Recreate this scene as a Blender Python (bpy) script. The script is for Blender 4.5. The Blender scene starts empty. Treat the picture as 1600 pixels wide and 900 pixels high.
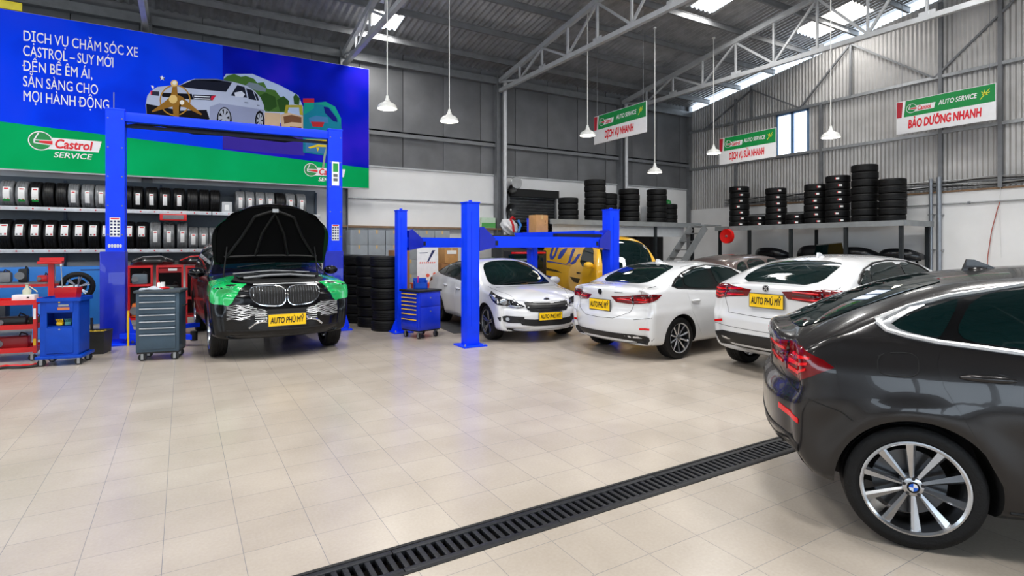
import bpy, bmesh, math, random
from mathutils import Vector, Matrix
from mathutils.bvhtree import BVHTree
PI = math.pi
rng = random.Random(11)
scene = bpy.context.scene
COL = scene.collection

# ------------------------------------------------------------------ camera, sky, lights, exposure
FPX, HORIZON, EYE, YAW = 865.0, 385.0, 1.70, 30.77
cam = bpy.data.cameras.new('camera')
cam.sensor_width = 36.0
cam.lens = FPX / 1600.0 * 36.0
cam.shift_y = -(450.0 - HORIZON) / 1600.0
cam.clip_end = 300
cam_o = bpy.data.objects.new('camera', cam)
COL.objects.link(cam_o)
cam_o.location = (0, 0, EYE)
cam_o.rotation_euler = (PI / 2, 0, -math.radians(YAW))
scene.camera = cam_o

world = bpy.data.worlds.new('sky')
scene.world = world
world.use_nodes = True
wn = world.node_tree
bg = wn.nodes['Background']
bg.inputs['Color'].default_value = (0.74, 0.87, 1.0, 1)
bg.inputs['Strength'].default_value = 5.0

def area(name, loc, size, power, rot=(0, 0, 0), col=(1, 1, 1)):
    l = bpy.data.lights.new(name, 'AREA')
    l.shape = 'RECTANGLE'; l.size, l.size_y = size
    l.energy = power; l.color = col
    o = bpy.data.objects.new(name, l); COL.objects.link(o)
    o.location = loc; o.rotation_euler = rot
    return o
# daylight falling through the roof lights (one lamp under each translucent roof sheet)
ROOF_LIGHTS = [(4.75, 14.75, .8, .8), (12.75, 10.45, .9, .75), (17.25, 9.6, 1.3, 1.8),
               (1.5, 6.5, 1.0, 2.4), (7.0, 4.5, 1.0, 2.4), (12.0, 4.0, 1.0, 2.4), (1.5, 0.0, 1.0, 2.4), (7.0, -1.5, 1.0, 2.4), (-3.5, 4.5, 1.0, 2.4), (-3.5, 10.0, 1.0, 2.0)]  # this row: unseen roof lights, added to brighten the interior evenly
def roof_z(y): return 7.55 + .15 * (16.5 - y)
for (x, y, sx, sy) in ROOF_LIGHTS:
    area('roof_daylight', (x, y, roof_z(y) - .12), (sx, sy), (138 if x < 15 else 26) * sx * sy, col=(1, .985, .96))

scene.view_settings.view_transform = 'Standard'
scene.view_settings.look = 'None'
scene.view_settings.exposure = 0.13
scene.view_settings.gamma = 1.0
scene.view_settings.use_curve_mapping = False

# ------------------------------------------------------------------ materials
def lin(c):
    return tuple((v / 255 / 12.92) if v <= 10 else (((v / 255) + .055) / 1.055) ** 2.4 for v in c)
_m = {}
def M(name, rgb, rough=.5, metal=0.0, coat=0.0, vary=.06, scale=9.0, bump=0.0, emit=0.0, spec=None, bscale=None):
    if name in _m: return _m[name]
    m = bpy.data.materials.new(name); _m[name] = m
    m.use_nodes = True
    nt = m.node_tree; b = nt.nodes['Principled BSDF']
    c = lin(rgb)
    b.inputs['Roughness'].default_value = rough
    b.inputs['Metallic'].default_value = metal
    b.inputs['Coat Weight'].default_value = coat
    b.inputs['Coat Roughness'].default_value = .02
    if spec is not None: b.inputs['Specular IOR Level'].default_value = spec
    tc = nt.nodes.new('ShaderNodeTexCoord')
    nz = nt.nodes.new('ShaderNodeTexNoise'); nz.inputs['Scale'].default_value = scale; nz.inputs['Detail'].default_value = 4
    nt.links.new(tc.outputs['Object'], nz.inputs['Vector'])
    rp = nt.nodes.new('ShaderNodeValToRGB')
    rp.color_ramp.elements[0].position = .3; rp.color_ramp.elements[1].position = .7
    rp.color_ramp.elements[0].color = (*[v * (1 - vary) for v in c], 1)
    rp.color_ramp.elements[1].color = (*[min(1, v * (1 + vary)) for v in c], 1)
    nt.links.new(nz.outputs['Fac'], rp.inputs['Fac'])
    nt.links.new(rp.outputs['Color'], b.inputs['Base Color'])
    if bump:
        n2 = nt.nodes.new('ShaderNodeTexNoise'); n2.inputs['Scale'].default_value = bscale or scale * 6
        nt.links.new(tc.outputs['Object'], n2.inputs['Vector'])
        bp = nt.nodes.new('ShaderNodeBump'); bp.inputs['Strength'].default_value = bump; bp.inputs['Distance'].default_value = .02
        nt.links.new(n2.outputs['Fac'], bp.inputs['Height']); nt.links.new(bp.outputs['Normal'], b.inputs['Normal'])
    if emit:
        b.inputs['Emission Color'].default_value = (*c, 1); b.inputs['Emission Strength'].default_value = emit
    return m

BLUE = M('lift_blue_paint', (0, 60, 250), .42, 0, 0, .08, 5, spec=.3)
BLUE2 = M('trolley_blue_paint', (2, 66, 178), .42, 0, 0, .1, 6, spec=.3)
PANELBLUE = M('panel_blue', (40, 122, 208), .45, 0, 0, .08, 4)
RED = M('tool_red_paint', (205, 20, 22), .35, 0, .2, .08, 6)
GREYBLUE = M('cabinet_slate_paint', (58, 78, 94), .42, .1, .1, .08, 6)
STEEL = M('galvanised_steel', (168, 170, 172), .38, .75, 0, .12, 7)
STEELDK = M('grey_steel_paint', (120, 122, 125), .45, .3, 0, .12, 5)
TRUSSM = M('truss_paint', (178, 180, 182), .5, .2, 0, .1, 4)
CHROME = M('chrome', (225, 228, 232), .08, 1.0)
SILVER = M('silver_alloy', (190, 192, 196), .22, 1.0, 0, .05)
ALU = M('brushed_aluminium', (200, 202, 205), .3, .9)
RUBBER = M('tyre_rubber', (13, 13, 14), .55, 0, 0, .25, 14, .15, spec=.3)
RUBBERN = M('new_tyre_rubber', (17, 17, 18), .42, 0, 0, .2, 14, spec=.35)
BLACK = M('black_plastic', (14, 14, 15), .38, 0, 0, .1)
BLACKM = M('matt_black', (10, 10, 11), .7, 0, 0, .1)
WHITEP = M('white_plastic', (232, 232, 230), .4)
LABELW = M('white_label', (238, 238, 236), .5, 0, 0, .03)
LABELR = M('red_print', (205, 22, 34), .5, 0, 0, .03)
LABELK = M('black_print', (12, 12, 12), .5, 0, 0, .03)
YELLOW = M('yellow_plate', (255, 205, 5), .4, 0, 0, .03)
SAFEY = M('safety_yellow', (235, 190, 20), .4)
CARD = M('cardboard', (186, 138, 84), .75, 0, 0, .1, 8)
CARD2 = M('brown_cardboard', (150, 104, 62), .75, 0, 0, .1, 8)
WOODM = M('wood_board', (132, 104, 78), .65, 0, 0, .2, 6)

# ------------------------------------------------------------------ mesh helpers
class MB:
    """collects simple shapes into ONE mesh"""
    def __init__(s): s.bm = bmesh.new(); s.mi = 0
    def _new(s, faces):
        for f in faces: f.material_index = s.mi
    def box(s, c, d, rz=0, bev=0.0, mat=None):
        m4 = Matrix.Translation(Vector(c)) @ (mat or Matrix.Rotation(rz, 4, 'Z')) @ Matrix.Diagonal((d[0], d[1], d[2], 1))
        r = bmesh.ops.create_cube(s.bm, size=1.0, matrix=m4)
        vs = r['verts']; fs = set(f for v in vs for f in v.link_faces)
        if bev:
            es = list(set(e for v in vs for e in v.link_edges))
            rb = bmesh.ops.bevel(s.bm, geom=es, offset=bev, segments=2, profile=.6, affect='EDGES')
            fs = set(rb['faces']) | set(f for f in fs if f.is_valid)
            vs2 = set(v for f in fs for v in f.verts); fs = set(f for v in vs2 for f in v.link_faces)
        s._new(fs); return s
    def bar(s, a, b, w, h=None, up=(0, 0, 1)):
        """rectangular bar from a to b, w across, h along up"""
        a, b = Vector(a), Vector(b); h = h or w
        d = b - a; L = d.length; z = d.normalized(); u = Vector(up)
        if abs(z.dot(u)) > .98: u = Vector((1, 0, 0))
        x = u.cross(z).normalized(); y = z.cross(x)
        m = Matrix((x, y, z)).transposed().to_4x4()
        return s.box((a + b) / 2, (w, h, L), mat=m)
    def tube(s, pts, r, n=8, cap=True, closed=False):
        pts = [Vector(p) for p in pts]; N = len(pts); rings = []
        rr = r if isinstance(r, (list, tuple)) else [r] * N
        prev = None
        for i, p in enumerate(pts):
            if closed: t = pts[(i + 1) % N] - pts[i - 1]
            else: t = pts[min(i + 1, N - 1)] - pts[max(i - 1, 0)]
            t.normalize()
            if prev is None:
                u = Vector((0, 0, 1)) if abs(t.z) < .9 else Vector((1, 0, 0))
                x = u.cross(t).normalized()
            else:
                x = (prev - t * prev.dot(t)).normalized()
            prev = x; y = t.cross(x)
            rings.append([s.bm.verts.new(p + (x * math.cos(2 * PI * k / n) + y * math.sin(2 * PI * k / n)) * rr[i]) for k in range(n)])
        fs = []
        for i in range(N if closed else N - 1):
            A, B = rings[i], rings[(i + 1) % N]
            for k in range(n):
                f = s.bm.faces.new((A[k], A[(k + 1) % n], B[(k + 1) % n], B[k])); f.smooth = True; fs.append(f)
        if cap and not closed:
            fs.append(s.bm.faces.new(list(reversed(rings[0])))); fs.append(s.bm.faces.new(rings[-1]))
        s._new(fs); return s
    def cyl(s, a, b, r, n=20): return s.tube([a, b], r, n)
    def lathe(s, prof, c=(0, 0, 0), n=32, axis='Z', a0=0, a1=None, closed=False):
        """prof: list of (radius, height)"""
        c = Vector(c); rings = []; full = a1 is None
        m = n if full else n + 1
        for (r, h) in prof:
            ring = []
            for k in range(m):
                a = 2 * PI * k / n if full else a0 + (a1 - a0) * k / n
                p = (r * math.cos(a), r * math.sin(a), h)
                if axis == 'Y': p = (p[0], p[2], p[1])
                if axis == 'X': p = (p[2], p[0], p[1])
                ring.append(s.bm.verts.new(c + Vector(p)))
            rings.append(ring)
        fs = []
        cnt = len(rings) if closed else len(rings) - 1
        for i in range(cnt):
            A, B = rings[i], rings[(i + 1) % len(rings)]
            for k in range(n if full else n):
                k2 = (k + 1) % n if full else k + 1
                try:
                    f = s.bm.faces.new((A[k], A[k2], B[k2], B[k])); f.smooth = True; fs.append(f)
                except ValueError: pass
        s._new(fs); return s
    def prism(s, poly, d0, d1, plane='XZ', bev=0):
        """extrude a 2D polygon between d0 and d1 along the third axis"""
        def P(p, d):
            if plane == 'XZ': return (p[0], d, p[1])
            if plane == 'YZ': return (d, p[0], p[1])
            return (p[0], p[1], d)
        A = [s.bm.verts.new(P(p, d0)) for p in poly]; B = [s.bm.verts.new(P(p, d1)) for p in poly]
        fs = [s.bm.faces.new(A), s.bm.faces.new(list(reversed(B)))]
        for i in range(len(poly)):
            j = (i + 1) % len(poly)
            fs.append(s.bm.faces.new((A[j], A[i], B[i], B[j])))
        s._new(fs); return s
    def quad(s, a, b, c, d):
        s._new([s.bm.faces.new([s.bm.verts.new(p) for p in (a, b, c, d)])]); return s
    def build(s, name, mat, parent=None, loc=None, smooth=False, angle=None):
        bmesh.ops.recalc_face_normals(s.bm, faces=s.bm.faces)
        me = bpy.data.meshes.new(name); s.bm.to_mesh(me); s.bm.free()
        for m in (mat if isinstance(mat, (list, tuple)) else [mat]): me.materials.append(m)
        if smooth:
            for p in me.polygons: p.use_smooth = True
        me.set_sharp_from_angle(angle=math.radians(angle or 40))
        o = bpy.data.objects.new(name, me); COL.objects.link(o)
        if parent: o.parent = parent
        if loc: o.location = loc
        return o

def thing(name, label, cat, loc=(0, 0, 0), rotz=0.0, group=None):
    o = bpy.data.objects.new(name, None); COL.objects.link(o)
    o.empty_display_size = .1
    o.location = loc; o.rotation_euler = (0, 0, rotz)
    o['label'] = label; o['category'] = cat
    if group: o['group'] = group
    return o
def tag(o, label, cat, group=None):
    o['label'] = label; o['category'] = cat
    if group: o['group'] = group
    return o
def struct(o): o['kind'] = 'structure'; return o
def dup(root, loc, rotz, label=None, group=None):
    """copy a thing with its parts and sub-parts"""
    r = root.copy(); COL.objects.link(r); r.location = loc; r.rotation_euler = (0, 0, rotz)
    if label: r['label'] = label
    if group: r['group'] = group
    for ch in list(root.children):
        c = ch.copy(); COL.objects.link(c); c.parent = r
        for g in list(ch.children):
            d = g.copy(); COL.objects.link(d); d.parent = c
    return r

def glyphs(body, bold=0.0, shear=0.0):
    """mesh of a line of lettering, cap height 1, starting at x=0"""
    def raw(t):
        cu = bpy.data.curves.new('lettering', 'FONT'); cu.body = t; cu.size = 1.0
        cu.fill_mode = 'FRONT'; cu.offset = bold; cu.shear = shear; cu.resolution_u = 4; cu.space_word = .85
        ob = bpy.data.objects.new('lettering', cu); COL.objects.link(ob)
        bpy.context.view_layer.update()
        me = bpy.data.meshes.new_from_object(ob.evaluated_get(bpy.context.evaluated_depsgraph_get()))
        bpy.data.objects.remove(ob); bpy.data.curves.remove(cu)
        vs = [v.co.copy() for v in me.vertices]; fs = [list(p.vertices) for p in me.polygons]
        bpy.data.meshes.remove(me)
        return vs, fs
    cap = max(v.y for v in raw('H')[0]); 
    plain = body.replace('Đ', 'D')
    for a_, c_ in (('Ỡ', 'Õ'), ('Ơ', 'O'), ('Ớ', 'Ó'), ('Ờ', 'Ò')): plain = plain.replace(a_, c_)
    vs, fs = raw(plain)
    def width(t): return max(v.x for v in raw(t + 'I')[0]) - max(v.x for v in raw('I')[0]) if t else 0.0
    def addq(x0, y0, x1, y1):
        n = len(vs); vs.extend([Vector((x0, y0, 0)), Vector((x1, y0, 0)), Vector((x1, y1, 0)), Vector((x0, y1, 0))]); fs.append([n, n + 1, n + 2, n + 3])
    for i, ch in enumerate(body):
        if ch == 'Đ':
            x = width(plain[:i]); addq(x - .02 + shear * .3, cap * .44, x + .26 + shear * .3, cap * .44 + .075 + bold)
        if ch in 'ỠƠỚỜ':      # the horn of the letter
            x = width(plain[:i + 1]) + shear * cap; n = len(vs)
            vs.extend([Vector((x + u, cap * w_, 0)) for u, w_ in ((-.16, .84), (-.07, .80), (-.01, .90), (.0, 1.06), (-.07, 1.06), (-.08, .95))]); fs.append([n, n + 1, n + 2, n + 3, n + 4, n + 5])
    return [Vector((v.x / cap, v.y / cap, 0)) for v in vs], fs

def lettering(name, body, origin, right, up, height, mat, parent=None, width=None, bold=0.0, shear=0.0, thick=.003, center=False, surf=None):
    """flat lettering of real thickness laid in the plane right/up, origin at the left end of the base line"""
    vs, fs = glyphs(body, 0, shear)
    w = max(v.x for v in vs); sx = (width / w) if width else height
    R, U, O = Vector(right).normalized(), Vector(up).normalized(), Vector(origin)
    N = R.cross(U)
    off = -w * sx / 2 if center else 0
    bm = bmesh.new()
    b_ = bold * .8
    for i, (du, dv) in enumerate(((-b_, 0), (b_, 0), (0, b_), (0, -b_)) if bold else ((0, 0),)):
        bv = [bm.verts.new(O + R * ((v.x + du) * sx + off) + U * ((v.y + dv) * height) + N * (thick + i * .0005)) for v in vs]
        for f in fs:
            try: bm.faces.new([bv[k] for k in f])
            except ValueError: pass
    if surf: 
        for v in bv: v.co = surf(v.co)
    me = bpy.data.meshes.new(name); bm.to_mesh(me); bm.free(); me.materials.append(mat)
    o = bpy.data.objects.new(name, me); COL.objects.link(o)
    if parent: o.parent = parent
    return o
# ------------------------------------------------------------------ the building
XL, XB, YA, YF = -9.0, 18.5, 16.4, -9.0
def floor_material():
    m = bpy.data.materials.new('floor_tiles'); m.use_nodes = True
    nt = m.node_tree; b = nt.nodes['Principled BSDF']; N = nt.nodes.new; L = nt.links.new
    tc = N('ShaderNodeTexCoord'); sp = N('ShaderNodeSeparateXYZ'); L(tc.outputs['Object'], sp.inputs[0])
    def line(sock, off):
        a = N('ShaderNodeMath'); a.operation = 'ADD'; a.inputs[1].default_value = off + 40 * .385; L(sock, a.inputs[0])
        d = N('ShaderNodeMath'); d.operation = 'DIVIDE'; d.inputs[1].default_value = .385; L(a.outputs[0], d.inputs[0])
        f = N('ShaderNodeMath'); f.operation = 'FRACT'; L(d.outputs[0], f.inputs[0])
        g = N('ShaderNodeMath'); g.operation = 'LESS_THAN'; g.inputs[1].default_value = .0075; L(f.outputs[0], g.inputs[0])
        return g.outputs[0], d.outputs[0]
    gx, ix = line(sp.outputs['X'], .095); gy, iy = line(sp.outputs['Y'], .07)
    mx = N('ShaderNodeMath'); mx.operation = 'MAXIMUM'; L(gx, mx.inputs[0]); L(gy, mx.inputs[1])
    # one tone per tile
    fx = N('ShaderNodeMath'); fx.operation = 'FLOOR'; L(ix, fx.inputs[0]); fy = N('ShaderNodeMath'); fy.operation = 'FLOOR'; L(iy, fy.inputs[0])
    cb = N('ShaderNodeCombineXYZ'); L(fx.outputs[0], cb.inputs[0]); L(fy.outputs[0], cb.inputs[1])
    wnz = N('ShaderNodeTexWhiteNoise'); wnz.noise_dimensions = '2D'; L(cb.outputs[0], wnz.inputs['Vector'])
    n1 = N('ShaderNodeTexNoise'); n1.inputs['Scale'].default_value = 1.3; n1.inputs['Detail'].default_value = 6; L(tc.outputs['Object'], n1.inputs['Vector'])
    n2 = N('ShaderNodeTexNoise'); n2.inputs['Scale'].default_value = 55; n2.inputs['Detail'].default_value = 3; L(tc.outputs['Object'], n2.inputs['Vector'])
    r1 = N('ShaderNodeValToRGB'); r1.color_ramp.elements[0].position = .32; r1.color_ramp.elements[1].position = .7
    r1.color_ramp.elements[0].color = (*lin((167, 157, 145)), 1); r1.color_ramp.elements[1].color = (*lin((181, 171, 159)), 1)
    L(n1.outputs['Fac'], r1.inputs['Fac'])
    def mix(fac, c1, c2, mode='MIX', f=None):
        x = N('ShaderNodeMix'); x.data_type = 'RGBA'; x.blend_type = mode
        if f is not None: x.inputs[0].default_value = f
        else: L(fac, x.inputs[0])
        if isinstance(c1, tuple): x.inputs[6].default_value = c1
        else: L(c1, x.inputs[6])
        if isinstance(c2, tuple): x.inputs[7].default_value = c2
        else: L(c2, x.inputs[7])
        return x.outputs[2]
    t1 = mix(None, r1.outputs[0], wnz.outputs['Value'], 'SOFT_LIGHT', .05)
    t2 = mix(None, t1, n2.outputs['Fac'], 'SOFT_LIGHT', .16)
    t3 = mix(mx.outputs[0], t2, (*lin((120, 120, 124)), 1))
    L(t3, b.inputs['Base Color'])
    rr = N('ShaderNodeMapRange'); rr.inputs[3].default_value = .2; rr.inputs[4].default_value = .3; L(n1.outputs['Fac'], rr.inputs[0]); L(rr.outputs[0], b.inputs['Roughness'])
    b.inputs['Specular IOR Level'].default_value = .45
    bp = N('ShaderNodeBump'); bp.inputs['Strength'].default_value = .25; bp.inputs['Distance'].default_value = .002; bp.invert = True
    L(mx.outputs[0], bp.inputs['Height']); L(bp.outputs['Normal'], b.inputs['Normal'])
    return m
FLOOR = floor_material()
DY0, DY1, DX0, DX1 = 2.74, 3.03, -3.0, 7.0
mb = MB()
T = .16
for (x0, x1, y0, y1) in ((XL, XB, YF, DY0), (XL, XB, DY1, YA), (XL, DX0, DY0, DY1), (DX1, XB, DY0, DY1)):
    mb.box(((x0 + x1) / 2, (y0 + y1) / 2, -T / 2), (x1 - x0, y1 - y0, T))
mb.box(((DX0 + DX1) / 2, (DY0 + DY1) / 2, -T - .02), (DX1 - DX0 + .2, DY1 - DY0 + .2, .04))
struct(mb.build('floor', FLOOR))

# the drain: steel-edged channel with lift-out slotted grates
IRON = M('cast_iron', (44, 45, 48), .42, .55, 0, .25, 22, .12)
mb = MB()
for y in (DY0 + .012, DY1 - .012): mb.box(((DX0 + DX1) / 2, y, -.035), (DX1 - DX0, .024, .08), bev=.004)
mb.box(((DX0 + DX1) / 2, (DY0 + DY1) / 2, -.150), (DX1 - DX0, DY1 - DY0 - .05, .016))
o = mb.build('drain_channel', [BLACKM]); tag(o, 'black steel channel let into the beige floor under the slotted grates', 'drain channel')
def grate_mesh(L):
    mb = MB(); y0, y1 = DY0 + .026, DY1 - .026; w = y1 - y0
    mb.box((L / 2, y0 + .02 - DY0, -.012), (L - .004, .04, .03), bev=.004)
    mb.box((L / 2, y1 - .02 - DY0, -.012), (L - .004, .04, .03), bev=.004)
    n = int(round(L / .06)); p = L / n
    for k in range(n):
        mb.box(((k + .5) * p, (y0 + y1) / 2 - DY0, -.013), (p * .52, w - .05, .026), bev=.004)
    return mb
ords = ['first', 'second', 'third', 'fourth', 'fifth', 'sixth', 'seventh']
g0 = grate_mesh(1.0).build('drain_grate', IRON, loc=(0.0, DY0, 0))
grates = [g0]
for k in range(1, 6):
    c = g0.copy(); COL.objects.link(c); c.location = (k * 1.0, DY0, 0); grates.append(c)
for k, g in enumerate(grates):
    lab = ['slotted black drain grate at the bottom edge of the picture', 'second slotted drain grate from the bottom edge of the picture', 'third slotted drain grate from the bottom edge, mid-way along the drain',
           'slotted drain grate next to last before the dark grey car', 'slotted drain grate beside the rear bumper of the dark grey car', 'slotted drain grate under the dark grey car'][k]
    tag(g, lab, 'drain grate', 'slotted grates of the floor drain')

PLASTER = M('white_plaster', (232, 232, 232), .75, 0, 0, .025, 2.0, .03)
GREYSHEET = M('grey_wall_sheet', (112, 113, 115), .55, .25, 0, .16, 1.6)
CORR = M('corrugated_sheet', (178, 176, 174), .5, .35, 0, .10, 2.2)
ROOFM = M('roof_sheet', (170, 171, 174), .36, .6, 0, .2, 3.0)
# wall at the back: white plaster below, grey sheets above
mb = MB(); mb.box(((XL + XB) / 2, YA + .1, 2.05), (XB - XL + .4, .2, 4.1))
struct(mb.build('wall_back', PLASTER))
mb = MB()
x = XL
while x < XB:
    x1 = min(x + 1.35, XB); mb.box(((x + x1) / 2, YA + .07, 5.9), (x1 - x - .018, .14, 3.6), bev=.006); x = x1
mb.box(((XL + XB) / 2, YA + .17, 5.9), (XB - XL, .04, 3.6))
struct(mb.build('wall_back_cladding', GREYSHEET))
# right-hand wall: plaster below, corrugated steel above with a window and a light gap under the roof
WY0, WY1, WZ0, WZ1 = 11.12, 12.33, 4.88, 6.44
mb = MB(); mb.box((XB + .1, (YF + YA) / 2, 1.62), (.2, YA - YF, 3.24)); struct(mb.build('wall_right', PLASTER))
def corrugated_wall(y0, y1, zf0, zf1, pitch=.115, amp=.014, seg=6):
    mb = MB(); n = max(2, int((y1 - y0) / pitch * seg)); prev = None
    for i in range(n + 1):
        y = y0 + (y1 - y0) * i / n
        x = XB + .03 + amp * max(-.7, min(.7, math.sin(2 * PI * y / pitch))) * 1.4
        a = mb.bm.verts.new((x, y, zf0(y))); b = mb.bm.verts.new((x, y, zf1(y)))
        a2 = mb.bm.verts.new((x + .012, y, zf0(y))); b2 = mb.bm.verts.new((x + .012, y, zf1(y)))
        if prev:
            for q in ((prev[0], a, b, prev[1]), (prev[2], prev[3], b2, a2), (prev[1], b, b2, prev[3]), (prev[0], prev[2], a2, a)): mb.bm.faces.new(q)
        prev = (a, b, a2, b2)
    return mb
top = lambda y: roof_z(y) - .20
lo = lambda y: 3.2
for (y0, y1, f0, f1) in ((YF, WY0, lo, top), (WY1, YA, lo, top), (WY0, WY1, lo, lambda y: WZ0), (WY0, WY1, lambda y: WZ1, top)):
    struct(corrugated_wall(y0, y1, f0, f1).build('wall_right_cladding', CORR, angle=60))
# window with two sashes
SKYGLASS = M('daylit_glass', (236, 243, 255), .3, 0, 0, .01, 3, 0, 2.4)
FRAMEB = M('window_frame_paint', (92, 124, 160), .4)
wroot = bpy.data.objects.new('window_1', None); COL.objects.link(wroot); wroot.location = (XB, 0, 0); struct(wroot)
mb = MB()
for (y0, y1, z0, z1) in ((WY0, WY1, WZ0, WZ0 + .06), (WY0, WY1, WZ1 - .06, WZ1), (WY0, WY0 + .06, WZ0, WZ1), (WY1 - .06, WY1, WZ0, WZ1), ((WY0 + WY1) / 2 - .05, (WY0 + WY1) / 2 + .05, WZ0, WZ1)):
    mb.box((.02, (y0 + y1) / 2, (z0 + z1) / 2), (.1, y1 - y0, z1 - z0))
mb.build('window_frame', FRAMEB, wroot)
for (y0, y1) in ((WY0 + .06, (WY0 + WY1) / 2 - .05), ((WY0 + WY1) / 2 + .05, WY1 - .06)):
    mb = MB(); mb.box((.04, (y0 + y1) / 2, (WZ0 + WZ1) / 2), (.008, y1 - y0, WZ1 - WZ0 - .12)); mb.build('pane', SKYGLASS, wroot)
# left wall and front wall stand outside the picture; the front's long open window band is invented for streak reflections on the cars
mb = MB(); mb.box((XL - .1, (YF + YA) / 2, 1.62), (.2, YA - YF, 3.24)); struct(mb.build('wall_left', PLASTER))
mb = MB(); mb.box((XL - .1, (YF + YA) / 2, 7.6), (.2, YA - YF, 6.4)); struct(mb.build('wall_left_cladding', GREYSHEET))
mb = MB()
for (x0, x1) in ((XL, -7.6), (3.4, 4.4), (16.4, XB)): mb.box(((x0 + x1) / 2, YF - .1, 2.6), (x1 - x0, .2, 5.2))
for k in range(12): mb.box((-6.1 + 1.9 * k, YF - .1, 2.3), (.10, .1, 2.2))
mb.box(((XL + XB) / 2, YF - .1, .6), (XB - XL, .2, 1.2))
mb.box(((XL + XB) / 2, YF - .1, 7.4), (XB - XL, .2, 8.0))
struct(mb.build('wall_front', GREYSHEET))

# roof: corrugated sheets with translucent roof lights let in
mb = MB()
holes = [(x - sx / 2, x + sx / 2, y - sy / 2, y + sy / 2) for (x, y, sx, sy) in ROOF_LIGHTS]
pitch, amp, seg = .18, .034, 4
n = int((XB + .6 - XL + .6) / pitch * seg)
ys = sorted(set([YF - .5, YA + .5] + [v for h in holes for v in h[2:]]))
cols = []
for i in range(n + 1):
    x = XL - .6 + i * pitch / seg
    dz = amp * max(-.75, min(.75, math.sin(2 * PI * x / pitch) * 1.3))
    cols.append((x, [mb.bm.verts.new((x, y, roof_z(y) + .06 + dz)) for y in ys]))
for i in range(n):
    xm = (cols[i][0] + cols[i + 1][0]) / 2
    for j in range(len(ys) - 1):
        ym = (ys[j] + ys[j + 1]) / 2
        if any(h[0] < xm < h[1] and h[2] < ym < h[3] for h in holes): continue
        mb.bm.faces.new((cols[i][1][j], cols[i + 1][1][j], cols[i + 1][1][j + 1], cols[i][1][j + 1]))
struct(mb.build('ceiling', ROOFM, angle=75))
TRANSL = M('translucent_roof_sheet', (255, 250, 240), .5, 0, 0, .04, 3, 0, 2.6)
for k, h in enumerate(holes):  # the seen roof lights come first, then the added ones out of view
    mb = MB(); zz = lambda y: roof_z(y) + .09
    for z in (0, .012):
        mb.quad((h[0], h[2], zz(h[2]) + z), (h[1], h[2], zz(h[2]) + z), (h[1], h[3], zz(h[3]) + z), (h[0], h[3], zz(h[3]) + z))
    struct(mb.build('window_%d' % (k + 2), TRANSL))

# frame of the building: columns, rails, eaves beam, purlins
trim_n = [0]
def trim(mb, mat):
    trim_n[0] += 1; return struct(mb.build('trim_%d' % trim_n[0], mat))
DARKST = M('dark_steel_paint', (118, 119, 121), .45, .3, 0, .15, 4)
TX = [-0.75, 4.0, 9.15, 14.6]
for x in TX + [-5.5]:
    mb = MB()
    mb.box((x - .10, YA - .13, 3.72), (.02, .26, 7.44)); mb.box((x + .10, YA - .13, 3.72), (.02, .26, 7.44)); mb.box((x, YA - .13, 3.72), (.2, .02, 7.44))
    trim(mb, STEELDK)
for x in (9.32, 14.72):
    mb = MB(); mb.cyl((x, YA - .3, 2.0 if x < 10 else 3.9), (x, YA - .3, 7.2), .065, 14); trim(mb, M('pale_pipe_paint', (205, 206, 208), .4, .2))
mb = MB(); mb.box(((XL + XB) / 2, YA - .07, 5.18), (XB - XL, .12, .05)); mb.box(((XL + XB) / 2, YA - .12, 5.12), (XB - XL, .02, .16)); trim(mb, STEELDK)
mb = MB(); mb.box(((XL + XB) / 2, YA - .1, 7.26), (XB - XL, .18, .22)); trim(mb, STEELDK)
mb = MB(); mb.box(((XL + XB) / 2, YA - .02, 4.1), (XB - XL, .05, .05)); trim(mb, TRUSSM)
mb = MB(); mb.cyl((4.0, YA - .07, 3.12), (9.0, YA - .07, 3.12), .028, 10); trim(mb, STEEL)
mb = MB(); mb.box((6.5, YA - .12, 2.28), (5.4, .24, .06)); trim(mb, WOODM)
y = 15.3
while y > -8.5:
    mb = MB(); z = roof_z(y) - .06
    mb.box((XB / 2 + XL / 2, y, z), (XB - XL, .06, .02)); mb.box((XB / 2 + XL / 2, y, z - .07), (XB - XL, .015, .15)); mb.box((XB / 2 + XL / 2, y + .03, z - .145), (XB - XL, .07, .014))
    trim(mb, DARKST); y -= 1.45
for z in (4.93, 6.50):
    mb = MB(); mb.box((XB - .06, (YF + YA) / 2, z), (.1, YA - YF, .09)); trim(mb, STEEL)
for yy, z1 in ((10.66, 6.5), (7.25, 8.6), (5.92, 8.9), (14.0, 7.4)):
    mb = MB(); mb.box((XB - .07, yy, (3.25 + z1) / 2), (.1, .09, z1 - 3.25)); trim(mb, STEELDK)
# gable bracing on the right-hand wall
mb = MB()
for (ya, za, yb, zb) in ((15.5, 6.5, 13.3, 7.6), (13.3, 7.6, 11.4, 6.5), (11.4, 6.5, 9.7, 8.2), (9.7, 8.2, 7.4, 6.5), (7.4, 6.5, 4.9, 8.7), (4.9, 8.7, 2.5, 6.5)):
    mb.bar((XB - .08, ya, za), (XB - .08, yb, zb), .06, .05)
for ya in (13.3, 9.7): mb.bar((XB - .08, ya, 6.5), (XB - .08, ya, roof_z(ya) - .25), .07, .06)
trim(mb, STEELDK)
mb = MB(); mb.box((XB - .02, YA - .04, 3.8), (.2, .2, 7.6)); trim(mb, STEELDK)
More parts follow.
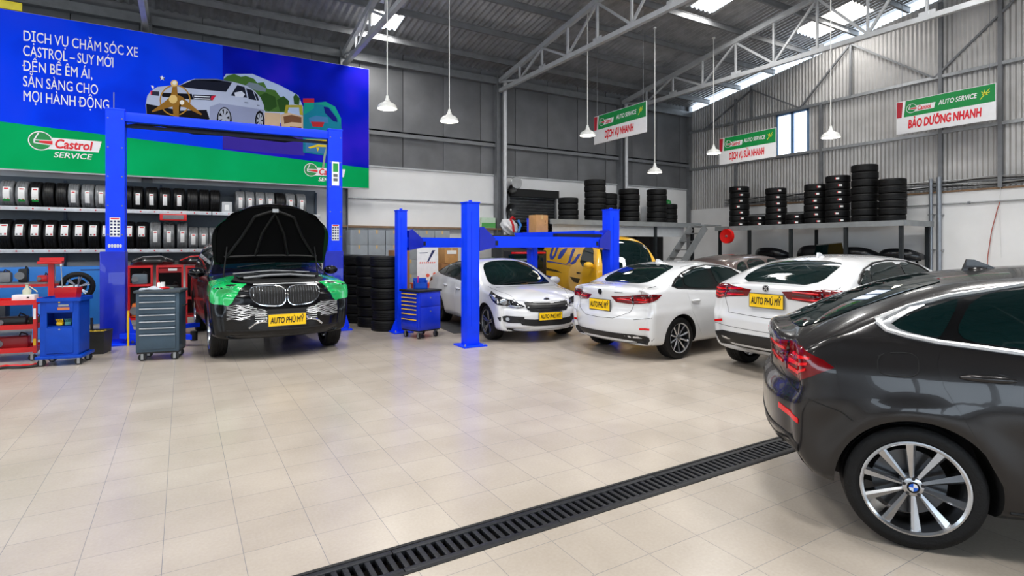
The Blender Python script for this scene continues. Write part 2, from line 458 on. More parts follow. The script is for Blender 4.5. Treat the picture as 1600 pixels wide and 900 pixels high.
# roof trusses
def truss(x, label):
    t = thing('roof_truss', label, 'roof truss', (x, 16.1, 6.92))
    zt = lambda y: roof_z(y) - .36 - 6.92
    ys = [0.0] + [-(1.2 + 1.27 * k) for k in range(16)]
    mb = MB(); mb.bar((0, .05, 0), (0, ys[-1], 0), .11, .12); mb.build('bottom_chord', TRUSSM, t)
    mb = MB(); mb.bar((0, .05, zt(16.15)), (0, ys[-1], zt(16.1 + ys[-1])), .12, .14); mb.build('top_chord', TRUSSM, t)
    for k in range(1, len(ys)):
        mb = MB()
        mb.bar((0, ys[k], .05), (0, ys[k], zt(16.1 + ys[k]) - .05), .05, .06)
        a, b = (ys[k], ys[k - 1]) if k % 2 else (ys[k - 1], ys[k])
        mb.bar((0, a, .04), (0, b, max(.05, zt(16.1 + b) - .05)), .05, .06)
        mb.build('web_bar', TRUSSM, t)
    for k in range(2, len(ys), 2):
        mb = MB(); mb.box((0, ys[k], .07), (.014, .34, .17)); mb.build('gusset_plate', TRUSSM, t)
    return t
for x, lab in ((-0.75, 'pale steel roof truss over the left end of the large billboard'), (4.0, 'pale steel roof truss rising above the right end of the large billboard'), (9.15, 'pale steel roof truss in the middle above the white saloon on the lift'), (14.6, 'long pale steel roof truss nearest the corrugated right wall')):
    truss(x, lab)

# ------------------------------------------------------------------ pendant lamps
LAMPW = M('lamp_enamel', (226, 226, 222), .35)
BULB = M('lit_bulb', (255, 246, 228), .4, 0, 0, .0, 3, 0, 9)
def pend(x, y, z, label):
    zr = roof_z(y) + .05
    t = thing('pendant_lamp', label, 'pendant lamp', (x, y, z), 0, 'bell pendant lamps hung from the roof')
    mb = MB(); mb.lathe([(.215, 0), (.21, .03), (.19, .075), (.145, .115), (.09, .14), (.06, .165), (.052, .2), (.045, .225), (.0, .23)], n=32)
    mb.lathe([(.208, .0), (.203, .028), (.182, .07), (.138, .108), (.08, .13), (.0, .135)], n=32); mb.lathe([(.215, 0), (.208, 0)], n=32)
    mb.build('lamp_shade', LAMPW, t)
    mb = MB(); mb.lathe([(0, .0), (.055, .012), (.075, .05), (.055, .09), (.0, .11)], n=16); mb.build('bulb', BULB, t)
    mb = MB(); mb.lathe([(0, .29), (.03, .285), (.036, .22), (.045, .205)], n=14); mb.build('lamp_holder', LAMPW, t)
    mb = MB(); mb.cyl((0, 0, .28), (0, 0, zr - z), .013, 8); mb.build('cord', LAMPW, t)
    mb = MB(); mb.lathe([(0, zr - z - .04), (.05, zr - z - .04), (.05, zr - z)], n=14); mb.build('ceiling_rose', LAMPW, t)
    l = bpy.data.lights.new('lamp_glow', 'POINT'); l.energy = 11; l.color = (1, .95, .86); l.shadow_soft_size = .09
    o = bpy.data.objects.new('lamp_glow', l); COL.objects.link(o); o.parent = t; o.location = (0, 0, -.06)
def ray_at(px, Z):
    k = (px - 800) / FPX; a = math.radians(YAW); s_, c_ = math.sin(a), math.cos(a)
    return (k * Z * c_ + Z * s_, -k * Z * s_ + Z * c_)
for (px, py, Z, lab) in ((605, 170, 12.2, 'white bell pendant lamp nearest the right edge of the billboard'), (702, 190, 12.9, 'white bell pendant lamp second to the right of the billboard'),
                     (918, 212, 15.2, 'white bell pendant lamp just left of the leftmost hanging sign'), (1023, 270, 16.6, 'lowest white bell pendant lamp on a long cord right of the leftmost hanging sign'),
                     (1115, 240, 17.5, 'small white bell pendant lamp beside the middle hanging sign'), (1298, 215, 13.6, 'white bell pendant lamp right of the bright window')):
    x, y = ray_at(px, Z); pend(x, y, EYE + (HORIZON - py) / FPX * Z, lab)
for (x, y) in ((-5, 9.0), (-4, 1.0), (2.0, 1.5), (8.0, -2.5), (1.0, -5.0)):  # pendants out of view, added as fill light for the back wall
    pend(x, y, 4.6, 'white bell pendant lamp behind the camera')
# ------------------------------------------------------------------ cars
def interp(tab):
    """smooth monotone curve through (x, y) points"""
    xs = [p[0] for p in tab]; ys = [p[1] for p in tab]; n = len(xs)
    d = [(ys[i + 1] - ys[i]) / (xs[i + 1] - xs[i]) for i in range(n - 1)]
    m = [d[0]] + [0 if d[i - 1] * d[i] <= 0 else 2 * d[i - 1] * d[i] / (d[i - 1] + d[i]) for i in range(1, n - 1)] + [d[-1]]
    def f(x):
        if x <= xs[0]: return ys[0]
        if x >= xs[-1]: return ys[-1]
        i = 0
        while x > xs[i + 1]: i += 1
        h = xs[i + 1] - xs[i]; t = (x - xs[i]) / h
        return ys[i] * (1 + 2 * t) * (1 - t) ** 2 + h * m[i] * t * (1 - t) ** 2 + ys[i + 1] * t * t * (3 - 2 * t) + h * m[i + 1] * t * t * (t - 1)
    return f
PAINTS = {}
def paint(name, rgb, metal=0.0, rough=.28):
    if name not in PAINTS: PAINTS[name] = M(name, rgb, rough, metal, 1.0, .02, 3)
    return PAINTS[name]
CARGLASS = M('tinted_car_glass', (7, 26, 26), .03, 0, 0, .35, 1.2, spec=.4)
TAILRED = M('tail_light_red', (104, 2, 8), .1, 0, .5, .05, spec=.3)
TAILHOT = M('tail_light_bright_red', (222, 16, 22), .15, 0, .5, .05, spec=.3)
TAILDK = M('tail_light_dark', (38, 2, 5), .08, 0, 1.0, .05)
LENS = M('clear_lens', (168, 174, 182), .08, .6, 1.0, .3, 12)
SEAM = M('panel_gap', (6, 6, 7), .8, 0, 0, 0)
CLAD = M('black_cladding', (20, 20, 22), .45, 0, 0, .1)

class Car:
    def __init__(s, p, name, label, loc, heading, mat, group=None):
        s.p = p; s.root = thing(name, label, p.get('cat', 'car'), (loc[0], loc[1], 0), math.radians(heading), group); s.mat = mat
        s.shell()
    def shell(s):
        p = s.p; W = p['W'] / 2; zt = interp(p['top']); zb = interp(p['bottom']); xr = interp(p['rear']); xf = interp(p['front'])
        belt = interp(p['belt']); side = interp(p['side']); tumble = p.get('tumble', .42)
        xr0 = p['top'][0][0]; xf0 = p['top'][-1][0]; wheels = p['wheels']; R = p['R']
        Nu, Nv, Nw = p.get('N', (110, 22, 26))
        def us(i):
            t = i / Nu
            return -1 + 2 * (t - .085 * math.sin(2 * PI * t))
        def ws(k): 
            t = k / Nw; return t
        Ler, Lef = p.get('Le', (.4, .45)); nr = p.get('nplan', 4.0)
        bowr, bowf = p.get('bow', (.12, .2)); Ht = p.get('Ht', .12); crown = p.get('crown', .035)
        Lp = p.get('Lp', .6)
        def pos(u, v, w):
            x = xr0 + (u + 1) / 2 * (xf0 - xr0); xn = x
            t, bt = zt(x), zb(x); z = bt + w * (t - bt); b = abs(v)
            ar = max(0.0, 1 - (xn - xr0) / Ler); af = max(0.0, 1 - (xf0 - xn) / Lef)
            for a, Le, sg, bow in ((ar, Ler, 1, bowr), (af, Lef, -1, bowf)):
                if a > 0:
                    mm = max(a, b); r = mm / ((a ** nr + b ** nr) ** (1 / nr)) if mm > 0 else 1
                    x += sg * ((a - a * r) * Le + bow * b * b * a * a); b *= r
            h = min(Ht, (t - bt) * .45)
            c = max(0.0, (z - (t - h)) / h)
            if c > 0:
                mm = max(c, b); r = mm / ((c ** 4 + b ** 4) ** .25); z -= (c - c * r) * h; b *= r; z -= crown * b * b * c
            g = max(0.0, 1 - (z - bt) / .09)
            if g > 0:
                mm = max(g, b); r = mm / ((g ** 4 + b ** 4) ** .25); z += (g - g * r) * .09; b *= r
            fr = max(0.0, 1 - (xn - xr0) / Lp); ff = max(0.0, 1 - (xf0 - xn) / Lp)
            x += xr(z) * fr ** 3 + xf(z) * ff ** 3
            bl = belt(x)
            hw = W * side(min(z, bl))
            for (wx, wz) in wheels:      # flared arches
                d = math.hypot(x - wx, z - wz); hw += p.get('flare', .015) * math.exp(-((d - R * 1.2) / .07) ** 2)
            for (cz, slope, amp, sg) in p.get('creases', ()):
                q = (z - cz - slope * x) / sg
                if z < bl: hw += amp * math.exp(-q * q) if q > 0 else amp * math.exp(-q * q * .25)
            if z > bl:
                e = z - bl; hw += -p.get('step', .02) * min(1, e / .03) - e * tumble - e * e * .25
            return Vector((x, (1 if v >= 0 else -1) * b * hw, z))
        bm = bmesh.new(); V = {}
        def vert(i, j, k):
            if (i, j, k) not in V: V[i, j, k] = bm.verts.new(pos(us(i), -1 + 2 * j / Nv, ws(k)))
            return V[i, j, k]
        def face(*q): bm.faces.new([vert(*a) for a in q])
        for i in range(Nu):
            for k in range(Nw):
                face((i, 0, k), (i + 1, 0, k), (i + 1, 0, k + 1), (i, 0, k + 1)); face((i, Nv, k), (i, Nv, k + 1), (i + 1, Nv, k + 1), (i + 1, Nv, k))
            for j in range(Nv):
                face((i, j, 0), (i, j + 1, 0), (i + 1, j + 1, 0), (i + 1, j, 0)); face((i, j, Nw), (i + 1, j, Nw), (i + 1, j + 1, Nw), (i, j + 1, Nw))
        for j in range(Nv):
            for k in range(Nw):
                face((0, j, k), (0, j, k + 1), (0, j + 1, k + 1), (0, j + 1, k)); face((Nu, j, k), (Nu, j + 1, k), (Nu, j + 1, k + 1), (Nu, j, k + 1))
        bmesh.ops.recalc_face_normals(bm, faces=bm.faces)
        for _ in range(p.get('relax', 2)):
            bmesh.ops.smooth_vert(bm, verts=bm.verts, factor=.5, use_axis_x=True, use_axis_y=True, use_axis_z=True)
        for f in bm.faces: f.smooth = True
        bm.normal_update()
        s.bvh = BVHTree.FromBMesh(bm); bm.verts.index_update(); bm.faces.ensure_lookup_table()
        s.fv = [[(v.co.copy(), v.normal.copy()) for v in f.verts] for f in bm.faces]
        me = bpy.data.meshes.new('body_shell'); bm.to_mesh(me); bm.free(); me.materials.append(s.mat); me.materials.append(BLACKM)
        o = bpy.data.objects.new('body_shell', me); COL.objects.link(o)
        # cut the wheel housings
        mb = MB(); Ra = p.get('Ra', R + .06)
        for (wx, wz) in wheels:
            for sg in (-1, 1): mb.lathe([(0, sg * (W - .36)), (Ra, sg * (W - .36)), (Ra, sg * (W + .4)), (0, sg * (W + .4))], c=(wx, 0, wz), n=56, axis='Y')
        bmesh.ops.remove_doubles(mb.bm, verts=mb.bm.verts, dist=1e-5)
        cut = mb.build('cutter', BLACKM)
        md = o.modifiers.new('arches', 'BOOLEAN'); md.operation = 'DIFFERENCE'; md.object = cut; md.solver = 'EXACT'; md.material_mode = 'TRANSFER'
        bpy.context.view_layer.update()
        new = bpy.data.meshes.new_from_object(o.evaluated_get(bpy.context.evaluated_depsgraph_get()))
        o.modifiers.clear(); o.data = new; new.name = 'body_shell'
        new.set_sharp_from_angle(angle=math.radians(38))
        bpy.data.objects.remove(cut)
        o.parent = s.root; s.body = o
    def normal_at(s, loc, idx):
        vs = s.fv[idx]; ws = [1 / (1e-5 + (c - loc).length) ** 2 for c, n in vs]; t = sum(ws)
        n = Vector((0, 0, 0))
        for (c, nn), q in zip(vs, ws): n += nn * (q / t)
        return n.normalized()
    def frame(s, fr):
        """fr -> function (2D) -> (origin, direction)"""
        if fr == 'R': return lambda a, b: (Vector((a, -4, b)), Vector((0, 1, 0)))
        if fr == 'L': return lambda a, b: (Vector((a, 4, b)), Vector((0, -1, 0)))
        if fr == 'B': return lambda a, b: (Vector((-9, a, b)), Vector((1, 0, 0)))
        if fr == 'F': return lambda a, b: (Vector((12, a, b)), Vector((-1, 0, 0)))
        if fr == 'T': return lambda a, b: (Vector((a, b, 6)), Vector((0, 0, -1)))
        kind, ang, cx, cy = fr          # oblique: looking along angle, 2D = (sideways, z)
        d = Vector((math.cos(math.radians(ang)), math.sin(math.radians(ang)), 0)); r = Vector((d.y, -d.x, 0))
        return lambda a, b: (Vector((cx, cy, 0)) - d * 6 + r * a + Vector((0, 0, b)), d)
    def hit(s, fr, a, b):
        o, d = s.frame(fr)(a, b); loc, n, i, dist = s.bvh.ray_cast(o, d)
        if loc is None:
            loc, n, i, dist = s.bvh.find_nearest(o + d * 6 if isinstance(fr, tuple) else s.near(fr, o))
        return loc, s.normal_at(loc, i)
    def near(s, fr, o):
        q = o.copy()
        if fr in 'RL': q.y = math.copysign(s.p['W'] / 2, o.y)
        elif fr == 'B': q.x = s.p['top'][0][0]
        elif fr == 'F': q.x = s.p['top'][-1][0]
        else: q.z = 1.4
        return q
    def decal(s, name, pts, fr, mat, off=.004, h=.05, parent=None, label=None, thick=.02):
        bm = bmesh.new(); f = bm.faces.new([bm.verts.new((a, b, 0)) for a, b in pts])
        xs = [a for a, b in pts]; ys = [b for a, b in pts]
        for lo_, hi_, ax in ((min(xs), max(xs), 0), (min(ys), max(ys), 1)):
            n = max(1, int((hi_ - lo_) / h))
            for k in range(1, n):
                c = lo_ + (hi_ - lo_) * k / n; co = (c, 0, 0) if ax == 0 else (0, c, 0); no = (1, 0, 0) if ax == 0 else (0, 1, 0)
                bmesh.ops.bisect_plane(bm, geom=bm.verts[:] + bm.edges[:] + bm.faces[:], plane_co=co, plane_no=no, dist=1e-5)
        bmesh.ops.triangulate(bm, faces=[f for f in bm.faces if len(f.verts) > 4])
        nrm = {}; base = {}
        for v in bm.verts:
            loc, n = s.hit(fr, v.co.x, v.co.y); base[v] = (loc, n)
        outer = list(bm.faces); bedges = [e for e in bm.edges if len(e.link_faces) == 1]
        for v, (loc, n) in base.items(): v.co = loc + n * off
        bm.normal_update()
        tot = sum((f.normal.dot(base[f.verts[0]][1]) for f in outer))
        if tot < 0: bmesh.ops.reverse_faces(bm, faces=outer)
        inner = {}
        for e in bedges:
            for v in e.verts:
                if v not in inner: inner[v] = bm.verts.new(base[v][0] - base[v][1] * thick)
        for e in bedges:
            a, b = e.verts
            lf = e.link_faces[0]; vs = list(lf.verts); ia = vs.index(a)
            if vs[(ia + 1) % len(vs)] is b: a, b = b, a
            bm.faces.new((a, b, inner[b], inner[a]))
        no = set(outer)
        bm.verts.index_update(); bm.faces.index_update()
        norm_by_i = {v.index: base[v][1] for v in base}
        me = bpy.data.meshes.new(name)
        isout = [f in no for f in bm.faces]
        for f in bm.faces: f.smooth = True
        bm.to_mesh(me); bm.free(); me.materials.append(mat)
        ln = []
        for pl in me.polygons:
            for li in pl.loop_indices:
                vi = me.loops[li].vertex_index
                ln.append(norm_by_i[vi] if isout[pl.index] and vi in norm_by_i else pl.normal.copy())
        me.normals_split_custom_set(ln)
        o = bpy.data.objects.new(name, me); COL.objects.link(o); o.parent = parent or s.root
        if label: o['label'] = label
        return o
    def line(s, name, pts, fr, r, mat, closed=False, step=.05, lift=0.0, parent=None, n=6, build=True):
        q = []; P = list(pts) + ([pts[0]] if closed else [])
        for i in range(len(P) - 1):
            (a, b), (c, d) = P[i], P[i + 1]; m = max(1, int(math.hypot(c - a, d - b) / step))
            for k in range(m): q.append((a + (c - a) * k / m, b + (d - b) * k / m))
        if not closed: q.append(P[-1])
        pp = []
        for a, b in q:
            loc, nn = s.hit(fr, a, b); pp.append(loc + nn * lift)
        mb = MB(); mb.tube(pp, r, n, closed=closed)
        return mb.build(name, mat, parent or s.root, smooth=True) if build else mb
    def box_on(s, name, fr, a, b, size, mat, parent=None, bev=.004, lift=None):
        """a plate (width, height, depth) standing on the surface at a,b facing the viewer of that frame"""
        loc, n = s.hit(fr, a, b)
        w, h, d = size
        if fr == 'B': c = (loc.x - d / 2 + .004, loc.y, loc.z); dims = (d, w, h)
        elif fr == 'F': c = (loc.x + d / 2 - .004, loc.y, loc.z); dims = (d, w, h)
        else: c = (loc.x, loc.y + (-1 if fr == 'R' else 1) * d / 2, loc.z); dims = (w, d, h)
        mb = MB(); mb.box(c, dims, bev=bev); return mb.build(name, mat, parent or s.root), Vector(c)
    def plate(s, fr, y, z, w=.5, h=.19):
        sg = -1 if fr == 'B' else 1
        hits = [s.hit(fr, y + dy, z + dz)[0].x for dy in (-w / 2, 0, w / 2) for dz in (-h / 2, h / 2)]
        x = (min(hits) if sg < 0 else max(hits)) + sg * .004
        mb = MB(); mb.box((x, y, z), (.014, w + .02, h + .02), bev=.004); pl = mb.build('number_plate', M('plate_rim', (70, 70, 66), .4), s.root)
        mb = MB(); mb.box((x + sg * .008, y, z), (.004, w, h)); mb.build('plate_face', YELLOW, pl)
        lettering('plate_lettering', 'AUTO PHÚ MỸ', (x + sg * .010, y + w * .45 if sg < 0 else y - w * .45, z - h * .26), (0, 1 if sg > 0 else -1, 0), (0, 0, 1), h * .50, LABELK, pl, width=w * .9, bold=.045, shear=.12)
        return pl
    def badge(s, fr, y, z, r=.04, kind='round'):
        sg = -1 if fr == 'B' else 1; loc, n = s.hit(fr, y, z); x = loc.x + sg * .004
        mb = MB()
        sc = 1.0 if kind == 'round' else 1.75
        def ring(r0, r1, d, mi):
            mb.mi = mi
            for k in range(28):
                a, b = 2 * PI * k / 28, 2 * PI * (k + 1) / 28
                P = lambda q, r_, dx: (x + sg * dx, y + r_ * sc * math.cos(q), z + r_ * math.sin(q))
                mb.quad(P(a, r0, d), P(b, r0, d), P(b, r1, d), P(a, r1, d)); mb.quad(P(a, r1, d), P(b, r1, d), P(b, r1, -.01), P(a, r1, -.01))
        ring(r * .82, r, .008, 0); ring(0, r * .84, .005, 1)
        if kind == 'round':
            mb.mi = 0
            for sy in (-1, 1):
                mb.bar((x + sg * .007, y + sy * r * .5, z + r * .55), (x + sg * .007, y - sy * r * .5, z - r * .55), r * .3, .006, up=(1, 0, 0))
        else:
            mb.mi = 0
        o = mb.build('emblem', [CHROME, BLACK], s.root)
        if kind != 'round': lettering('emblem_lettering', 'KIA', (x + sg * .009, y - r * 1.1, z - r * .42), (0, 1 if sg > 0 else -1, 0), (0, 0, 1), r * .85, CHROME, o, width=r * 2.2, bold=.05)
        return o
    def wheel(s, x, z, side, style='ten', tw=.235, steer=0, rr=.69):
        p = s.p; R = p['R']; W = p['W'] / 2; yo = W - p.get('inset', .035)
        rim_r = R * rr
        sg = side
        e = bpy.data.meshes.new('wheel')
        mb = MB(); prof = []
        hwid = tw / 2
        sec = [(rim_r * .98, -hwid * .78), (rim_r * 1.03, -hwid * .93), (R * .86, -hwid * 1.0), (R * .94, -hwid * .96), (R * .985, -hwid * .84), (R * .998, -hwid * .6)]
        grooves = []
        for gk in (-.42, -.14, .14, .42):
            grooves += [(R * 1.0, hwid * (gk - .035)), (R * .982, hwid * (gk - .025)), (R * .982, hwid * (gk + .025)), (R * 1.0, hwid * (gk + .035))]
        prof = sec + grooves + [(a, -b) for a, b in reversed(sec)]
        mb.lathe(prof, n=64, axis='Y')
        mb.lathe([(rim_r * 1.06, sg * hwid * .965), (rim_r * 1.075, sg * hwid * .985), (rim_r * 1.09, sg * hwid * .98)], n=64, axis='Y')
        # shoulder blocks
        wh = mb.build('wheel', RUBBER, s.root, angle=35)
        wh.location = (x, sg * (yo - hwid), R); wh.rotation_euler = (0, 0, math.radians(steer))
        # rim: barrel + lip + spokes
        mb = MB(); f = sg * hwid
        mb.lathe([(rim_r * .97, f * .80), (rim_r * 1.035, f * .97), (rim_r * 1.035, f * .99), (rim_r * 1.0, f * 1.0), (rim_r * .955, f * .93), (rim_r * .94, f * .7), (rim_r * .88, f * .2), (rim_r * .88, -f * .8)], n=64, axis='Y')
        def P(r, a, d): return (r * math.cos(a), f * d, r * math.sin(a))
        def spoke(a0, w0, w1, split=.0, r0=.12, d0=.62, d1=.86, depth=.45):
            r_in, r_out = rim_r * r0, rim_r * .965
            for hf in (-1, 1):
                wi, wo = w0 / r_in * hf, w1 / r_out * hf
                A, B, C_, D = P(r_in, a0, d0 + .1), P(r_out, a0 + split * w1 / r_out, d1 + .07), P(r_out, a0 + wo, d1 - .02), P(r_in, a0 + wi, d0)
                E, F_ = P(r_out, a0 + wo * .9, d1 - depth), P(r_in, a0 + wi * .9, d0 - depth)
                mb.quad(A, B, C_, D); mb.quad(D, C_, E, F_)
        n = {'vspoke': 10, 'ten': 10, 'five': 5, 'suv': 10}[style]
        for k in range(n):
            a = 2 * PI * k / n + PI / 2
            if style == 'vspoke': spoke(a + .05, .010, .024, -.4, r0=.17)
            elif style == 'ten': spoke(a, .014, .016)
            elif style == 'suv': spoke(a, .016, .022)
            else: spoke(a + .13, .02, .018); spoke(a - .13, .02, .018)
        mb.lathe([(0, f * .80), (rim_r * .13, f * .80), (rim_r * .2, f * .74), (rim_r * .235, f * .6), (rim_r * .23, f * .2)], n=32, axis='Y')
        rim = mb.build('rim', ([SILVER] if style in ('vspoke', 'ten', 'suv') else [M('dark_alloy', (120, 122, 126), .25, .9)]), wh, angle=28)
        mb = MB(); mb.lathe([(0, -f * .05), (rim_r * .72, -f * .05), (rim_r * .72, -f * .2), (0, -f * .2)], n=40, axis='Y'); mb.build('brake_disc', M('brake_steel', (95, 96, 98), .35, .8), wh)
        mb = MB()
        for k in range(5):
            a = 2 * PI * k / 5 + .3; q = Vector(P(rim_r * .18, a, .74)); mb.cyl(q, q + Vector((0, f * .06, 0)), .009, 10)
        mb.build('wheel_bolt', M('bolt_dark', (60, 60, 62), .35, .8), wh).name = 'wheel_bolts'
        # centre cap
        if style == 'vspoke':
            mb = MB(); cr = rim_r * .125
            def sect(r0, r1, a0, a1, mi):
                mb.mi = mi; m = 8
                for k in range(m):
                    u, v_ = a0 + (a1 - a0) * k / m, a0 + (a1 - a0) * (k + 1) / m
                    mb.quad(P(r0, u, .83), P(r0, v_, .83), P(r1, v_, .83), P(r1, u, .83))
            for q in range(4): sect(0.0001, cr * .7, q * PI / 2, (q + 1) * PI / 2, 1 if q % 2 == 0 else 2)
            sect(cr * .7, cr, 0, 2 * PI, 0)
            for q in range(3): sect(cr * .7, cr, 2 * PI * q / 3, 2 * PI * (q + 1) / 3, 0)
            mb.build('centre_cap', [M('cap_black', (24, 26, 32), .2), M('cap_white', (232, 234, 238), .2), M('cap_blue', (12, 92, 205), .2)], wh)
        else:
            mb = MB(); mb.lathe([(0, f * .83), (rim_r * .1, f * .82), (rim_r * .11, f * .79)], n=24, axis='Y'); mb.build('centre_cap', M('cap_grey', (90, 92, 95), .3, .6), wh)
        return wh
    def mirror(s, x, z, side, mat=None):
        loc, n = s.hit('L' if side > 0 else 'R', x, z)
        t = bpy.data.objects.new
        bm = bmesh.new(); bmesh.ops.create_uvsphere(bm, u_segments=24, v_segments=14, radius=1)
        for v in bm.verts:
            c = v.co; 
            k = 1.0 if c.x > 0 else .35
            v.co = Vector((c.x * .09 * k, c.y * .125, c.z * .08)) + Vector((x, loc.y + side * .15, z + .03))
        mb = MB(); mb.bm.free(); mb.bm = bm
        for f in bm.faces: f.smooth = True
        mb.bar((x, loc.y - side * .02, z - .02), (x, loc.y + side * .09, z + .0), .05, .03)
        o = mb.build('side_mirror', mat or s.mat, s.root)
        return o
    def fin(s, x):
        loc, n = s.hit('T', x, 0)
        mb = MB(); mb.prism([(x - .085, loc.z - .01), (x + .13, loc.z - .012), (x + .05, loc.z + .03), (x - .02, loc.z + .062), (x - .06, loc.z + .064)], -.014, .014); 
        mb.lathe([(.06, 0), (.05, .012), (0, .018)], c=(x, 0, loc.z - .004), n=20)
        return mb.build('roof_antenna', s.mat, s.root, angle=50)
    def seams(s, lines, r=.0035):
        mbx = None
        for fr, pts in lines:
            m = s.line('panel_gap', pts, fr, r, SEAM, build=False, step=.04, lift=-.0005)
            if mbx is None: mbx = m
            else:
                tmp = bpy.data.meshes.new('t'); m.bm.to_mesh(tmp); mbx.bm.from_mesh(tmp); m.bm.free(); bpy.data.meshes.remove(tmp)
        return mbx.build('panel_gap', SEAM, s.root, smooth=True)
    def handle(s, x, z, side, mat, L=.2, parent=None):
        loc, n = s.hit('L' if side > 0 else 'R', x, z); fr = 'L' if side > 0 else 'R'
        cup = s.decal('handle_recess', [(x + .5 * L * math.cos(2 * PI * k / 20) * 1.05, z + .042 * math.sin(2 * PI * k / 20)) for k in range(20)], fr, CLAD, .002, .04, parent)
        pts = []
        for k in range(9):
            t = -1 + k / 4; l2, n2 = s.hit(fr, x + t * L * .5, z + .006); pts.append(l2 + n2 * (.004 + .03 * (1 - t ** 4)))
        mb = MB(); mb.tube(pts, [.009, .016, .019, .020, .020, .020, .019, .016, .009], 10)
        return mb.build('door_handle', mat, parent or s.root, smooth=True)
def mirrored(pts): return [(-a, b) for a, b in pts]
def arc_round(pts, n=3):
    """soften the corners of a polygon (Chaikin)"""
    for _ in range(n):
        q = []
        for i in range(len(pts)):
            a, b = pts[i], pts[(i + 1) % len(pts)]
            q += [(a[0] * .8 + b[0] * .2, a[1] * .8 + b[1] * .2), (a[0] * .2 + b[0] * .8, a[1] * .2 + b[1] * .8)]
        pts = q
    return pts

# ---- the two fastback saloons share one body
FB = dict(W=1.90, R=.345, Ra=.392, wheels=[(0, .345), (3.07, .345)], N=(130, 24, 34), inset=.03,
    top=[(-.75, 1.06), (-.725, 1.12), (-.58, 1.155), (-.2, 1.335), (.2, 1.49), (.6, 1.555), (1.1, 1.585), (1.6, 1.57), (2.0, 1.50), (2.5, 1.27), (2.85, 1.09), (3.2, 1.03), (3.6, .93), (3.85, .78), (3.92, .66)],
    bottom=[(-.75, .42), (-.45, .28), (.4, .19), (2.7, .19), (3.5, .2), (3.92, .26)],
    rear=[(.3, .12), (.5, .0), (.72, -.01), (.86, .05), (1.0, .04), (1.1, .02), (1.2, .0)],
    front=[(.2, -.1), (.4, 0), (.6, -.02), (.8, -.1), (1, -.2)],
    belt=[(-.8, 1.19), (-.1, 1.165), (.3, 1.13), (1.2, 1.08), (2.4, 1.03), (3.9, 1.0)],
    side=[(.19, .90), (.3, .955), (.5, .985), (.7, .997), (.85, 1.0), (.98, .985), (1.08, .955), (1.2, .93)],
    tumble=.42, Le=(.42, .5), bow=(.08, .25), Ht=.10, flare=.022, creases=[(.80, .02, .012, .05)], Lp=.5)
FBW = dict(FB); FBW['bottom'] = [(-.75, .36), (-.45, .24), (.4, .19), (2.7, .19), (3.5, .2), (3.92, .26)]; FBW['top'] = [(-.75, 1.13), (-.725, 1.195), (-.58, 1.225), (-.2, 1.37)] + FB['top'][4:]; FBW['belt'] = [(-.8, 1.19), (-.1, 1.165), (.3, 1.13), (1.2, 1.08), (2.4, 1.03), (3.9, 1.0)]
FB_GLASS_O = [(-.16, 1.255), (-.12, 1.215), (-.03, 1.19), (.12, 1.165), (.5, 1.13), (1.2, 1.095), (2.0, 1.065), (2.42, 1.06), (2.2, 1.24), (1.85, 1.43), (1.5, 1.495), (1.0, 1.51), (.55, 1.48), (.2, 1.41), (.0, 1.345)]
FB_Q = [(-.10, 1.25), (-.07, 1.225), (0, 1.205), (.10, 1.19), (.135, 1.19), (.255, 1.405), (.2, 1.385), (.05, 1.33)]
FB_R = [(.185, 1.185), (.5, 1.15), (1.12, 1.115), (1.16, 1.485), (.95, 1.487), (.6, 1.468), (.315, 1.42)]
FB_F = [(1.22, 1.11), (2.0, 1.08), (2.36, 1.075), (2.17, 1.23), (1.83, 1.41), (1.5, 1.475), (1.26, 1.483)]
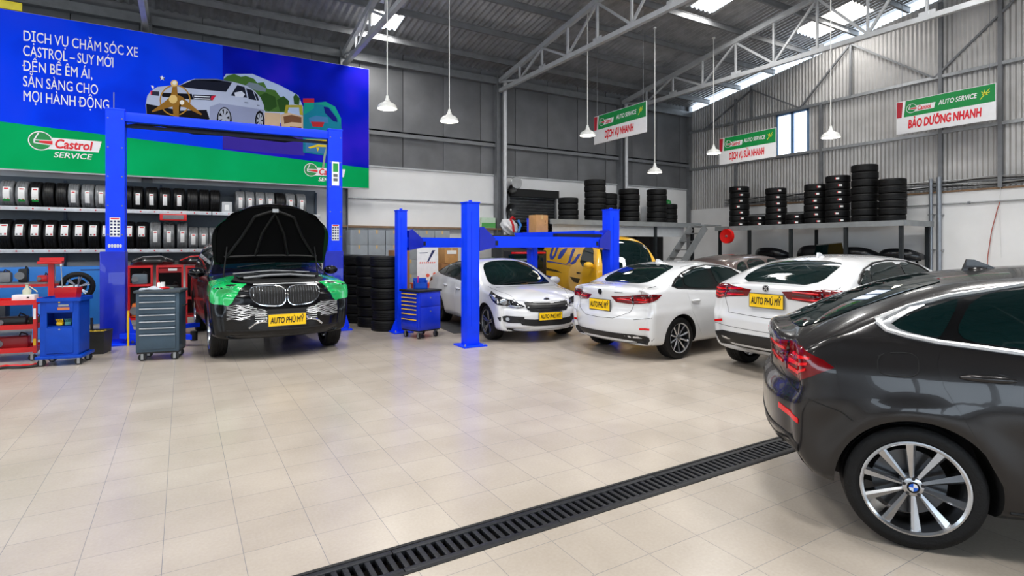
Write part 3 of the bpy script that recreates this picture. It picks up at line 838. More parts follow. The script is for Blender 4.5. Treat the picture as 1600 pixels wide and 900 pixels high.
def fastback(label, loc, hd, mat, rims, group=None, dark=False):
    c = Car(FB if dark else FBW, 'car', label, loc, hd, mat, group)
    for sd, fr in ((-1, 'R'), (1, 'L')):
        # doors first, then glass
        for nm, pts in (('rear_door', [(.13, 1.15), (.105, 1.05), (.13, .93), (.26, .68), (.38, .44), (.46, .33), (1.1, .31), (1.14, .6), (1.17, 1.07), (.7, 1.10)]), ('front_door', [(1.185, 1.07), (1.155, .6), (1.12, .31), (2.45, .31), (2.55, .6), (2.52, 1.0), (2.3, 1.03)])):
            d = c.decal(nm, pts, fr, mat, .0025, .05, thick=.012)
            c.handle((.32 if nm == 'rear_door' else 1.42), .985 if nm == 'rear_door' else .97, sd, mat if dark else mat, .23, d)
        c.decal('window_trim', FB_GLASS_O, fr, M('window_pillar_black', (10, 10, 11), .15), .003, .06)
        c.line('chrome_window_trim', FB_GLASS_O, fr, .011 if not dark else .015, ALU if dark else CLAD, closed=True, step=.03, lift=.004)
        for pts in (FB_Q, FB_R, FB_F): c.decal('side_window', arc_round(pts, 2), fr, CARGLASS, .007, .06)
        if dark: c.decal('window_corner_trim', [(-.17, 1.27), (-.125, 1.205), (-.03, 1.178), (.1, 1.158), (.1, 1.182), (0, 1.202), (-.06, 1.222), (-.095, 1.25), (-.06, 1.275), (.0, 1.315), (.08, 1.355), (.07, 1.375), (-.06, 1.32)], fr, ALU, .012, .03)
        c.line('side_sill_trim', [(.42, .29), (1.2, .27), (2.6, .27)], fr, .008, CLAD)
        c.mirror(2.2, 1.08, sd)
        # tail lamp wraps the corner
        ob = ('O', 45 if sd < 0 else -45, -.66, sd * .85); q = -sd
        S = lambda pts: [(q * u, v + (-.03 if dark else .06)) for u, v in pts]
        L = c.decal('tail_light', S([(-.50, 1.075), (-.3, 1.10), (-.1, 1.12), (.08, 1.115), (.2, 1.06), (.25, 1.02), (.16, .955), (.06, .905), (-.06, .93), (-.2, .955), (-.44, .985)]), ob, TAILRED, .006, .03)
        for e in (0, .055, .11):
            c.decal('tail_light_bar', S([(-.07, .955 + e * .75), (.03, .935 + e), (.13 + e * .1, .985 + e * .6), (.13 + e * .1, 1.0 + e * .6), (.03, .957 + e), (-.07, .977 + e * .75)]), ob, TAILHOT, .011, .03, L)
        c.decal('tail_light_dark_band', S([(-.125, 1.115), (-.105, 1.115), (-.095, .945), (-.115, .945)]), ob, TAILDK, .010, .04, L)
        for e in (0, .045, .08): c.decal('tail_light_bar', S([(-.40, .995 + e), (-.15, .975 + e), (-.15, .992 + e), (-.40, 1.008 + e)]), ob, TAILHOT if e != .045 else TAILDK, .011, .05, L)
        c.decal('reflector', [(q * u, v) for u, v in [(-.12, .70), (-.12, .665), (.09, .63), (.09, .66)]], ob, TAILHOT, .005, .04)
        for x in (0, 3.07): c.wheel(x, .345, sd, rims, rr=.735)
    c.decal('rear_window', arc_round([(-.57, .56), (-.57, -.56), (.22, -.50), (.27, -.3), (.28, 0), (.27, .3), (.22, .50)], 2), 'T', CARGLASS, .005, .07)
    c.decal('windscreen', arc_round([(2.75, .66), (2.85, .35), (2.87, 0), (2.85, -.35), (2.75, -.66), (2.02, -.5), (1.98, 0), (2.02, .5)], 2), 'T', CARGLASS, .005, .07)
    c.decal('rear_diffuser', [(-.88, .50), (-.7, .54), (.7, .54), (.88, .50), (.82, .33), (-.82, .33)], 'B', CLAD, .006, .06)
    c.decal('headlight', [(.42, .80), (.9, .86), (.86, .74), (.45, .70)], 'F', LENS, .005, .05); c.decal('headlight', [(-.42, .80), (-.9, .86), (-.86, .74), (-.45, .70)], 'F', LENS, .005, .05)
    for y in (.2, -.2): c.decal('grille', arc_round([(y - .15, .78), (y + .15, .78), (y + .13, .58), (y - .13, .58)], 2), 'F', CLAD, .006, .05)
    c.fin(.55)
    return c
dk = M('dark_grey_metallic_paint', (40, 38, 38), .22, .35, .45, .02, 3, spec=.3)
wp = paint('white_paint', (219, 220, 222), 0, .2)
DK = fastback('dark grey metallic fastback car in the right foreground, front end out of the picture', (4.26, 2.04), -54.5, dk, 'vspoke', None, True)
DK.seams([('R', [(-.66, .9), (-.6, .82), (-.36, .745), (-.3, .70)]), ('R', arc_round([(-.17, 1.09), (.02, 1.105), (.02, .97), (-.18, .97)], 2) + [(-.17, 1.07)]), ('B', [(-.9, .86), (0, .86), (.9, .86)]), ('R', [(-.3, 1.32), (-.45, 1.24), (-.7, 1.09)])])
WB = fastback('white fastback car with long red tail lights and yellow plate, behind the dark grey car', (7.15, 4.45), 2, wp, 'ten')
WB.seams([('B', [(-.78, 1.21), (-.74, 1.13), (-.6, .80), (0, .78), (.6, .80), (.74, 1.13), (.78, 1.21)]), ('B', [(-.9, .62), (0, .60), (.9, .62)])])
WB.plate('B', .0, 1.0, .46, .17); WB.badge('B', 0, 1.16, .045)
for y0, y1 in ((.70, .58), (-.44, -.58)): WB.decal('model_badge', [(y0, 1.135), (y1, 1.135), (y1, 1.15), (y0, 1.15)], 'B', STEELDK, .004, .05)
# ---- white compact saloon seen from behind
def side_set(c, fr, sd, mat, doors, glass_o, panes, chrome=None, handles=(), wheel_style='ten', wb=2.7, rr=.69, steer=0, hmat=None, trimr=.008):
    for k, (nm, pts) in enumerate(doors):
        d = c.decal(nm, pts, fr, mat, .0025, .06, thick=.012)
        if k < len(handles): c.handle(handles[k][0], handles[k][1], sd, hmat or mat, .2, d)
    if glass_o:
        c.decal('window_trim', glass_o, fr, M('window_pillar_black', (10, 10, 11), .15), .003, .06)
        c.line('window_seal', glass_o, fr, trimr, chrome or CLAD, closed=True, step=.03, lift=.003)
    for pts in panes: c.decal('side_window', arc_round(pts, 2), fr, CARGLASS, .007, .06)
    for x in (0, wb): c.wheel(x, c.p['R'], sd, wheel_style, rr=rr, steer=steer if x == c.p.get('steer_x') else 0)

SED = dict(W=1.80, R=.318, Ra=.365, wheels=[(0, .318), (2.7, .318)], N=(110, 22, 30), inset=.03,
    top=[(-.86, 1.00), (-.82, 1.06), (-.65, 1.10), (-.38, 1.125), (-.1, 1.24), (.3, 1.375), (.7, 1.44), (1.1, 1.455), (1.5, 1.43), (1.85, 1.35), (2.3, 1.13), (2.6, .99), (3.0, .92), (3.35, .82), (3.55, .70), (3.62, .60)],
    bottom=[(-.86, .27), (-.5, .20), (.4, .17), (2.5, .17), (3.3, .19), (3.62, .24)],
    rear=[(.25, .1), (.45, .0), (.62, -.01), (.78, .05), (.95, .05), (1.1, .0)],
    front=[(.2, -.08), (.4, 0), (.6, -.02), (.75, -.08), (.9, -.2)],
    belt=[(-.8, 1.07), (0, 1.05), (.6, 1.01), (1.8, .955), (3.6, .93)],
    side=[(.17, .89), (.3, .955), (.5, .985), (.66, 1.0), (.8, .995), (.92, .975), (1.06, .945)],
    tumble=.46, Le=(.46, .6), bow=(.16, .3), Ht=.10, flare=.012, creases=[(.74, .03, .01, .03)], Lp=.45)
MZ = Car(SED, 'car', 'white saloon seen from behind, between the white saloon on the lift and the white fastback', (6.40, 6.75), 4, wp)
go = [(-.13, 1.10), (-.02, 1.065), (.4, 1.035), (1.0, 1.005), (1.7, .975), (2.12, .965), (1.9, 1.16), (1.62, 1.32), (1.35, 1.375), (1.0, 1.392), (.6, 1.365), (.25, 1.285), (.02, 1.20)]
for sd, fr in ((-1, 'R'), (1, 'L')):
    side_set(MZ, fr, sd, wp, [('rear_door', [(.17, 1.03), (.24, .72), (.42, .46), (.55, .30), (.95, .28), (.97, .98)]), ('front_door', [(.985, .98), (.965, .28), (2.05, .28), (2.14, .6), (2.12, .94)])],
             go, [[(-.08, 1.105), (.0, 1.08), (.13, 1.07), (.19, 1.235), (.05, 1.185)], [(.165, 1.065), (.93, 1.03), (.93, 1.37), (.6, 1.345), (.23, 1.255)], [(1.02, 1.025), (2.04, .985), (1.88, 1.14), (1.6, 1.30), (1.3, 1.36), (1.02, 1.37)]], CLAD, ((.34, .86), (1.2, .84)), 'ten', 2.7, .70)
    ob = ('O', 45 if sd < 0 else -45, -.74, sd * .8); q = -sd
    S = lambda pts: [(q * u, v) for u, v in pts]
    L = MZ.decal('tail_light', S([(-.46, .945), (-.28, .955), (-.04, .985), (.14, 1.0), (.28, .99), (.21, .925), (.1, .875), (-.02, .85), (-.2, .845), (-.38, .86)]), ob, TAILRED, .006, .035)
    MZ.decal('tail_light_dark_band', S([(-.16, .965), (-.13, .967), (-.12, .852), (-.15, .85)]), ob, TAILDK, .010, .04, L)
    for pts, m in (([(-.1, .94), (.1, .955), (.2, .965), (.2, .98), (.1, .972), (-.1, .955)], TAILDK), ([(-.08, .90), (.05, .895), (.13, .93), (.13, .945), (.04, .912), (-.08, .917)], TAILHOT), ([(-.06, .868), (.06, .87), (.08, .885), (.08, .893), (.05, .884), (-.06, .882)], TAILHOT), ([(-.36, .90), (-.18, .90), (-.18, .915), (-.36, .915)], TAILHOT)):
        MZ.decal('tail_light_bar', S(pts), ob, m, .011, .05, L)
    MZ.decal('reflector', S([(-.05, .47), (.09, .475), (.09, .505), (-.05, .50)]), ob, TAILHOT, .004, .05)
    MZ.mirror(2.0, .97, sd)
MZ.decal('rear_window', arc_round([(-.38, .52), (-.38, -.52), (.38, -.48), (.43, -.25), (.44, 0), (.43, .25), (.38, .48)], 2), 'T', CARGLASS, .005, .07)
MZ.decal('windscreen', arc_round([(2.4, .64), (2.52, .35), (2.54, 0), (2.52, -.35), (2.4, -.64), (1.76, -.48), (1.7, 0), (1.76, .48)], 2), 'T', CARGLASS, .005, .07)
MZ.decal('rear_lower_valance', [(-.86, .36), (-.6, .40), (.6, .40), (.86, .36), (.8, .255), (-.8, .255)], 'B', CLAD, .006, .06)
MZ.seams([('B', [(-.68, 1.10), (-.55, .72), (-.3, .62), (0, .61), (.3, .62), (.55, .72), (.68, 1.10)]), ('B', [(-.86, .66), (-.62, .62)]), ('B', [(.86, .66), (.62, .62)]), ('T', [(.42, .53), (1.6, .50)]), ('T', [(.42, -.53), (1.6, -.50)])])
MZ.plate('B', 0, .80, .44, .16); MZ.badge('B', 0, 1.0, .045)
for y0, y1 in ((-.28, -.42), (.62, .54)): MZ.decal('model_badge', [(y0, 1.0), (y1, 1.0), (y1, 1.013), (y0, 1.013)], 'B', STEELDK, .004, .05)
MZ.fin(.55)

# ---- white hatchback-like saloon on the lift, nose to the camera
KI = dict(W=1.78, R=.315, Ra=.362, wheels=[(0, .315), (-2.68, .315)], N=(110, 22, 30), inset=.03,
    top=[(-3.62, .98), (-3.55, 1.04), (-3.3, 1.08), (-2.95, 1.22), (-2.4, 1.39), (-1.9, 1.45), (-1.5, 1.46), (-1.15, 1.42), (-.8, 1.27), (-.35, 1.03), (-.15, .965), (.2, .91), (.5, .84), (.72, .76), (.84, .66)],
    bottom=[(-3.62, .3), (-3.2, .2), (-2.3, .17), (-.4, .17), (.5, .18), (.84, .22)],
    rear=[(.25, .1), (.5, 0), (.9, .03), (1.1, 0)],
    front=[(.18, -.06), (.3, 0), (.48, 0), (.6, -.03), (.72, -.06), (.9, -.15)],
    belt=[(-3.6, 1.05), (-2.4, 1.02), (-1, .96), (-.3, .93), (.84, .86)],
    side=[(.17, .89), (.3, .955), (.5, .985), (.66, 1.0), (.8, .995), (.92, .965), (1.05, .94)],
    tumble=.46, Le=(.4, .62), bow=(.15, .26), Ht=.10, flare=.012, creases=[(.72, .0, .01, .03)], Lp=.5)
KA = Car(KI, 'car', 'white saloon with black grille parked nose-out between the posts of the blue lift', (5.64, 8.87), -94.5, wp)
go = [(-2.95, 1.13), (-2.8, 1.09), (-2.2, 1.05), (-1.3, 1.0), (-.62, .965), (-.48, .97), (-.72, 1.14), (-1.05, 1.31), (-1.4, 1.385), (-1.8, 1.395), (-2.2, 1.36), (-2.6, 1.27)]
for sd, fr in ((-1, 'R'), (1, 'L')):
    side_set(KA, fr, sd, wp, [('rear_door', [(-2.38, .99), (-2.36, .72), (-2.2, .5), (-2.08, .30), (-1.62, .28), (-1.60, .97)]), ('front_door', [(-1.585, .97), (-1.6, .28), (-.48, .28), (-.42, .6), (-.5, .92)])],
             go, [[(-2.88, 1.125), (-2.46, 1.085), (-2.44, 1.29), (-2.62, 1.245)], [(-2.40, 1.08), (-1.66, 1.04), (-1.66, 1.375), (-2.0, 1.365), (-2.38, 1.305)], [(-1.56, 1.035), (-.66, .985), (-.8, 1.12), (-1.1, 1.275), (-1.4, 1.36), (-1.56, 1.37)]], CLAD, ((-2.2, .86), (-1.42, .83)), 'five', -2.68, .72)
    KA.mirror(-.68, .97, sd)
    # swept headlight on the corner
    ob = ('O', 180 + 45 if sd > 0 else 180 - 45, .55, sd * .7); q = 1 if sd < 0 else -1
    S = lambda pts: [(q * u, v) for u, v in pts]
    # sideways axis runs from the grille outwards to the flank
    L = KA.decal('headlight', S([(.30, .645), (.20, .70), (.02, .755), (-.18, .815), (-.42, .885), (-.40, .82), (-.30, .745), (-.16, .675), (.0, .635), (.18, .615)]), ob, M('headlight_dark', (32, 33, 36), .1, .3, 1.0), .006, .04)
    cx, cz = -.08, .725
    KA.decal('headlight_projector', S([(cx + .052 * math.cos(2 * PI * k / 20), cz + .052 * math.sin(2 * PI * k / 20)) for k in range(20)]), ob, LENS, .012, .04, L)
    KA.decal('headlight_lens', S([(.22, .64), (.1, .66), (.0, .66), (-.02, .64), (.14, .625)]), ob, LENS, .010, .04, L)
    KA.decal('headlight_lens', S([(-.2, .74), (-.17, .77), (-.33, .83), (-.37, .83), (-.3, .77)]), ob, LENS, .010, .04, L)
    KA.decal('fog_light_surround', S([(.30, .475), (-.02, .485), (-.17, .455), (-.13, .39), (.02, .36), (.30, .365)]), ob, CLAD, .006, .05)
    KA.decal('fog_light', S([(.0 + .04 * math.cos(2 * PI * k / 16), .425 + .03 * math.sin(2 * PI * k / 16)) for k in range(16)]), ob, LENS, .011, .05)
KA.decal('grille', [(-.43, .715), (-.2, .70), (0, .695), (.2, .70), (.43, .715), (.42, .63), (.36, .565), (.2, .555), (-.2, .555), (-.36, .565), (-.42, .63)], 'F', BLACK, .006, .05)
KA.line('grille_surround', [(-.43, .715), (-.2, .70), (0, .695), (.2, .70), (.43, .715), (.42, .63), (.36, .565), (.2, .555), (-.2, .555), (-.36, .565), (-.42, .63)], 'F', .007, M('gloss_black', (8, 8, 9), .1, 0, 1), True, lift=.006)
for z in (.59, .625, .66): KA.line('grille_bar', [(-.40, z), (0, z - .005), (.40, z)], 'F', .005, M('gloss_black', (8, 8, 9), .1), lift=.009)
KA.decal('lower_grille', [(-.58, .44), (-.3, .425), (.3, .425), (.58, .44), (.5, .33), (.3, .31), (-.3, .31), (-.5, .33)], 'F', BLACKM, .006, .05)
KA.decal('lower_lip', [(-.7, .25), (.7, .25), (.66, .20), (-.66, .20)], 'F', CLAD, .006, .06)
KA.decal('windscreen', arc_round([(-.30, .68), (-.17, .4), (-.14, 0), (-.17, -.4), (-.30, -.68), (-1.0, -.53), (-1.1, -.25), (-1.12, 0), (-1.1, .25), (-1.0, .53)], 2), 'T', CARGLASS, .005, .06)
KA.decal('rear_window', arc_round([(-3.2, .52), (-3.25, 0), (-3.2, -.52), (-2.62, -.48), (-2.56, 0), (-2.62, .48)], 2), 'T', CARGLASS, .005, .08)
KA.decal('sunroof', arc_round([(-1.95, .42), (-1.95, -.42), (-1.38, -.40), (-1.34, 0), (-1.38, .40)], 2), 'T', CARGLASS, .005, .08)
KA.seams([('T', [(-.25, .72), (.2, .68), (.55, .55), (.70, .35), (.74, 0), (.70, -.35), (.55, -.55), (.2, -.68), (-.25, -.72)]), ('T', [(-.1, .62), (-.04, 0), (-.1, -.62)])])
for y0, y1 in ((.1, .6), (-.45, .1)): KA.line('wiper', [(-.2, y0), (-.26, y1)], 'T', .007, CLAD, lift=.015)
KA.plate('F', 0, .475, .46, .13); KA.badge('F', 0, .755, .032, 'oval')
for sd in (-1, 1):
    ob = ('O', 45 if sd < 0 else -45, -3.45, sd * .75); KA.decal('tail_light', [(-sd * u, v) for u, v in [(-.2, .96), (.25, .98), (.28, .92), (.1, .85), (-.2, .85)]], ob, TAILRED, .006, .05)

# ---- black off-roader with its bonnet open
SV = dict(W=2.00, R=.385, Ra=.445, wheels=[(0, .385), (-3.13, .385)], N=(110, 22, 34), inset=.03,
    top=[(-4.15, 1.55), (-4.1, 1.70), (-3.6, 1.80), (-2.8, 1.85), (-2.0, 1.86), (-1.5, 1.82), (-1.15, 1.68), (-.62, 1.36), (-.45, 1.27), (-.2, 1.25), (.2, 1.22), (.55, 1.18), (.78, 1.13), (.90, 1.04)],
    bottom=[(-4.15, .45), (-3.6, .3), (-2.6, .26), (-.6, .26), (.5, .30), (.90, .34)],
    rear=[(.3, .1), (.6, 0), (1.2, .03), (1.5, .1), (1.8, .2)],
    front=[(.3, -.08), (.45, 0), (.65, .0), (.85, -.04), (1.05, -.07), (1.2, -.12)],
    belt=[(-4.1, 1.26), (-1, 1.22), (0, 1.2), (.9, 1.15)],
    side=[(.26, .88), (.4, .95), (.6, .985), (.8, 1.0), (1.0, .995), (1.15, .965), (1.26, .94)],
    tumble=.30, Le=(.4, .45), bow=(.12, .17), Ht=.10, flare=.02, creases=[(.98, 0, .01, .03)], Lp=.5)
bp_ = M('black_paint', (5, 5, 7), .2, 0, .2, .02, 3, spec=.3)
FILM = M('green_film', (18, 172, 88), .22, 0, .8, .25, 5)
SU = Car(SV, 'car', 'black off-road car with raised bonnet and green film on its wings', (1.32, 9.80), -87.5, bp_)
go = [(-3.9, 1.30), (-3.0, 1.285), (-1.6, 1.265), (-.68, 1.25), (-.60, 1.27), (-1.1, 1.58), (-1.5, 1.72), (-2.2, 1.765), (-3.2, 1.74), (-3.8, 1.66)]
for sd, fr in ((-1, 'R'), (1, 'L')):
    side_set(SU, fr, sd, bp_, [('rear_door', [(-2.75, 1.22), (-2.7, .8), (-2.5, .48), (-1.75, .46), (-1.72, 1.22)]), ('front_door', [(-1.70, 1.22), (-1.73, .46), (-.62, .48), (-.56, .8), (-.6, 1.2)])],
             go, [[(-3.8, 1.34), (-2.85, 1.33), (-2.85, 1.70), (-3.2, 1.69), (-3.72, 1.62)], [(-2.78, 1.33), (-1.78, 1.31), (-1.78, 1.70), (-2.2, 1.72), (-2.78, 1.71)], [(-1.68, 1.31), (-.8, 1.29), (-1.15, 1.54), (-1.5, 1.67), (-1.68, 1.69)]], CHROME, ((-2.55, 1.08), (-1.5, 1.08)), 'suv', -3.13, .70)
    SU.mirror(-.72, 1.24, sd)
    ob = ('O', 180 + 40 if sd > 0 else 180 - 40, .5, sd * .75); q = 1 if sd < 0 else -1
    S = lambda pts: [(q * u, v) for u, v in pts]
    SU.decal('green_film', S([(.26, 1.135), (.12, 1.145), (.0, 1.16), (-.12, 1.20), (-.3, 1.225), (-.48, 1.15), (-.50, 1.05), (-.36, 1.0), (-.22, .93), (-.06, .86), (.10, .825), (.16, .88), (.20, .98)]), ob, FILM, .008, .04)
    sy = sd
    I = [(sy * .80, .85), (sy * .60, .86), (sy * .46, .81), (sy * .30, .77), (sy * .28, .66), (sy * .42, .66), (sy * .52, .62), (sy * .64, .59), (sy * .80, .63)]
    SU.decal('air_intake', I, 'F', BLACKM, .006, .05)
    for k in range(9):
        z0 = .635 + k * .024
        yi = .50 if z0 < .66 else .30 if z0 < .77 else .40 + (z0 - .77) * 1.8
        yo = .79
        n_ = max(3, int((yo - yi) / .05)); pts = [(sy * (yi + (yo - yi) * q / n_), z0 + .010 * math.sin(q * 2.1 + k)) for q in range(n_ + 1)]
        SU.line('intake_slat', pts, 'F', .0042, ALU, lift=.012, step=.04)
    SU.line('intake_trim', [(sy * .52, .50), (sy * .44, .57), (sy * .30, .60), (sy * .28, .64)], 'F', .016, CHROME, lift=.006)
# the grille: two framed banks of upright bars
for sy in (-1, 1):
    outl = arc_round([(sy * .015, 1.10), (sy * .46, 1.10), (sy * .50, 1.03), (sy * .47, .90), (sy * .36, .825), (sy * .10, .80), (sy * .015, .86)], 2)
    g = SU.decal('grille', outl, 'F', BLACKM, .006, .05)
    SU.line('grille_surround', outl, 'F', .010, CHROME, True, step=.03, lift=.012, parent=g)
    for k in range(11):
        y = .055 + k * .039
        zt_ = 1.085; zb_ = .835 if y < .34 else .835 + (y - .34) * .95
        SU.line('grille_bar', [(sy * y, zb_ + .01), (sy * y, zt_)], 'F', .0055, CHROME, step=.06, lift=.012, parent=g)
SU.line('bonnet_edge_trim', [(-.44, 1.125), (0, 1.13), (.44, 1.125)], 'F', .012, STEEL, lift=.004)
SU.decal('lower_grille', [(-.44, .76), (.44, .76), (.46, .56), (-.46, .56)], 'F', BLACKM, .005, .06)
for k in range(6):
    z = .58 + k * .03
    for sy in (-1, 1): SU.line('lower_grille_bar', [(sy * .28, z), (sy * .44, z)], 'F', .006, STEEL, lift=.008)
SU.decal('lower_lip', [(-.8, .47), (.8, .47), (.75, .36), (-.75, .36)], 'F', CLAD, .006, .06)
SU.decal('windscreen', arc_round([(-.66, .80), (-.55, .4), (-.53, 0), (-.55, -.4), (-.66, -.80), (-1.3, -.66), (-1.38, 0), (-1.3, .66)], 2), 'T', CARGLASS, .005, .07)
SU.decal('engine_bay', arc_round([(-.42, .74), (.5, .66), (.68, .4), (.70, 0), (.68, -.4), (.5, -.66), (-.42, -.74)], 1), 'T', BLACKM, .004, .08)
mb = MB(); mb.box((.15, 0, 1.255), (.6, .62, .06), bev=.02); mb.box((.15, .48, 1.24), (.5, .22, .05), bev=.02); mb.box((.2, -.5, 1.24), (.45, .2, .05), bev=.02)
mb.build('engine_cover', M('engine_cover_plastic', (22, 23, 25), .3), SU.root)
mb = MB(); mb.tube([(.5, -.55, 1.22), (.54, -.2, 1.255), (.52, .1, 1.26), (.5, .5, 1.22)], .02, 10); mb.build('engine_hose', STEELDK, SU.root)
mb = MB(); mb.tube([(-.3, -.6, 1.25), (-.33, 0, 1.29), (-.3, .6, 1.25)], .018, 8); mb.build('engine_hose', STEELDK, SU.root)
for y0, y1 in ((.12, .68), (-.5, .1)): SU.line('wiper', [(-.60, y0), (-.68, y1)], 'T', .008, CLAD, lift=.02)
# raised bonnet: a curved panel with a ribbed underside, hinged at the windscreen
def bonnet():
    bm = bmesh.new(); nu, nv = 16, 20; g = []
    A = math.radians(66)
    for layer in (0, 1):
        rows = []
        for i in range(nu + 1):
            t = i / nu; row = []
            for j in range(nv + 1):
                v = -1 + 2 * j / nv
                wd = .86 + .05 * math.sin(PI * t) if t < .5 else .91 - .22 * ((t - .5) / .5) ** 2.6
                L = 1.06 * t - .24 * t * abs(v) ** 2.5 * (1 if t > .5 else t * 2)
                sag = .10 * (1 - v * v) * (1 - .2 * t) + .10 * math.sin(PI * min(t, 1)) * .5      # panel crown
                rib = 0
                d = sag - (.035 if layer else 0)
                x = -.40 + L * math.cos(A) - d * math.sin(A); z = 1.41 + L * math.sin(A) + d * math.cos(A) * .6
                row.append(bm.verts.new((x, v * wd, z)))
            rows.append(row)
        g.append(rows)
    for l in (0, 1):
        for i in range(nu):
            for j in range(nv):
                q = (g[l][i][j], g[l][i + 1][j], g[l][i + 1][j + 1], g[l][i][j + 1]); bm.faces.new(q)
    for i in range(nu):
        for j in (0, nv): bm.faces.new((g[0][i][j], g[0][i + 1][j], g[1][i + 1][j], g[1][i][j]))
    for j in range(nv):
        for i in (0, nu): bm.faces.new((g[0][i][j], g[0][i][j + 1], g[1][i][j + 1], g[1][i][j]))
    for f in bm.faces: f.smooth = True
    mb = MB(); mb.bm.free(); mb.bm = bm
    return mb.build('bonnet', bp_, SU.root, angle=45), A
bn, A_ = bonnet()
def on_bonnet(t, v, d=-.05):
    L = 1.06 * t * (1 - .22 * abs(v) ** 2.5 * t); dd = .10 * (1 - v * v) * (1 - .2 * t) + .05 * math.sin(PI * t) + d
    return (-.40 + L * math.cos(A_) - dd * math.sin(A_), v * .86, 1.41 + L * math.sin(A_) + dd * math.cos(A_) * .6)
mb = MB()
for pts in ([(.12, -.8), (.45, -.55), (.8, -.35), (.9, 0), (.8, .35), (.45, .55), (.12, .8)], [(.12, -.3), (.5, -.2), (.85, 0), (.5, .2), (.12, .3)], [(.12, -.85), (.12, 0), (.12, .85)]):
    q = []
    for k in range(len(pts) - 1):
        for m in range(5): q.append(on_bonnet(pts[k][0] + (pts[k + 1][0] - pts[k][0]) * m / 5, pts[k][1] + (pts[k + 1][1] - pts[k][1]) * m / 5, -.055))
    q.append(on_bonnet(*pts[-1], -.055)); mb.tube(q, .028, 8)
mb.build('bonnet_rib', M('bonnet_rib_black', (9, 9, 10), .5, spec=.3), bn)
mb = MB(); rows = [[mb.bm.verts.new(on_bonnet(.04 + .90 * i / 12, (-1 + 2 * j / 16) * (.97 - .22 * max(0, (i / 12 - .55) / .45) ** 2.4), -.048)) for j in range(17)] for i in range(13)]
for i in range(12):
    for j in range(16): mb.bm.faces.new((rows[i][j], rows[i + 1][j], rows[i + 1][j + 1], rows[i][j + 1])).smooth = True
mb.build('bonnet_liner', M('bonnet_liner', (7, 7, 8), .85, spec=.1), bn)
mb = MB(); mb.box(on_bonnet(.90, 0, -.075), (.03, .1, .06), bev=.01); mb.build('bonnet_latch', STEEL, bn)
mb = MB(); mb.cyl((-.3, -.74, 1.2), on_bonnet(.3, -.8, -.05), .011); mb.build('bonnet_strut', BLACKM, SU.root)
mb = MB(); mb.cyl((-.3, .74, 1.2), on_bonnet(.3, .8, -.05), .011); mb.build('bonnet_strut', BLACKM, SU.root)
SU.plate('F', 0, .60, .53, .17)

# ---- yellow delivery van behind the lift
VN = dict(W=1.75, R=.31, Ra=.36, wheels=[(0, .31), (-2.4, .31)], N=(90, 20, 34), inset=.04, cat='van',
    top=[(-3.2, 1.84), (-3.16, 1.92), (-2.9, 1.97), (-2, 1.99), (-.6, 1.985), (.0, 1.965), (.28, 1.90), (.48, 1.76), (.74, 1.36), (.84, 1.20), (.90, 1.10), (.97, .98), (1.02, .85)],
    bottom=[(-3.2, .34), (-2.8, .25), (.6, .25), (1.02, .3)],
    rear=[(.3, .1), (.6, 0), (1.5, .02), (1.9, .06)], front=[(.3, -.04), (.5, 0), (.8, -.02), (1.0, -.06)],
    belt=[(-3.2, 1.15), (1, 1.1)], side=[(.25, .9), (.4, .97), (.7, 1.0), (1.0, .995), (1.15, .98)],
    tumble=.14, step=.0, Le=(.25, .40), bow=(.06, .20), Ht=.13, Lp=.4, flare=.01)
yp = paint('yellow_paint', (246, 186, 10), 0, .3)
VB = M('van_print_blue', (38, 66, 168), .4); VD = M('van_print_dark', (66, 52, 20), .5)
YV = Car(VN, 'van', 'yellow delivery van with blue lettering parked behind the blue lift', (9.48, 10.85), -103, yp)
for sd, fr in ((-1, 'R'), (1, 'L')):
    for x in (0, -2.4): YV.wheel(x, .31, sd, 'five', rr=.66)
    YV.mirror(.60, 1.22, sd)
    d = YV.decal('front_door', [(-.32, 1.80), (-.36, .8), (-.34, .72), (.35, .72), (.62, .8), (.72, 1.15), (.36, 1.74), (.2, 1.80)], fr, yp, .003, .08, thick=.012); YV.handle(-.2, 1.02, sd, CLAD, .18, d)
    YV.decal('side_window', arc_round([(-.22, 1.20), (.64, 1.17), (.32, 1.68), (-.22, 1.72)], 1), fr, CARGLASS, .008, .08)
    YV.decal('sliding_door', [(-1.75, 1.82), (-1.75, .4), (-.50, .4), (-.42, .8), (-.40, 1.82)], fr, yp, .003, .08, thick=.012)
    if sd < 0:
        q = lambda pts: [(-2.4 + (x + 2.82) * 1.55, z - .12) for x, z in pts]
        for pts, m in (([(-2.82, 1.80), (-2.72, 1.80), (-2.72, 1.58), (-2.66, 1.52), (-2.60, 1.58), (-2.60, 1.80), (-2.50, 1.80), (-2.52, 1.56), (-2.60, 1.44), (-2.74, 1.44), (-2.82, 1.56)], VB), (arc_round([(-2.40, 1.46), (-2.36, 1.68), (-2.22, 1.76), (-2.08, 1.78), (-2.14, 1.62), (-2.24, 1.48)], 2), VB), ([(-1.86, 1.76), (-1.74, 1.76), (-1.80, 1.38), (-1.96, 1.34), (-1.88, 1.42)], VB), ([(-1.56, 1.62), (-1.46, 1.62), (-1.58, 1.40), (-1.70, 1.34), (-1.80, 1.36), (-1.66, 1.46)], VB),
                       ([(-2.88, 1.40), (-2.3, 1.37), (-1.7, 1.31), (-2.3, 1.34), (-2.88, 1.36)], VB), ([(-2.95, 1.27), (-2.85, 1.19), (-2.4, 1.16), (-2.1, 1.10), (-2.9, 1.12)], VD), ([(-2.9, .98), (-2.2, .94), (-2.2, .84), (-2.9, .88)], VB), ([(-1.75, 1.02), (-1.35, 1.0), (-1.42, .88), (-1.6, .90)], VD)):
            YV.decal('van_print', q(pts), fr, m, .010, .06)
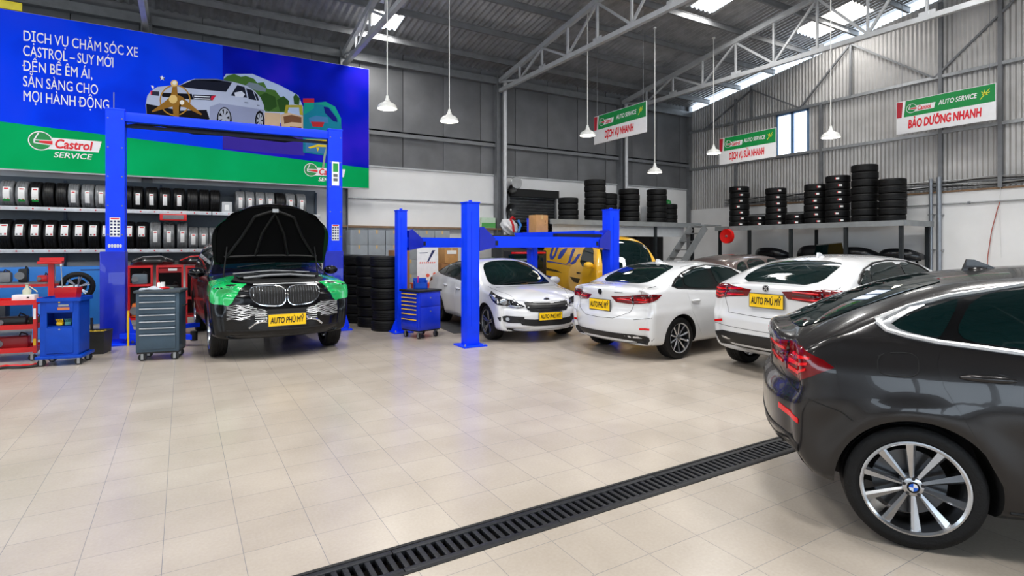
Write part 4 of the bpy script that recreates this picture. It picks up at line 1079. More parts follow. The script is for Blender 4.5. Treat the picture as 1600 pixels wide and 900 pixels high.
YV.decal('windscreen', arc_round([(.80, .70), (.87, .4), (.88, 0), (.87, -.4), (.80, -.70), (.42, -.64), (.36, -.3), (.35, 0), (.36, .3), (.42, .64)], 1), 'T', CARGLASS, .006, .05)
for sy in (-1, 1): YV.decal('headlight', [(sy * .5, .92), (sy * .78, .95), (sy * .8, .78), (sy * .52, .78)], 'F', LENS, .006, .05)
YV.decal('grille', [(-.4, .86), (.4, .86), (.38, .76), (-.38, .76)], 'F', CLAD, .006, .06)
YV.decal('bumper_trim', [(-.8, .55), (.8, .55), (.8, .42), (-.8, .42)], 'F', CLAD, .006, .06)
for y0, y1 in ((.1, .6), (-.5, .1)): YV.line('wiper', [(.86, y0), (.80, y1)], 'T', .009, CLAD, lift=.015)
# ---- small dark hatchback far behind, and a black one under the lift platform
HB = dict(SED); HB.update(N=(80, 18, 24), top=[(-.66, 1.0), (-.62, 1.15), (-.5, 1.28), (-.1, 1.42), (.5, 1.50), (1.0, 1.51), (1.5, 1.47), (1.85, 1.36), (2.3, 1.10), (2.6, .98), (3.0, .92), (3.35, .82), (3.5, .70), (3.56, .60)],
    bottom=[(-.66, .34), (-.4, .22), (.4, .17), (2.5, .17), (3.3, .19), (3.56, .24)])
def hatch(label, loc, hd, mat):
    c = Car(HB, 'car', label, loc, hd, mat)
    for sd, fr in ((-1, 'R'), (1, 'L')):
        side_set(c, fr, sd, mat, [('rear_door', [(.17, 1.0), (.24, .72), (.42, .46), (.55, .30), (.95, .28), (.97, .98)]), ('front_door', [(.985, .98), (.965, .28), (2.05, .28), (2.14, .6), (2.12, .94)])], None,
                 [[(-.3, 1.10), (.13, 1.06), (.17, 1.36), (-.1, 1.32)], [(.2, 1.055), (.93, 1.03), (.93, 1.42), (.24, 1.39)], [(1.04, 1.02), (2.04, .985), (1.85, 1.18), (1.55, 1.36), (1.04, 1.42)]], CLAD, ((.34, .86), (1.2, .84)), 'five', 2.7, .66)
        c.mirror(2.0, .97, sd); c.decal('headlight', [(sd * .45, .74), (sd * .8, .78), (sd * .8, .68), (sd * .45, .66)], 'F', LENS, .005, .06)
    c.decal('windscreen', arc_round([(2.4, .64), (2.52, .35), (2.54, 0), (2.52, -.35), (2.4, -.64), (1.76, -.48), (1.7, 0), (1.76, .48)], 2), 'T', CARGLASS, .005, .08)
    c.decal('grille', [(-.4, .70), (.4, .70), (.38, .58), (-.38, .58)], 'F', CLAD, .006, .06)
    return c
hatch('dark brown car far behind, seen over the roof of the white saloon', (11.1, 9.0), 0, paint('brown_metallic_paint', (104, 88, 84), .4, .3))
# ------------------------------------------------------------------ tyres
NTH = ['lowest', 'second from below', 'third from below', 'fourth from below', 'fifth from below', 'sixth from below', 'seventh from below', 'eighth from below', 'ninth from below', 'tenth from below']
def tyre_bm(R, w, axis='Z', rim=.62, n=40):
    h = w / 2; r0 = R * rim
    side = [(r0, h * .72), (r0 * 1.04, h * .9), (R * .80, h * 1.0), (R * .92, h * .97), (R * .975, h * .86), (R * .998, h * .66)]
    tread = []
    for g in (.38, 0, -.38): tread += [(R, h * (g + .05)), (R * .975, h * (g + .03)), (R * .975, h * (g - .03)), (R, h * (g - .05))]
    prof = side + tread + [(a, -b) for a, b in reversed(side)]
    inner = [(r0 * 1.06, -h * .6), (R * .93, -h * .4), (R * .93, h * .4), (r0 * 1.06, h * .6)]
    mb = MB(); mb.lathe(prof + inner, n=n, axis=axis, closed=True); return mb
_ty = {}
def tyre_mesh(R, w, axis, mat):
    k = (R, w, axis, mat.name)
    if k not in _ty:
        o = tyre_bm(R, w, axis).build('tyre', mat, angle=32); _ty[k] = o.data; bpy.data.objects.remove(o)
    return _ty[k]
def tyre(R, w, axis, mat, loc, label, group, rz=0):
    o = bpy.data.objects.new('tyre', tyre_mesh(R, w, axis, mat)); COL.objects.link(o); o.location = loc; o.rotation_euler = (0, 0, rz)
    return tag(o, label, 'tyre', group)
_stk = {}
def sticker(R, parent, ang, w=.11, h=.055):
    k = (R, w, h)
    if k not in _stk:
        mb = MB(); rr = R + .002
        def pt(a, z, d=0): return ((rr + d) * math.cos(a), (rr + d) * math.sin(a), z)
        da = w / R / 2
        for i in range(4):
            a0, a1 = -da + 2 * da * i / 4, -da + 2 * da * (i + 1) / 4
            mb.mi = 1 if i in (0, ) else 0
            mb.quad(pt(a0, -h / 2), pt(a1, -h / 2), pt(a1, h / 2), pt(a0, h / 2))
        o = mb.build('sticker', [LABELW, LABELR]); _stk[k] = o.data; bpy.data.objects.remove(o)
    o = bpy.data.objects.new('sticker', _stk[k]); COL.objects.link(o); o.parent = parent; o.rotation_euler = (0, 0, ang)
    o['label'] = 'white and red sticker'
def stack(x, y, z, n, R, w, where, group, stick=0, jit=.012, mat=None):
    for k in range(n):
        nth = 'topmost' if k == n - 1 and n > 1 else NTH[k]
        t = tyre(R, w, 'Z', mat or RUBBER, (x + rng.uniform(-jit, jit), y + rng.uniform(-jit, jit), z + w * (k + .5)), '%s tyre in %s' % (nth, where), group)
        if stick: sticker(R, t, math.atan2(-y, -x) + rng.uniform(-.25, .25) + stick * .1)

# floor stacks left of the rear lift post, in a row running back to the wall
spots = [(3.60, 11.02, 7), (3.50, 11.75, 7), (3.42, 12.50, 7), (3.34, 13.25, 7), (3.26, 14.0, 5), (2.66, 14.2, 6)]
wn_ = ['the nearest floor stack, behind the rear blue lift post', 'the second floor stack back from the blue lift post', 'the third floor stack back from the blue lift post', 'the fourth floor stack back from the blue lift post', 'the short floor stack farthest back by the cartons', 'the floor stack behind the tall lift right post']
for (x, y, n), wd in zip(spots, wn_): stack(x, y, 0, n, .325, .215, wd, 'tyre stacks on the floor', jit=.03)

# ------------------------------------------------------------------ wall rack with two shelves of tyres
SH = M('shelf_edge_steel', (198, 200, 203), .4, .5, 0, .1)
rk = thing('tyre_rack', 'long steel wall rack with two shelves of tyres under the billboard', 'rack', (-0.5, 15.8, 0))
RX0, RX1 = -4.2, 3.2
for (z, x0, x1) in ((2.53, RX0, RX1), (1.62, RX0, RX1)):
    mb = MB(); mb.box(((x0 + x1) / 2 + .5, -.03, z), (x1 - x0, .62, .03)); mb.build('shelf_board', STEELDK, rk)
    segs = [(RX0, -1.2), (-1.2, .62), (.62, RX1)]
    for a, b in segs:
        mb = MB(); mb.box(((a + b) / 2 + .5, -.355, z - .02), (b - a - .02, .03, .085), bev=.004); e = mb.build('shelf_edge', SH, rk)
        mb = MB(); q = a + .1
        while q < b - .06:
            mb.lathe([(0, 0), (.016, 0), (.016, .004), (0, .006)], c=(q + .5, -.376, z - .02), n=12, axis='Y'); q += .27
        o = mb.build('price_dot', LABELR, e)
for x in (RX0, -2.3, -.45, 1.3, RX1):
    for y in (.29,): mb = MB(); mb.box((x + .5, y, 1.6), (.05, .05, 3.2)); mb.build('upright', M('rack_blue_grey', (48, 62, 80), .5, .2), rk)
mb = MB(); mb.box(((RX0 + RX1) / 2 + .5, .34, 2.3), (RX1 - RX0, .02, 1.9)); mb.build('back_panel', M('rack_back', (92, 100, 108), .6, .1), rk)
def X_on(px, Y):
    k = (px - 800) / FPX; a = math.radians(YAW); s_, c_ = math.sin(a), math.cos(a); Z = Y / (c_ - k * s_); return k * Z * c_ + Z * s_
WRAP = M('wrapped_tyre_grey', (120, 122, 124), .35, .1, .2, .2, 10)
ordn = ['first', 'second', 'third', 'fourth', 'fifth', 'sixth', 'seventh', 'eighth', 'ninth', 'tenth', 'eleventh', 'twelfth', 'thirteenth', 'fourteenth', 'fifteenth', 'sixteenth', 'seventeenth', 'eighteenth', 'nineteenth', 'twentieth', 'twenty-first', 'twenty-second', 'twenty-third', 'twenty-fourth', 'twenty-fifth']
_lab = {}
def tread_label(t, R, w, zc, h, kind):
    """paper label lying on the tread, facing the room (-y)"""
    key = (R, w, zc, h, kind)
    if key not in _lab:
        res = []
        def patch(x0, x1, z0, z1, mat, d, name):
            mb = MB(); n = 6; rr = R + d
            for i in range(n):
                za, zb = z0 + (z1 - z0) * i / n, z0 + (z1 - z0) * (i + 1) / n
                ya, yb = -math.sqrt(max(1e-6, rr * rr - za * za)), -math.sqrt(max(1e-6, rr * rr - zb * zb))
                mb.quad((x0, ya, za), (x1, ya, za), (x1, yb, zb), (x0, yb, zb))
            o = mb.build(name, mat); res.append((name, o.data)); bpy.data.objects.remove(o)
        patch(-w / 2, w / 2, zc - h / 2, zc + h / 2, LABELW, .002, 'label')
        patch(-w * .3, w * .34, zc + h * .33, zc + h * .42, LABELR, .004, 'label_print')
        if kind != 'strip':
            patch(w * .12, w * .38, zc - h * .44, zc - h * .3, LABELR, .004, 'label_print'); patch(-w * .38, -w * .16, zc - h * .44, zc - h * .32, LABELK, .004, 'label_print')
        if kind == 'green': patch(-w * .5, w * .5, zc - h * .5, zc - h * .36, M('green_print', (20, 150, 60), .5), .005, 'label_print')
        _lab[key] = res
    par = None
    for nm, me in _lab[key]:
        o = bpy.data.objects.new(nm, me); COL.objects.link(o); o.parent = par or t
        if par is None: par = o; o['label'] = 'white paper label'
row1 = [(12.5, 'wg'), (36, 'wg'), (57, 'kg'), (77, 'k'), (97, 'k'), (116, 'ws'), (138, 'ws'), (159, 'ws'), (180, 'k'), (199, 'k'), (216, 'ks'), (237, 'ks'), (258, 'ks'), (280, 'ks'), (301, 'k'), (319, 'k'), (336, 'k'), (375, 'ws'), (390, 'ws'), (406, 'ws'), (421, 'ws'), (437, 'k'), (453, 'ws'), (470, 'ws')]
row2 = [(9, 'kl'), (33, 'kl'), (57, 'kl'), (80, 'kl'), (103, 'kl'), (125, 'kl'), (147, 'kl'), (167, 'kl'), (184, 'kl'), (202, 'kl'), (222, 'kl'), (243, 'ws'), (264, 'ws'), (285, 'ws'), (302, 'ws'), (318, 'ws'), (334, 'ws')]
desc = {'wg': 'grey wrapped tyre with green-footed label', 'kg': 'black tyre with white and green label', 'k': 'plain black tyre', 'ws': 'grey wrapped tyre with pale strip label', 'ks': 'dark tyre with narrow white strip label', 'kl': 'black tyre with square white label'}
for row, z, R, nm in ((row1, 2.545, .285, 'upper'), (row2, 1.635, .325, 'lower')):
    for k, (px, st) in enumerate(row):
        x = X_on(px, 15.62); prevx = X_on(row[k - 1][0], 15.62) if k else x - .27; nextx = X_on(row[k + 1][0], 15.62) if k < len(row) - 1 else x + (x - prevx)
        gap = min(x - prevx, nextx - x)
        w = round(min(.235, gap - .012), 2); RR = R if not (nm == 'lower' and px > 295) else .27
        w = max(.15, w)
        t = tyre(RR, w, 'X', WRAP if st[0] == 'w' else RUBBERN, (x, 15.74, z + RR), '%s, %s from the left on the %s wall shelf' % (desc[st], ordn[k], nm), 'tyres on the %s wall shelf' % nm)
        if st == 'kl': tread_label(t, RR, .125, .09, .24, 'rect')
        elif st in ('ws', 'ks'): tread_label(t, RR, .085, -.03, .26, 'strip')
        elif st in ('wg', 'kg'): tread_label(t, RR, .11, -.02, .30, 'green')
bx = thing('carton', 'small pale carton between the tyres on the upper wall shelf', 'box', (X_on(354, 15.6), 15.6, 2.545)); mb = MB(); mb.box((0, 0, .13), (.22, .3, .26)); mb.build('carton_body', M('pale_carton', (190, 192, 194), .6), bx); mb = MB(); mb.box((0, -.152, .12), (.1, .004, .14)); mb.build('carton_label', LABELW, bx)
cs = thing('tool_case', 'red tool case hung under the upper shelf', 'case', (X_on(271, 15.45), 15.45, 2.29)); mb = MB(); mb.box((0, 0, .1), (.55, .16, .16), bev=.02); mb.build('case_body', RED, cs); mb = MB(); mb.box((0, -.085, .1), (.42, .012, .1), bev=.004); mb.build('case_panel', STEELDK, cs)
mb = MB()
for dx in (-.2, .2): mb.box((dx, 0, .19), (.02, .03, .06))
mb.build('hanger', STEELDK, cs)

# ------------------------------------------------------------------ storage platforms (back and right)
PLAT = M('platform_grey_steel', (142, 146, 148), .45, .3, 0, .12, 4)
PLATDK = M('platform_dark_steel', (30, 36, 40), .55, .2, 0, .2, 4)
ma = thing('storage_platform', 'grey steel storage platform along the back wall behind the yellow van', 'platform', (12.6, 14.9, 0))
mb = MB(); mb.box((0, 0, 2.49), (6.4, 2.76, .04)); mb.build('deck', PLATDK, ma)
mb = MB(); mb.box((0, -1.40, 2.44), (6.5, .05, .15)); mb.build('edge_beam', PLAT, ma)
for x, y in ((-3.1, 1.2), (-.9, -1.33), (1.1, -1.33), (2.9, -1.33)): mb = MB(); mb.box((x, y, 1.23), (.09, .09, 2.46)); mb.build('post', PLATDK, ma)
mb = MB(); mb.box((-.3, -1.30, 2.20), (5.6, .02, .34)); mb.build('fascia_panel', M('pale_fascia', (176, 180, 184), .5), ma)
mb2 = thing('storage_platform', 'grey steel storage platform along the corrugated right wall', 'platform', (17.5, 10.4, 0))
mb = MB(); mb.box((-.10, -.05, 2.36), (1.60, 5.98, .04)); mb.build('deck', PLATDK, mb2)
mb = MB(); mb.box((-.93, .0, 2.33), (.05, 6.1, .15)); mb.build('edge_beam', PLAT, mb2)
mb = MB(); mb.box((-.10, -3.05, 2.33), (1.62, .05, .15)); mb.build('edge_beam', PLAT, mb2)
for y in (-2.95, -1.5, .2, 1.7, 2.9): mb = MB(); mb.box((-.86, y, 1.13), (.09, .09, 2.26)); mb.build('post', PLATDK, mb2)
for y in (-2.9, .3): mb = MB(); mb.box((.72, y, 1.13), (.06, .09, 2.26)); mb.build('post', PLATDK, mb2)
mb = MB(); mb.box((-.85, -.6, .8), (.05, 4.7, .06)); mb.build('brace', PLATDK, mb2)
# hanging bulbs / fittings along the edge: small coloured plugs
for (x, y, n, h, wd, stk) in ((10.76, 14.5, 4, .19, 'the first stack from the left on the back platform', 0), (11.71, 14.3, 7, .197, 'the tallest stack on the back platform', 0), (12.55, 14.7, 5, .2, 'the stack right of the tallest, back platform', 0), (13.30, 14.4, 6, .195, 'the fourth stack from the left on the back platform', 0), (14.72, 14.5, 6, .207, 'the stack below the lowest pendant lamp on the back platform', 0), (15.60, 14.8, 4, .19, 'the rightmost stack on the back platform', 0)):
    stack(x, y, 2.51, n, .355 if n != 4 else .33, h, wd, 'tyre stacks on the back platform')
for (y, n, h, wd, stk, R) in ((14.25, 0, .19, '', 0, .3), (13.0, 7, .21, 'the leftmost stickered stack on the right platform', 1, .34), (12.25, 2, .19, 'the low stack left of the stack below the window', 1, .31), (11.55, 6, .215, 'the stickered stack below the bright window', 1, .33), (10.85, 2, .19, 'the low stack just right of the window stack', 1, .31), (10.20, 6, .215, 'the stickered stack left of the tallest stickered one', 1, .32), (9.50, 7, .212, 'the tallest stickered stack on the right platform', 1, .34), (8.72, 8, .215, 'the tallest plain stack on the right platform', 0, .345), (7.98, 6, .205, 'the rightmost stack on the right platform', 0, .345)):
    if n: stack(17.3, y, 2.38, n, R, h, wd, 'tyre stacks on the right platform', stick=stk)
wc = thing('storage_cabinet', 'white cabinet on the back platform in the corner, right of the tyre stacks', 'cabinet', (15.9, 15.75, 2.51)); mb = MB(); mb.box((0, 0, .36), (1.0, .5, .72), bev=.006); mb.build('cabinet_body', M('cabinet_white', (214, 216, 218), .45), wc)
for sg in (-1, 1): mb = MB(); mb.box((sg * .25, -.258, .36), (.48, .016, .66), bev=.004); d = mb.build('cabinet_door', M('cabinet_white', (214, 216, 218), .45), wc); mb = MB(); mb.box((sg * .05, -.275, .4), (.015, .02, .12)); mb.build('door_handle', STEEL, d)
gb = thing('metal_case', 'grey metal case on top of the white corner cabinet', 'case', (16.0, 15.75, 3.231)); mb = MB(); mb.box((0, 0, .17), (.6, .4, .34), bev=.01); mb.build('case_body', STEELDK, gb); mb = MB(); mb.box((0, -.21, .2), (.16, .03, .03)); mb.build('handle', BLACK, gb)
gh = thing('safety_helmet', 'green safety helmet on the rightmost tyre stack of the back platform', 'helmet', (15.60, 14.8, 2.51 + 4 * .19)); mb = MB(); mb.lathe([(.15, 0), (.16, .01), (.125, .02), (.12, .08), (.09, .14), (.04, .165), (0, .17)], n=28); mb.build('helmet_shell', M('helmet_green', (14, 120, 50), .35), gh); mb = MB(); mb.tube([(-.10, 0, .13), (0, 0, .178), (.10, 0, .13)], .012, 8); mb.build('helmet_ridge', M('helmet_green', (14, 120, 50), .35), gh)
# stair up to the platforms
st = thing('steel_stair', 'grey steel stair with open treads leading up to the tyre platforms', 'stair', (14.5, 12.78, 0))
for y in (0.0, .62):
    mb = MB(); mb.bar((-1.35, y, 0.05), (.75, y, 2.36), .03, .24, up=(-1, 0, 1)); mb.build('stringer', PLAT, st)
for k in range(8):
    t = (k + .6) / 8.4; mb = MB(); mb.box((-1.35 + 2.1 * t, .31, .05 + 2.31 * t), (.22, .6, .03)); mb.build('tread', STEELDK, st)
mb = MB(); mb.box((1.15, .31, 2.42), (.8, .62, .05)); mb.build('landing', PLAT, st)
# roller shutter and things at the back wall corner
dr = bpy.data.objects.new('door_1', None); COL.objects.link(dr); dr.location = (10.55, YA - .04, 0); struct(dr)
SHUT = M('shutter_black', (40, 42, 44), .5, .3, 0, .1)
mb = MB()
for k in range(34): mb.box((0, 0, .05 + k * .1), (1.9, .04, .085), bev=.012)
mb.build('shutter_curtain', SHUT, dr)
mb = MB(); mb.box((0, -.1, 3.54), (2.0, .3, .26)); mb.build('shutter_box', BLACKM, dr)
for x in (-.98, .98): mb = MB(); mb.box((x, -.04, 1.75), (.06, .1, 3.5)); mb.build('shutter_rail', STEELDK, dr)
fl = thing('wall_lamp', 'grey round floodlight on the pipe above the black roller shutter', 'lamp', (9.72, 16.0, 3.86)); mb = MB(); mb.lathe([(0, 0), (.2, 0), (.22, .03), (.2, .08), (.08, .14), (0, .15)], n=28, axis='Y'); mb.build('lamp_body', STEEL, fl); mb = MB(); mb.box((0, .22, -.02), (.05, .3, .05)); mb.build('bracket', STEELDK, fl)
hr = thing('air_horn', 'black horn loudspeaker beside the shutter at the steel column', 'loudspeaker', (9.42, 15.86, 2.92)); mb = MB(); mb.lathe([(.0, .22), (.05, .22), (.07, .12), (.12, .04), (.21, 0), (.2, .0), (.1, .05), (0, .06)], n=28, axis='Y'); mb.build('horn', BLACK, hr); mb = MB(); mb.box((0, .29, 0), (.05, .2, .05)); mb.build('bracket', STEELDK, hr); mb = MB(); mb.lathe([(0, .03), (.03, .03), (.03, .05)], n=12, axis='Y'); mb.build('horn_core', WHITEP, hr)
hr2 = thing('air_horn', 'black horn loudspeaker below the round floodlight', 'loudspeaker', (9.55, 16.0, 3.62)); mb = MB(); mb.lathe([(.0, .2), (.05, .2), (.1, .06), (.16, 0), (.1, .05), (0, .06)], n=24, axis='Y'); mb.build('horn', BLACK, hr2); mb = MB(); mb.box((0, .24, 0), (.04, .18, .04)); mb.build('bracket', STEELDK, hr2)
hr3 = thing('air_horn', 'black horn with red ring beside the right post of the tall lift', 'loudspeaker', (2.72, 15.9, 2.66)); mb = MB(); mb.lathe([(.0, .2), (.06, .2), (.15, .06), (.2, 0), (.12, .05), (0, .06)], n=24, axis='Y'); mb.build('horn', BLACK, hr3); mb = MB(); mb.box((0, .32, 0), (.05, .32, .05)); mb.build('bracket', STEELDK, hr3); mb = MB(); mb.lathe([(.0, .0), (.05, -.02), (.05, .03)], n=16, axis='Y'); mb.build('lamp', TAILHOT, hr3)
rd = thing('hose_reel', 'round red hose reel hung under the platform edge near the stair', 'hose reel', (16.42, 12.86, 2.06), PI / 2)
mb = MB(); mb.lathe([(0, .02), (.16, .0), (.25, -.03), (.255, .0), (.255, .1), (0, .1)], n=36, axis='Y'); mb.build('reel_disc', M('reel_red', (228, 28, 24), .35), rd, smooth=False); mb = MB(); mb.lathe([(0, -.03), (.035, -.03), (.04, .02)], n=16, axis='Y'); mb.build('hub', STEEL, rd); mb = MB(); mb.box((0, .12, .14), (.06, .06, .34)); mb.build('bracket', STEELDK, rd)
rd.rotation_euler = (0, 0, -PI / 2)
# spare body parts stored under the right platform
def bumper(x, y, z, w, h, label, rz=PI / 2):
    t = thing('car_bumper', label, 'car part', (x, y, z), rz)
    mb = MB(); pts = []
    n = 16; bm = mb.bm; rows = []
    for k in range(n + 1):
        a = -1 + 2 * k / n; yy = .28 * (a ** 4); hh = h * (1 - .55 * abs(a) ** 3)
        rows.append([bm.verts.new((a * w / 2, yy + dy, zz)) for dy, zz in ((.0, 0), (-.05, hh * .4), (-.02, hh * .8), (.04, hh), (.07, hh * .8), (.04, 0))])
    for k in range(n):
        for j in range(6): bm.faces.new((rows[k][j], rows[k + 1][j], rows[k + 1][(j + 1) % 6], rows[k][(j + 1) % 6]))
    bm.faces.new(rows[0]); bm.faces.new(list(reversed(rows[-1])))
    mb.build('bumper_skin', M('bumper_black', (22, 24, 28), .3, 0, .4), t)
    mb = MB(); mb.box((0, -.04, h * .32), (w * .45, .05, h * .22), bev=.01); mb.build('bumper_opening', BLACKM, t)
    return t
sh = thing('parts_shelf', 'dark steel shelf with car body parts under the right platform', 'shelf', (17.78, 10.4, 0))
for z in (.75, 1.30): mb = MB(); mb.box((0, 0, z), (.7, 5.6, .04)); mb.build('shelf_board', PLATDK, sh)
for y in (-2.7, -.9, .9, 2.7):
    for x in (-.32, .32): mb = MB(); mb.box((x, y, .64), (.05, .05, 1.28)); mb.build('upright', PLATDK, sh)
for y, w, h, lab in ((12.2, 1.3, .34, 'dark car bumper on the parts shelf nearest the red hose reel'), (10.5, 1.5, .42, 'dark car bumper on the parts shelf, middle one behind the white fastback roof'), (9.3, 1.3, .36, 'dark car bumper on the parts shelf right of the middle one'), (8.1, 1.2, .32, 'dark car bumper at the right end of the parts shelf')):
    bumper(17.75, y, 1.32, w, h, lab, -PI / 2)
gl = thing('tailgate_glass', 'upright car rear window leaning on the parts shelf behind the white fastback roof', 'car part', (17.52, 9.9, 1.32), PI / 2)
mb = MB(); mb.prism([(-.55, 0), (.5, 0), (.38, .42), (-.42, .50)], -.012, .012); g_ = mb.build('glass', CARGLASS, gl); mb = MB(); mb.tube([(-.55, 0, 0), (-.42, 0, .5), (.38, 0, .42)], .018, 8); mb.build('edge_strip', STEEL, gl)

# ------------------------------------------------------------------ the tall blue two-post lift
LIFTDK = M('lift_dark', (14, 18, 40), .5, .2)
lf = thing('car_lift', 'tall blue two-post car lift with overhead beam around the black off-road car', 'car lift', (.84, 11.68, 0), math.atan2(-.22, 3.66))
HH = 4.05; half = 1.83
def upost(sg):
    mb = MB()
    mb.box((sg * half, -.12, HH / 2), (.27, .02, HH)); mb.box((sg * (half + .125), 0, HH / 2), (.02, .25, HH)); mb.box((sg * (half - .125), -.04, HH / 2), (.02, .16, HH)); mb.box((sg * half, .115, HH / 2), (.27, .02, HH))
    return mb.build('post', BLUE, lf)
for sg in (-1, 1):
    pst = upost(sg)
    mb = MB(); mb.box((sg * half, .0, HH + .01), (.29, .27, .03), bev=.005); mb.build('post_cap', BLUE, pst)
    mb = MB(); 
    for z in (1.9, 2.4, 2.9, 3.4, 3.9):
        for dx in (-.1, .1): mb.lathe([(0, -.006), (.012, -.004), (.012, 0)], c=(sg * half + dx, -.13, z), n=10, axis='Y')
    mb.build('bolts', STEELDK, pst)
    mb = MB(); mb.box((sg * half - .03, -.02, .86), (.36, .30, 1.5), bev=.012); mb.build('carriage', M('carriage_blue', (6, 32, 178), .35, 0, .3), lf)
    mb = MB(); mb.box((sg * half, .0, .015), (.62, .55, .03), bev=.006); bp2 = mb.build('base_plate', BLUE, lf)
    for q in (-1, 1):
        mb = MB(); mb.prism([(sg * half + q * .17, .03), (sg * half + q * .31, .03), (sg * half + q * .17, .52)], -.02, .02); mb.build('gusset', BLUE, bp2)
        mb = MB(); mb.cyl((sg * half + q * .26, -.2, .03), (sg * half + q * .26, -.2, .07), .02, 8); mb.build('anchor_bolt', STEEL, bp2)
    for q in (-1, 1):
        mb = MB(); mb.bar((sg * (half - .1), q * .16, .16), (sg * .62, q * .85, .16), .11, .08); arm = mb.build('lift_arm', BLUE, lf)
        mb = MB(); mb.cyl((sg * .62, q * .85, .1), (sg * .62, q * .85, .26), .055, 16); mb.build('lift_pad', BLACKM, arm)
        mb = MB(); mb.bar((sg * 1.25, q * .50, .22), (sg * 1.05, q * .62, .22), .12, .03); mb.build('arm_marking', SAFEY, arm)
mb = MB(); mb.box((0, -.05, HH - .10), (2 * half - .27, .12, .16), bev=.004); bm_ = mb.build('overhead_beam', BLUE, lf)
mb = MB(); mb.box((0, .03, HH - .24), (2 * half - .27, .06, .05)); mb.build('cable_cover', LIFTDK, bm_)
def lift_label(z, w, h, sg, greens):
    y = -.133
    mb = MB(); mb.box((sg * half, y, z), (w, .004, h)); o = mb.build('instruction_label', LABELW, lf)
    mb = MB()
    rows = 5
    if greens:
        mb.box((sg * half, y - .003, z + h * .25), (w * .7, .002, h * .36)); mb.build('label_print', M('green_print', (20, 150, 60), .5), o)
        mb = MB(); mb.box((sg * half, y - .003, z - h * .08), (w * .6, .002, h * .12)); mb.box((sg * half, y - .003, z - h * .26), (w * .6, .002, h * .12)); mb.build('label_print', M('grey_print', (90, 96, 100), .5), o)
    else:
        for i in range(rows):
            for dx in (-.33, 0, .33): mb.box((sg * half + dx * w, y - .003, z + h * (.3 - .17 * i)), (w * .22, .002, h * .10))
        mb.build('label_print', M('navy_print', (30, 40, 90), .5), o)
        mb = MB(); mb.box((sg * half, y - .003, z + h * .44), (w * .8, .002, h * .07)); mb.build('label_print', LABELR, o)
lift_label(2.03, .15, .33, -1, False); lift_label(3.17, .14, .48, 1, True); lift_label(1.98, .14, .32, 1, False)
mb = MB()
for k in range(5): mb.box((-half - .08 + k * .04, -.133, 1.71), (.028, .004, .06))
mb.box((-half, -.132, 1.71), (.2, .002, .02)); mb.build('maker_plate', M('pale_lettering', (205, 208, 214), .5), lf)
mb = MB(); mb.box((-half + .21, -.30, .30), (.03, .03, .6)); mb.build('safety_lever', SAFEY, lf)
mb = MB(); mb.box((-half - .02, -.1, 4.2), (.012, .012, .3)); mb.build('limit_rod', STEELDK, lf)

# ------------------------------------------------------------------ the low blue four-post lift over the white saloon
l2 = thing('car_lift', 'low blue four-post car lift with raised runways over the white saloon', 'car lift', (5.9, 9.9, 0))
posts = [((4.24 - 5.9), (8.52 - 9.9), .235, 2.44), ((3.72 - 5.9), (10.55 - 9.9), .19, 2.40), ((7.75 - 5.9), (8.95 - 9.9), .25, 2.46), ((7.30 - 5.9), (11.3 - 9.9), .19, 2.36)]
for (x, y, w, h) in posts:
    mb = MB(); mb.box((x, y, h / 2), (w, w, h), bev=.006); mb.box((x - w * .12, y - w / 2 - .004, h * .5 + .1), (.02, .012, h - .5)); ps = mb.build('post', BLUE, l2)
    mb = MB(); mb.cyl((x, y, h), (x, y, h + .05), .03, 12); mb.box((x, y, h + .008), (w + .02, w + .02, .02)); mb.build('post_cap', BLUE, ps)
    mb = MB(); mb.box((x, y, .012), (w + .2, w + .2, .024), bev=.004); b_ = mb.build('base_plate', BLUE, l2)
    for q in (-1, 1): mb = MB(); mb.cyl((x + q * (w / 2 + .06), y - w / 2 - .05, .02), (x + q * (w / 2 + .06), y - w / 2 - .05, .06), .014, 8); mb.build('anchor_bolt', STEEL, b_)
mb = MB()
for q in (-1, 1): mb = MB(); mb.prism([(posts[1][0] + q * .09, .024), (posts[1][0] + q * .22, .024), (posts[1][0] + q * .09, .3)], posts[1][1] - .015, posts[1][1] + .015); mb.build('gusset', BLUE, l2)
ZB = 1.78
A, B, C_, D = [Vector((p[0], p[1], ZB)) for p in posts]
for a, b in ((A, C_), (B, D)):
    d = (b - a).normalized(); mb = MB(); mb.bar(a + d * .10, b - d * .10, .16, .20); cb = mb.build('cross_beam', BLUE, l2)
    n_ = Vector((-d.y, d.x, 0))
    for e, sgn in ((a, 1), (b, -1)):
        mb = MB(); c0 = e + d * sgn * .12; c1 = e + d * sgn * .45
        v = [c0 + Vector((0, 0, -.16)), c0 + Vector((0, 0, .24)), c0 + d * sgn * .08 + Vector((0, 0, .26)), c1 + Vector((0, 0, .06)), c1 + Vector((0, 0, -.10))]
        lo_ = [mb.bm.verts.new(p - n_ * .11) for p in v]; hi_ = [mb.bm.verts.new(p + n_ * .11) for p in v]
        mb.bm.faces.new(lo_); mb.bm.faces.new(list(reversed(hi_)))
        for i in range(5): j = (i + 1) % 5; mb.bm.faces.new((lo_[j], lo_[i], hi_[i], hi_[j]))
        mb.build('carriage', M('carriage_blue', (6, 32, 178), .35, 0, .3), cb)
        mb = MB(); mb.box(e + d * sgn * .50 + Vector((0, 0, -.02)) - n_ * .082, (.05, .02, .08)); mb.build('lock_plate', LIFTDK, cb)
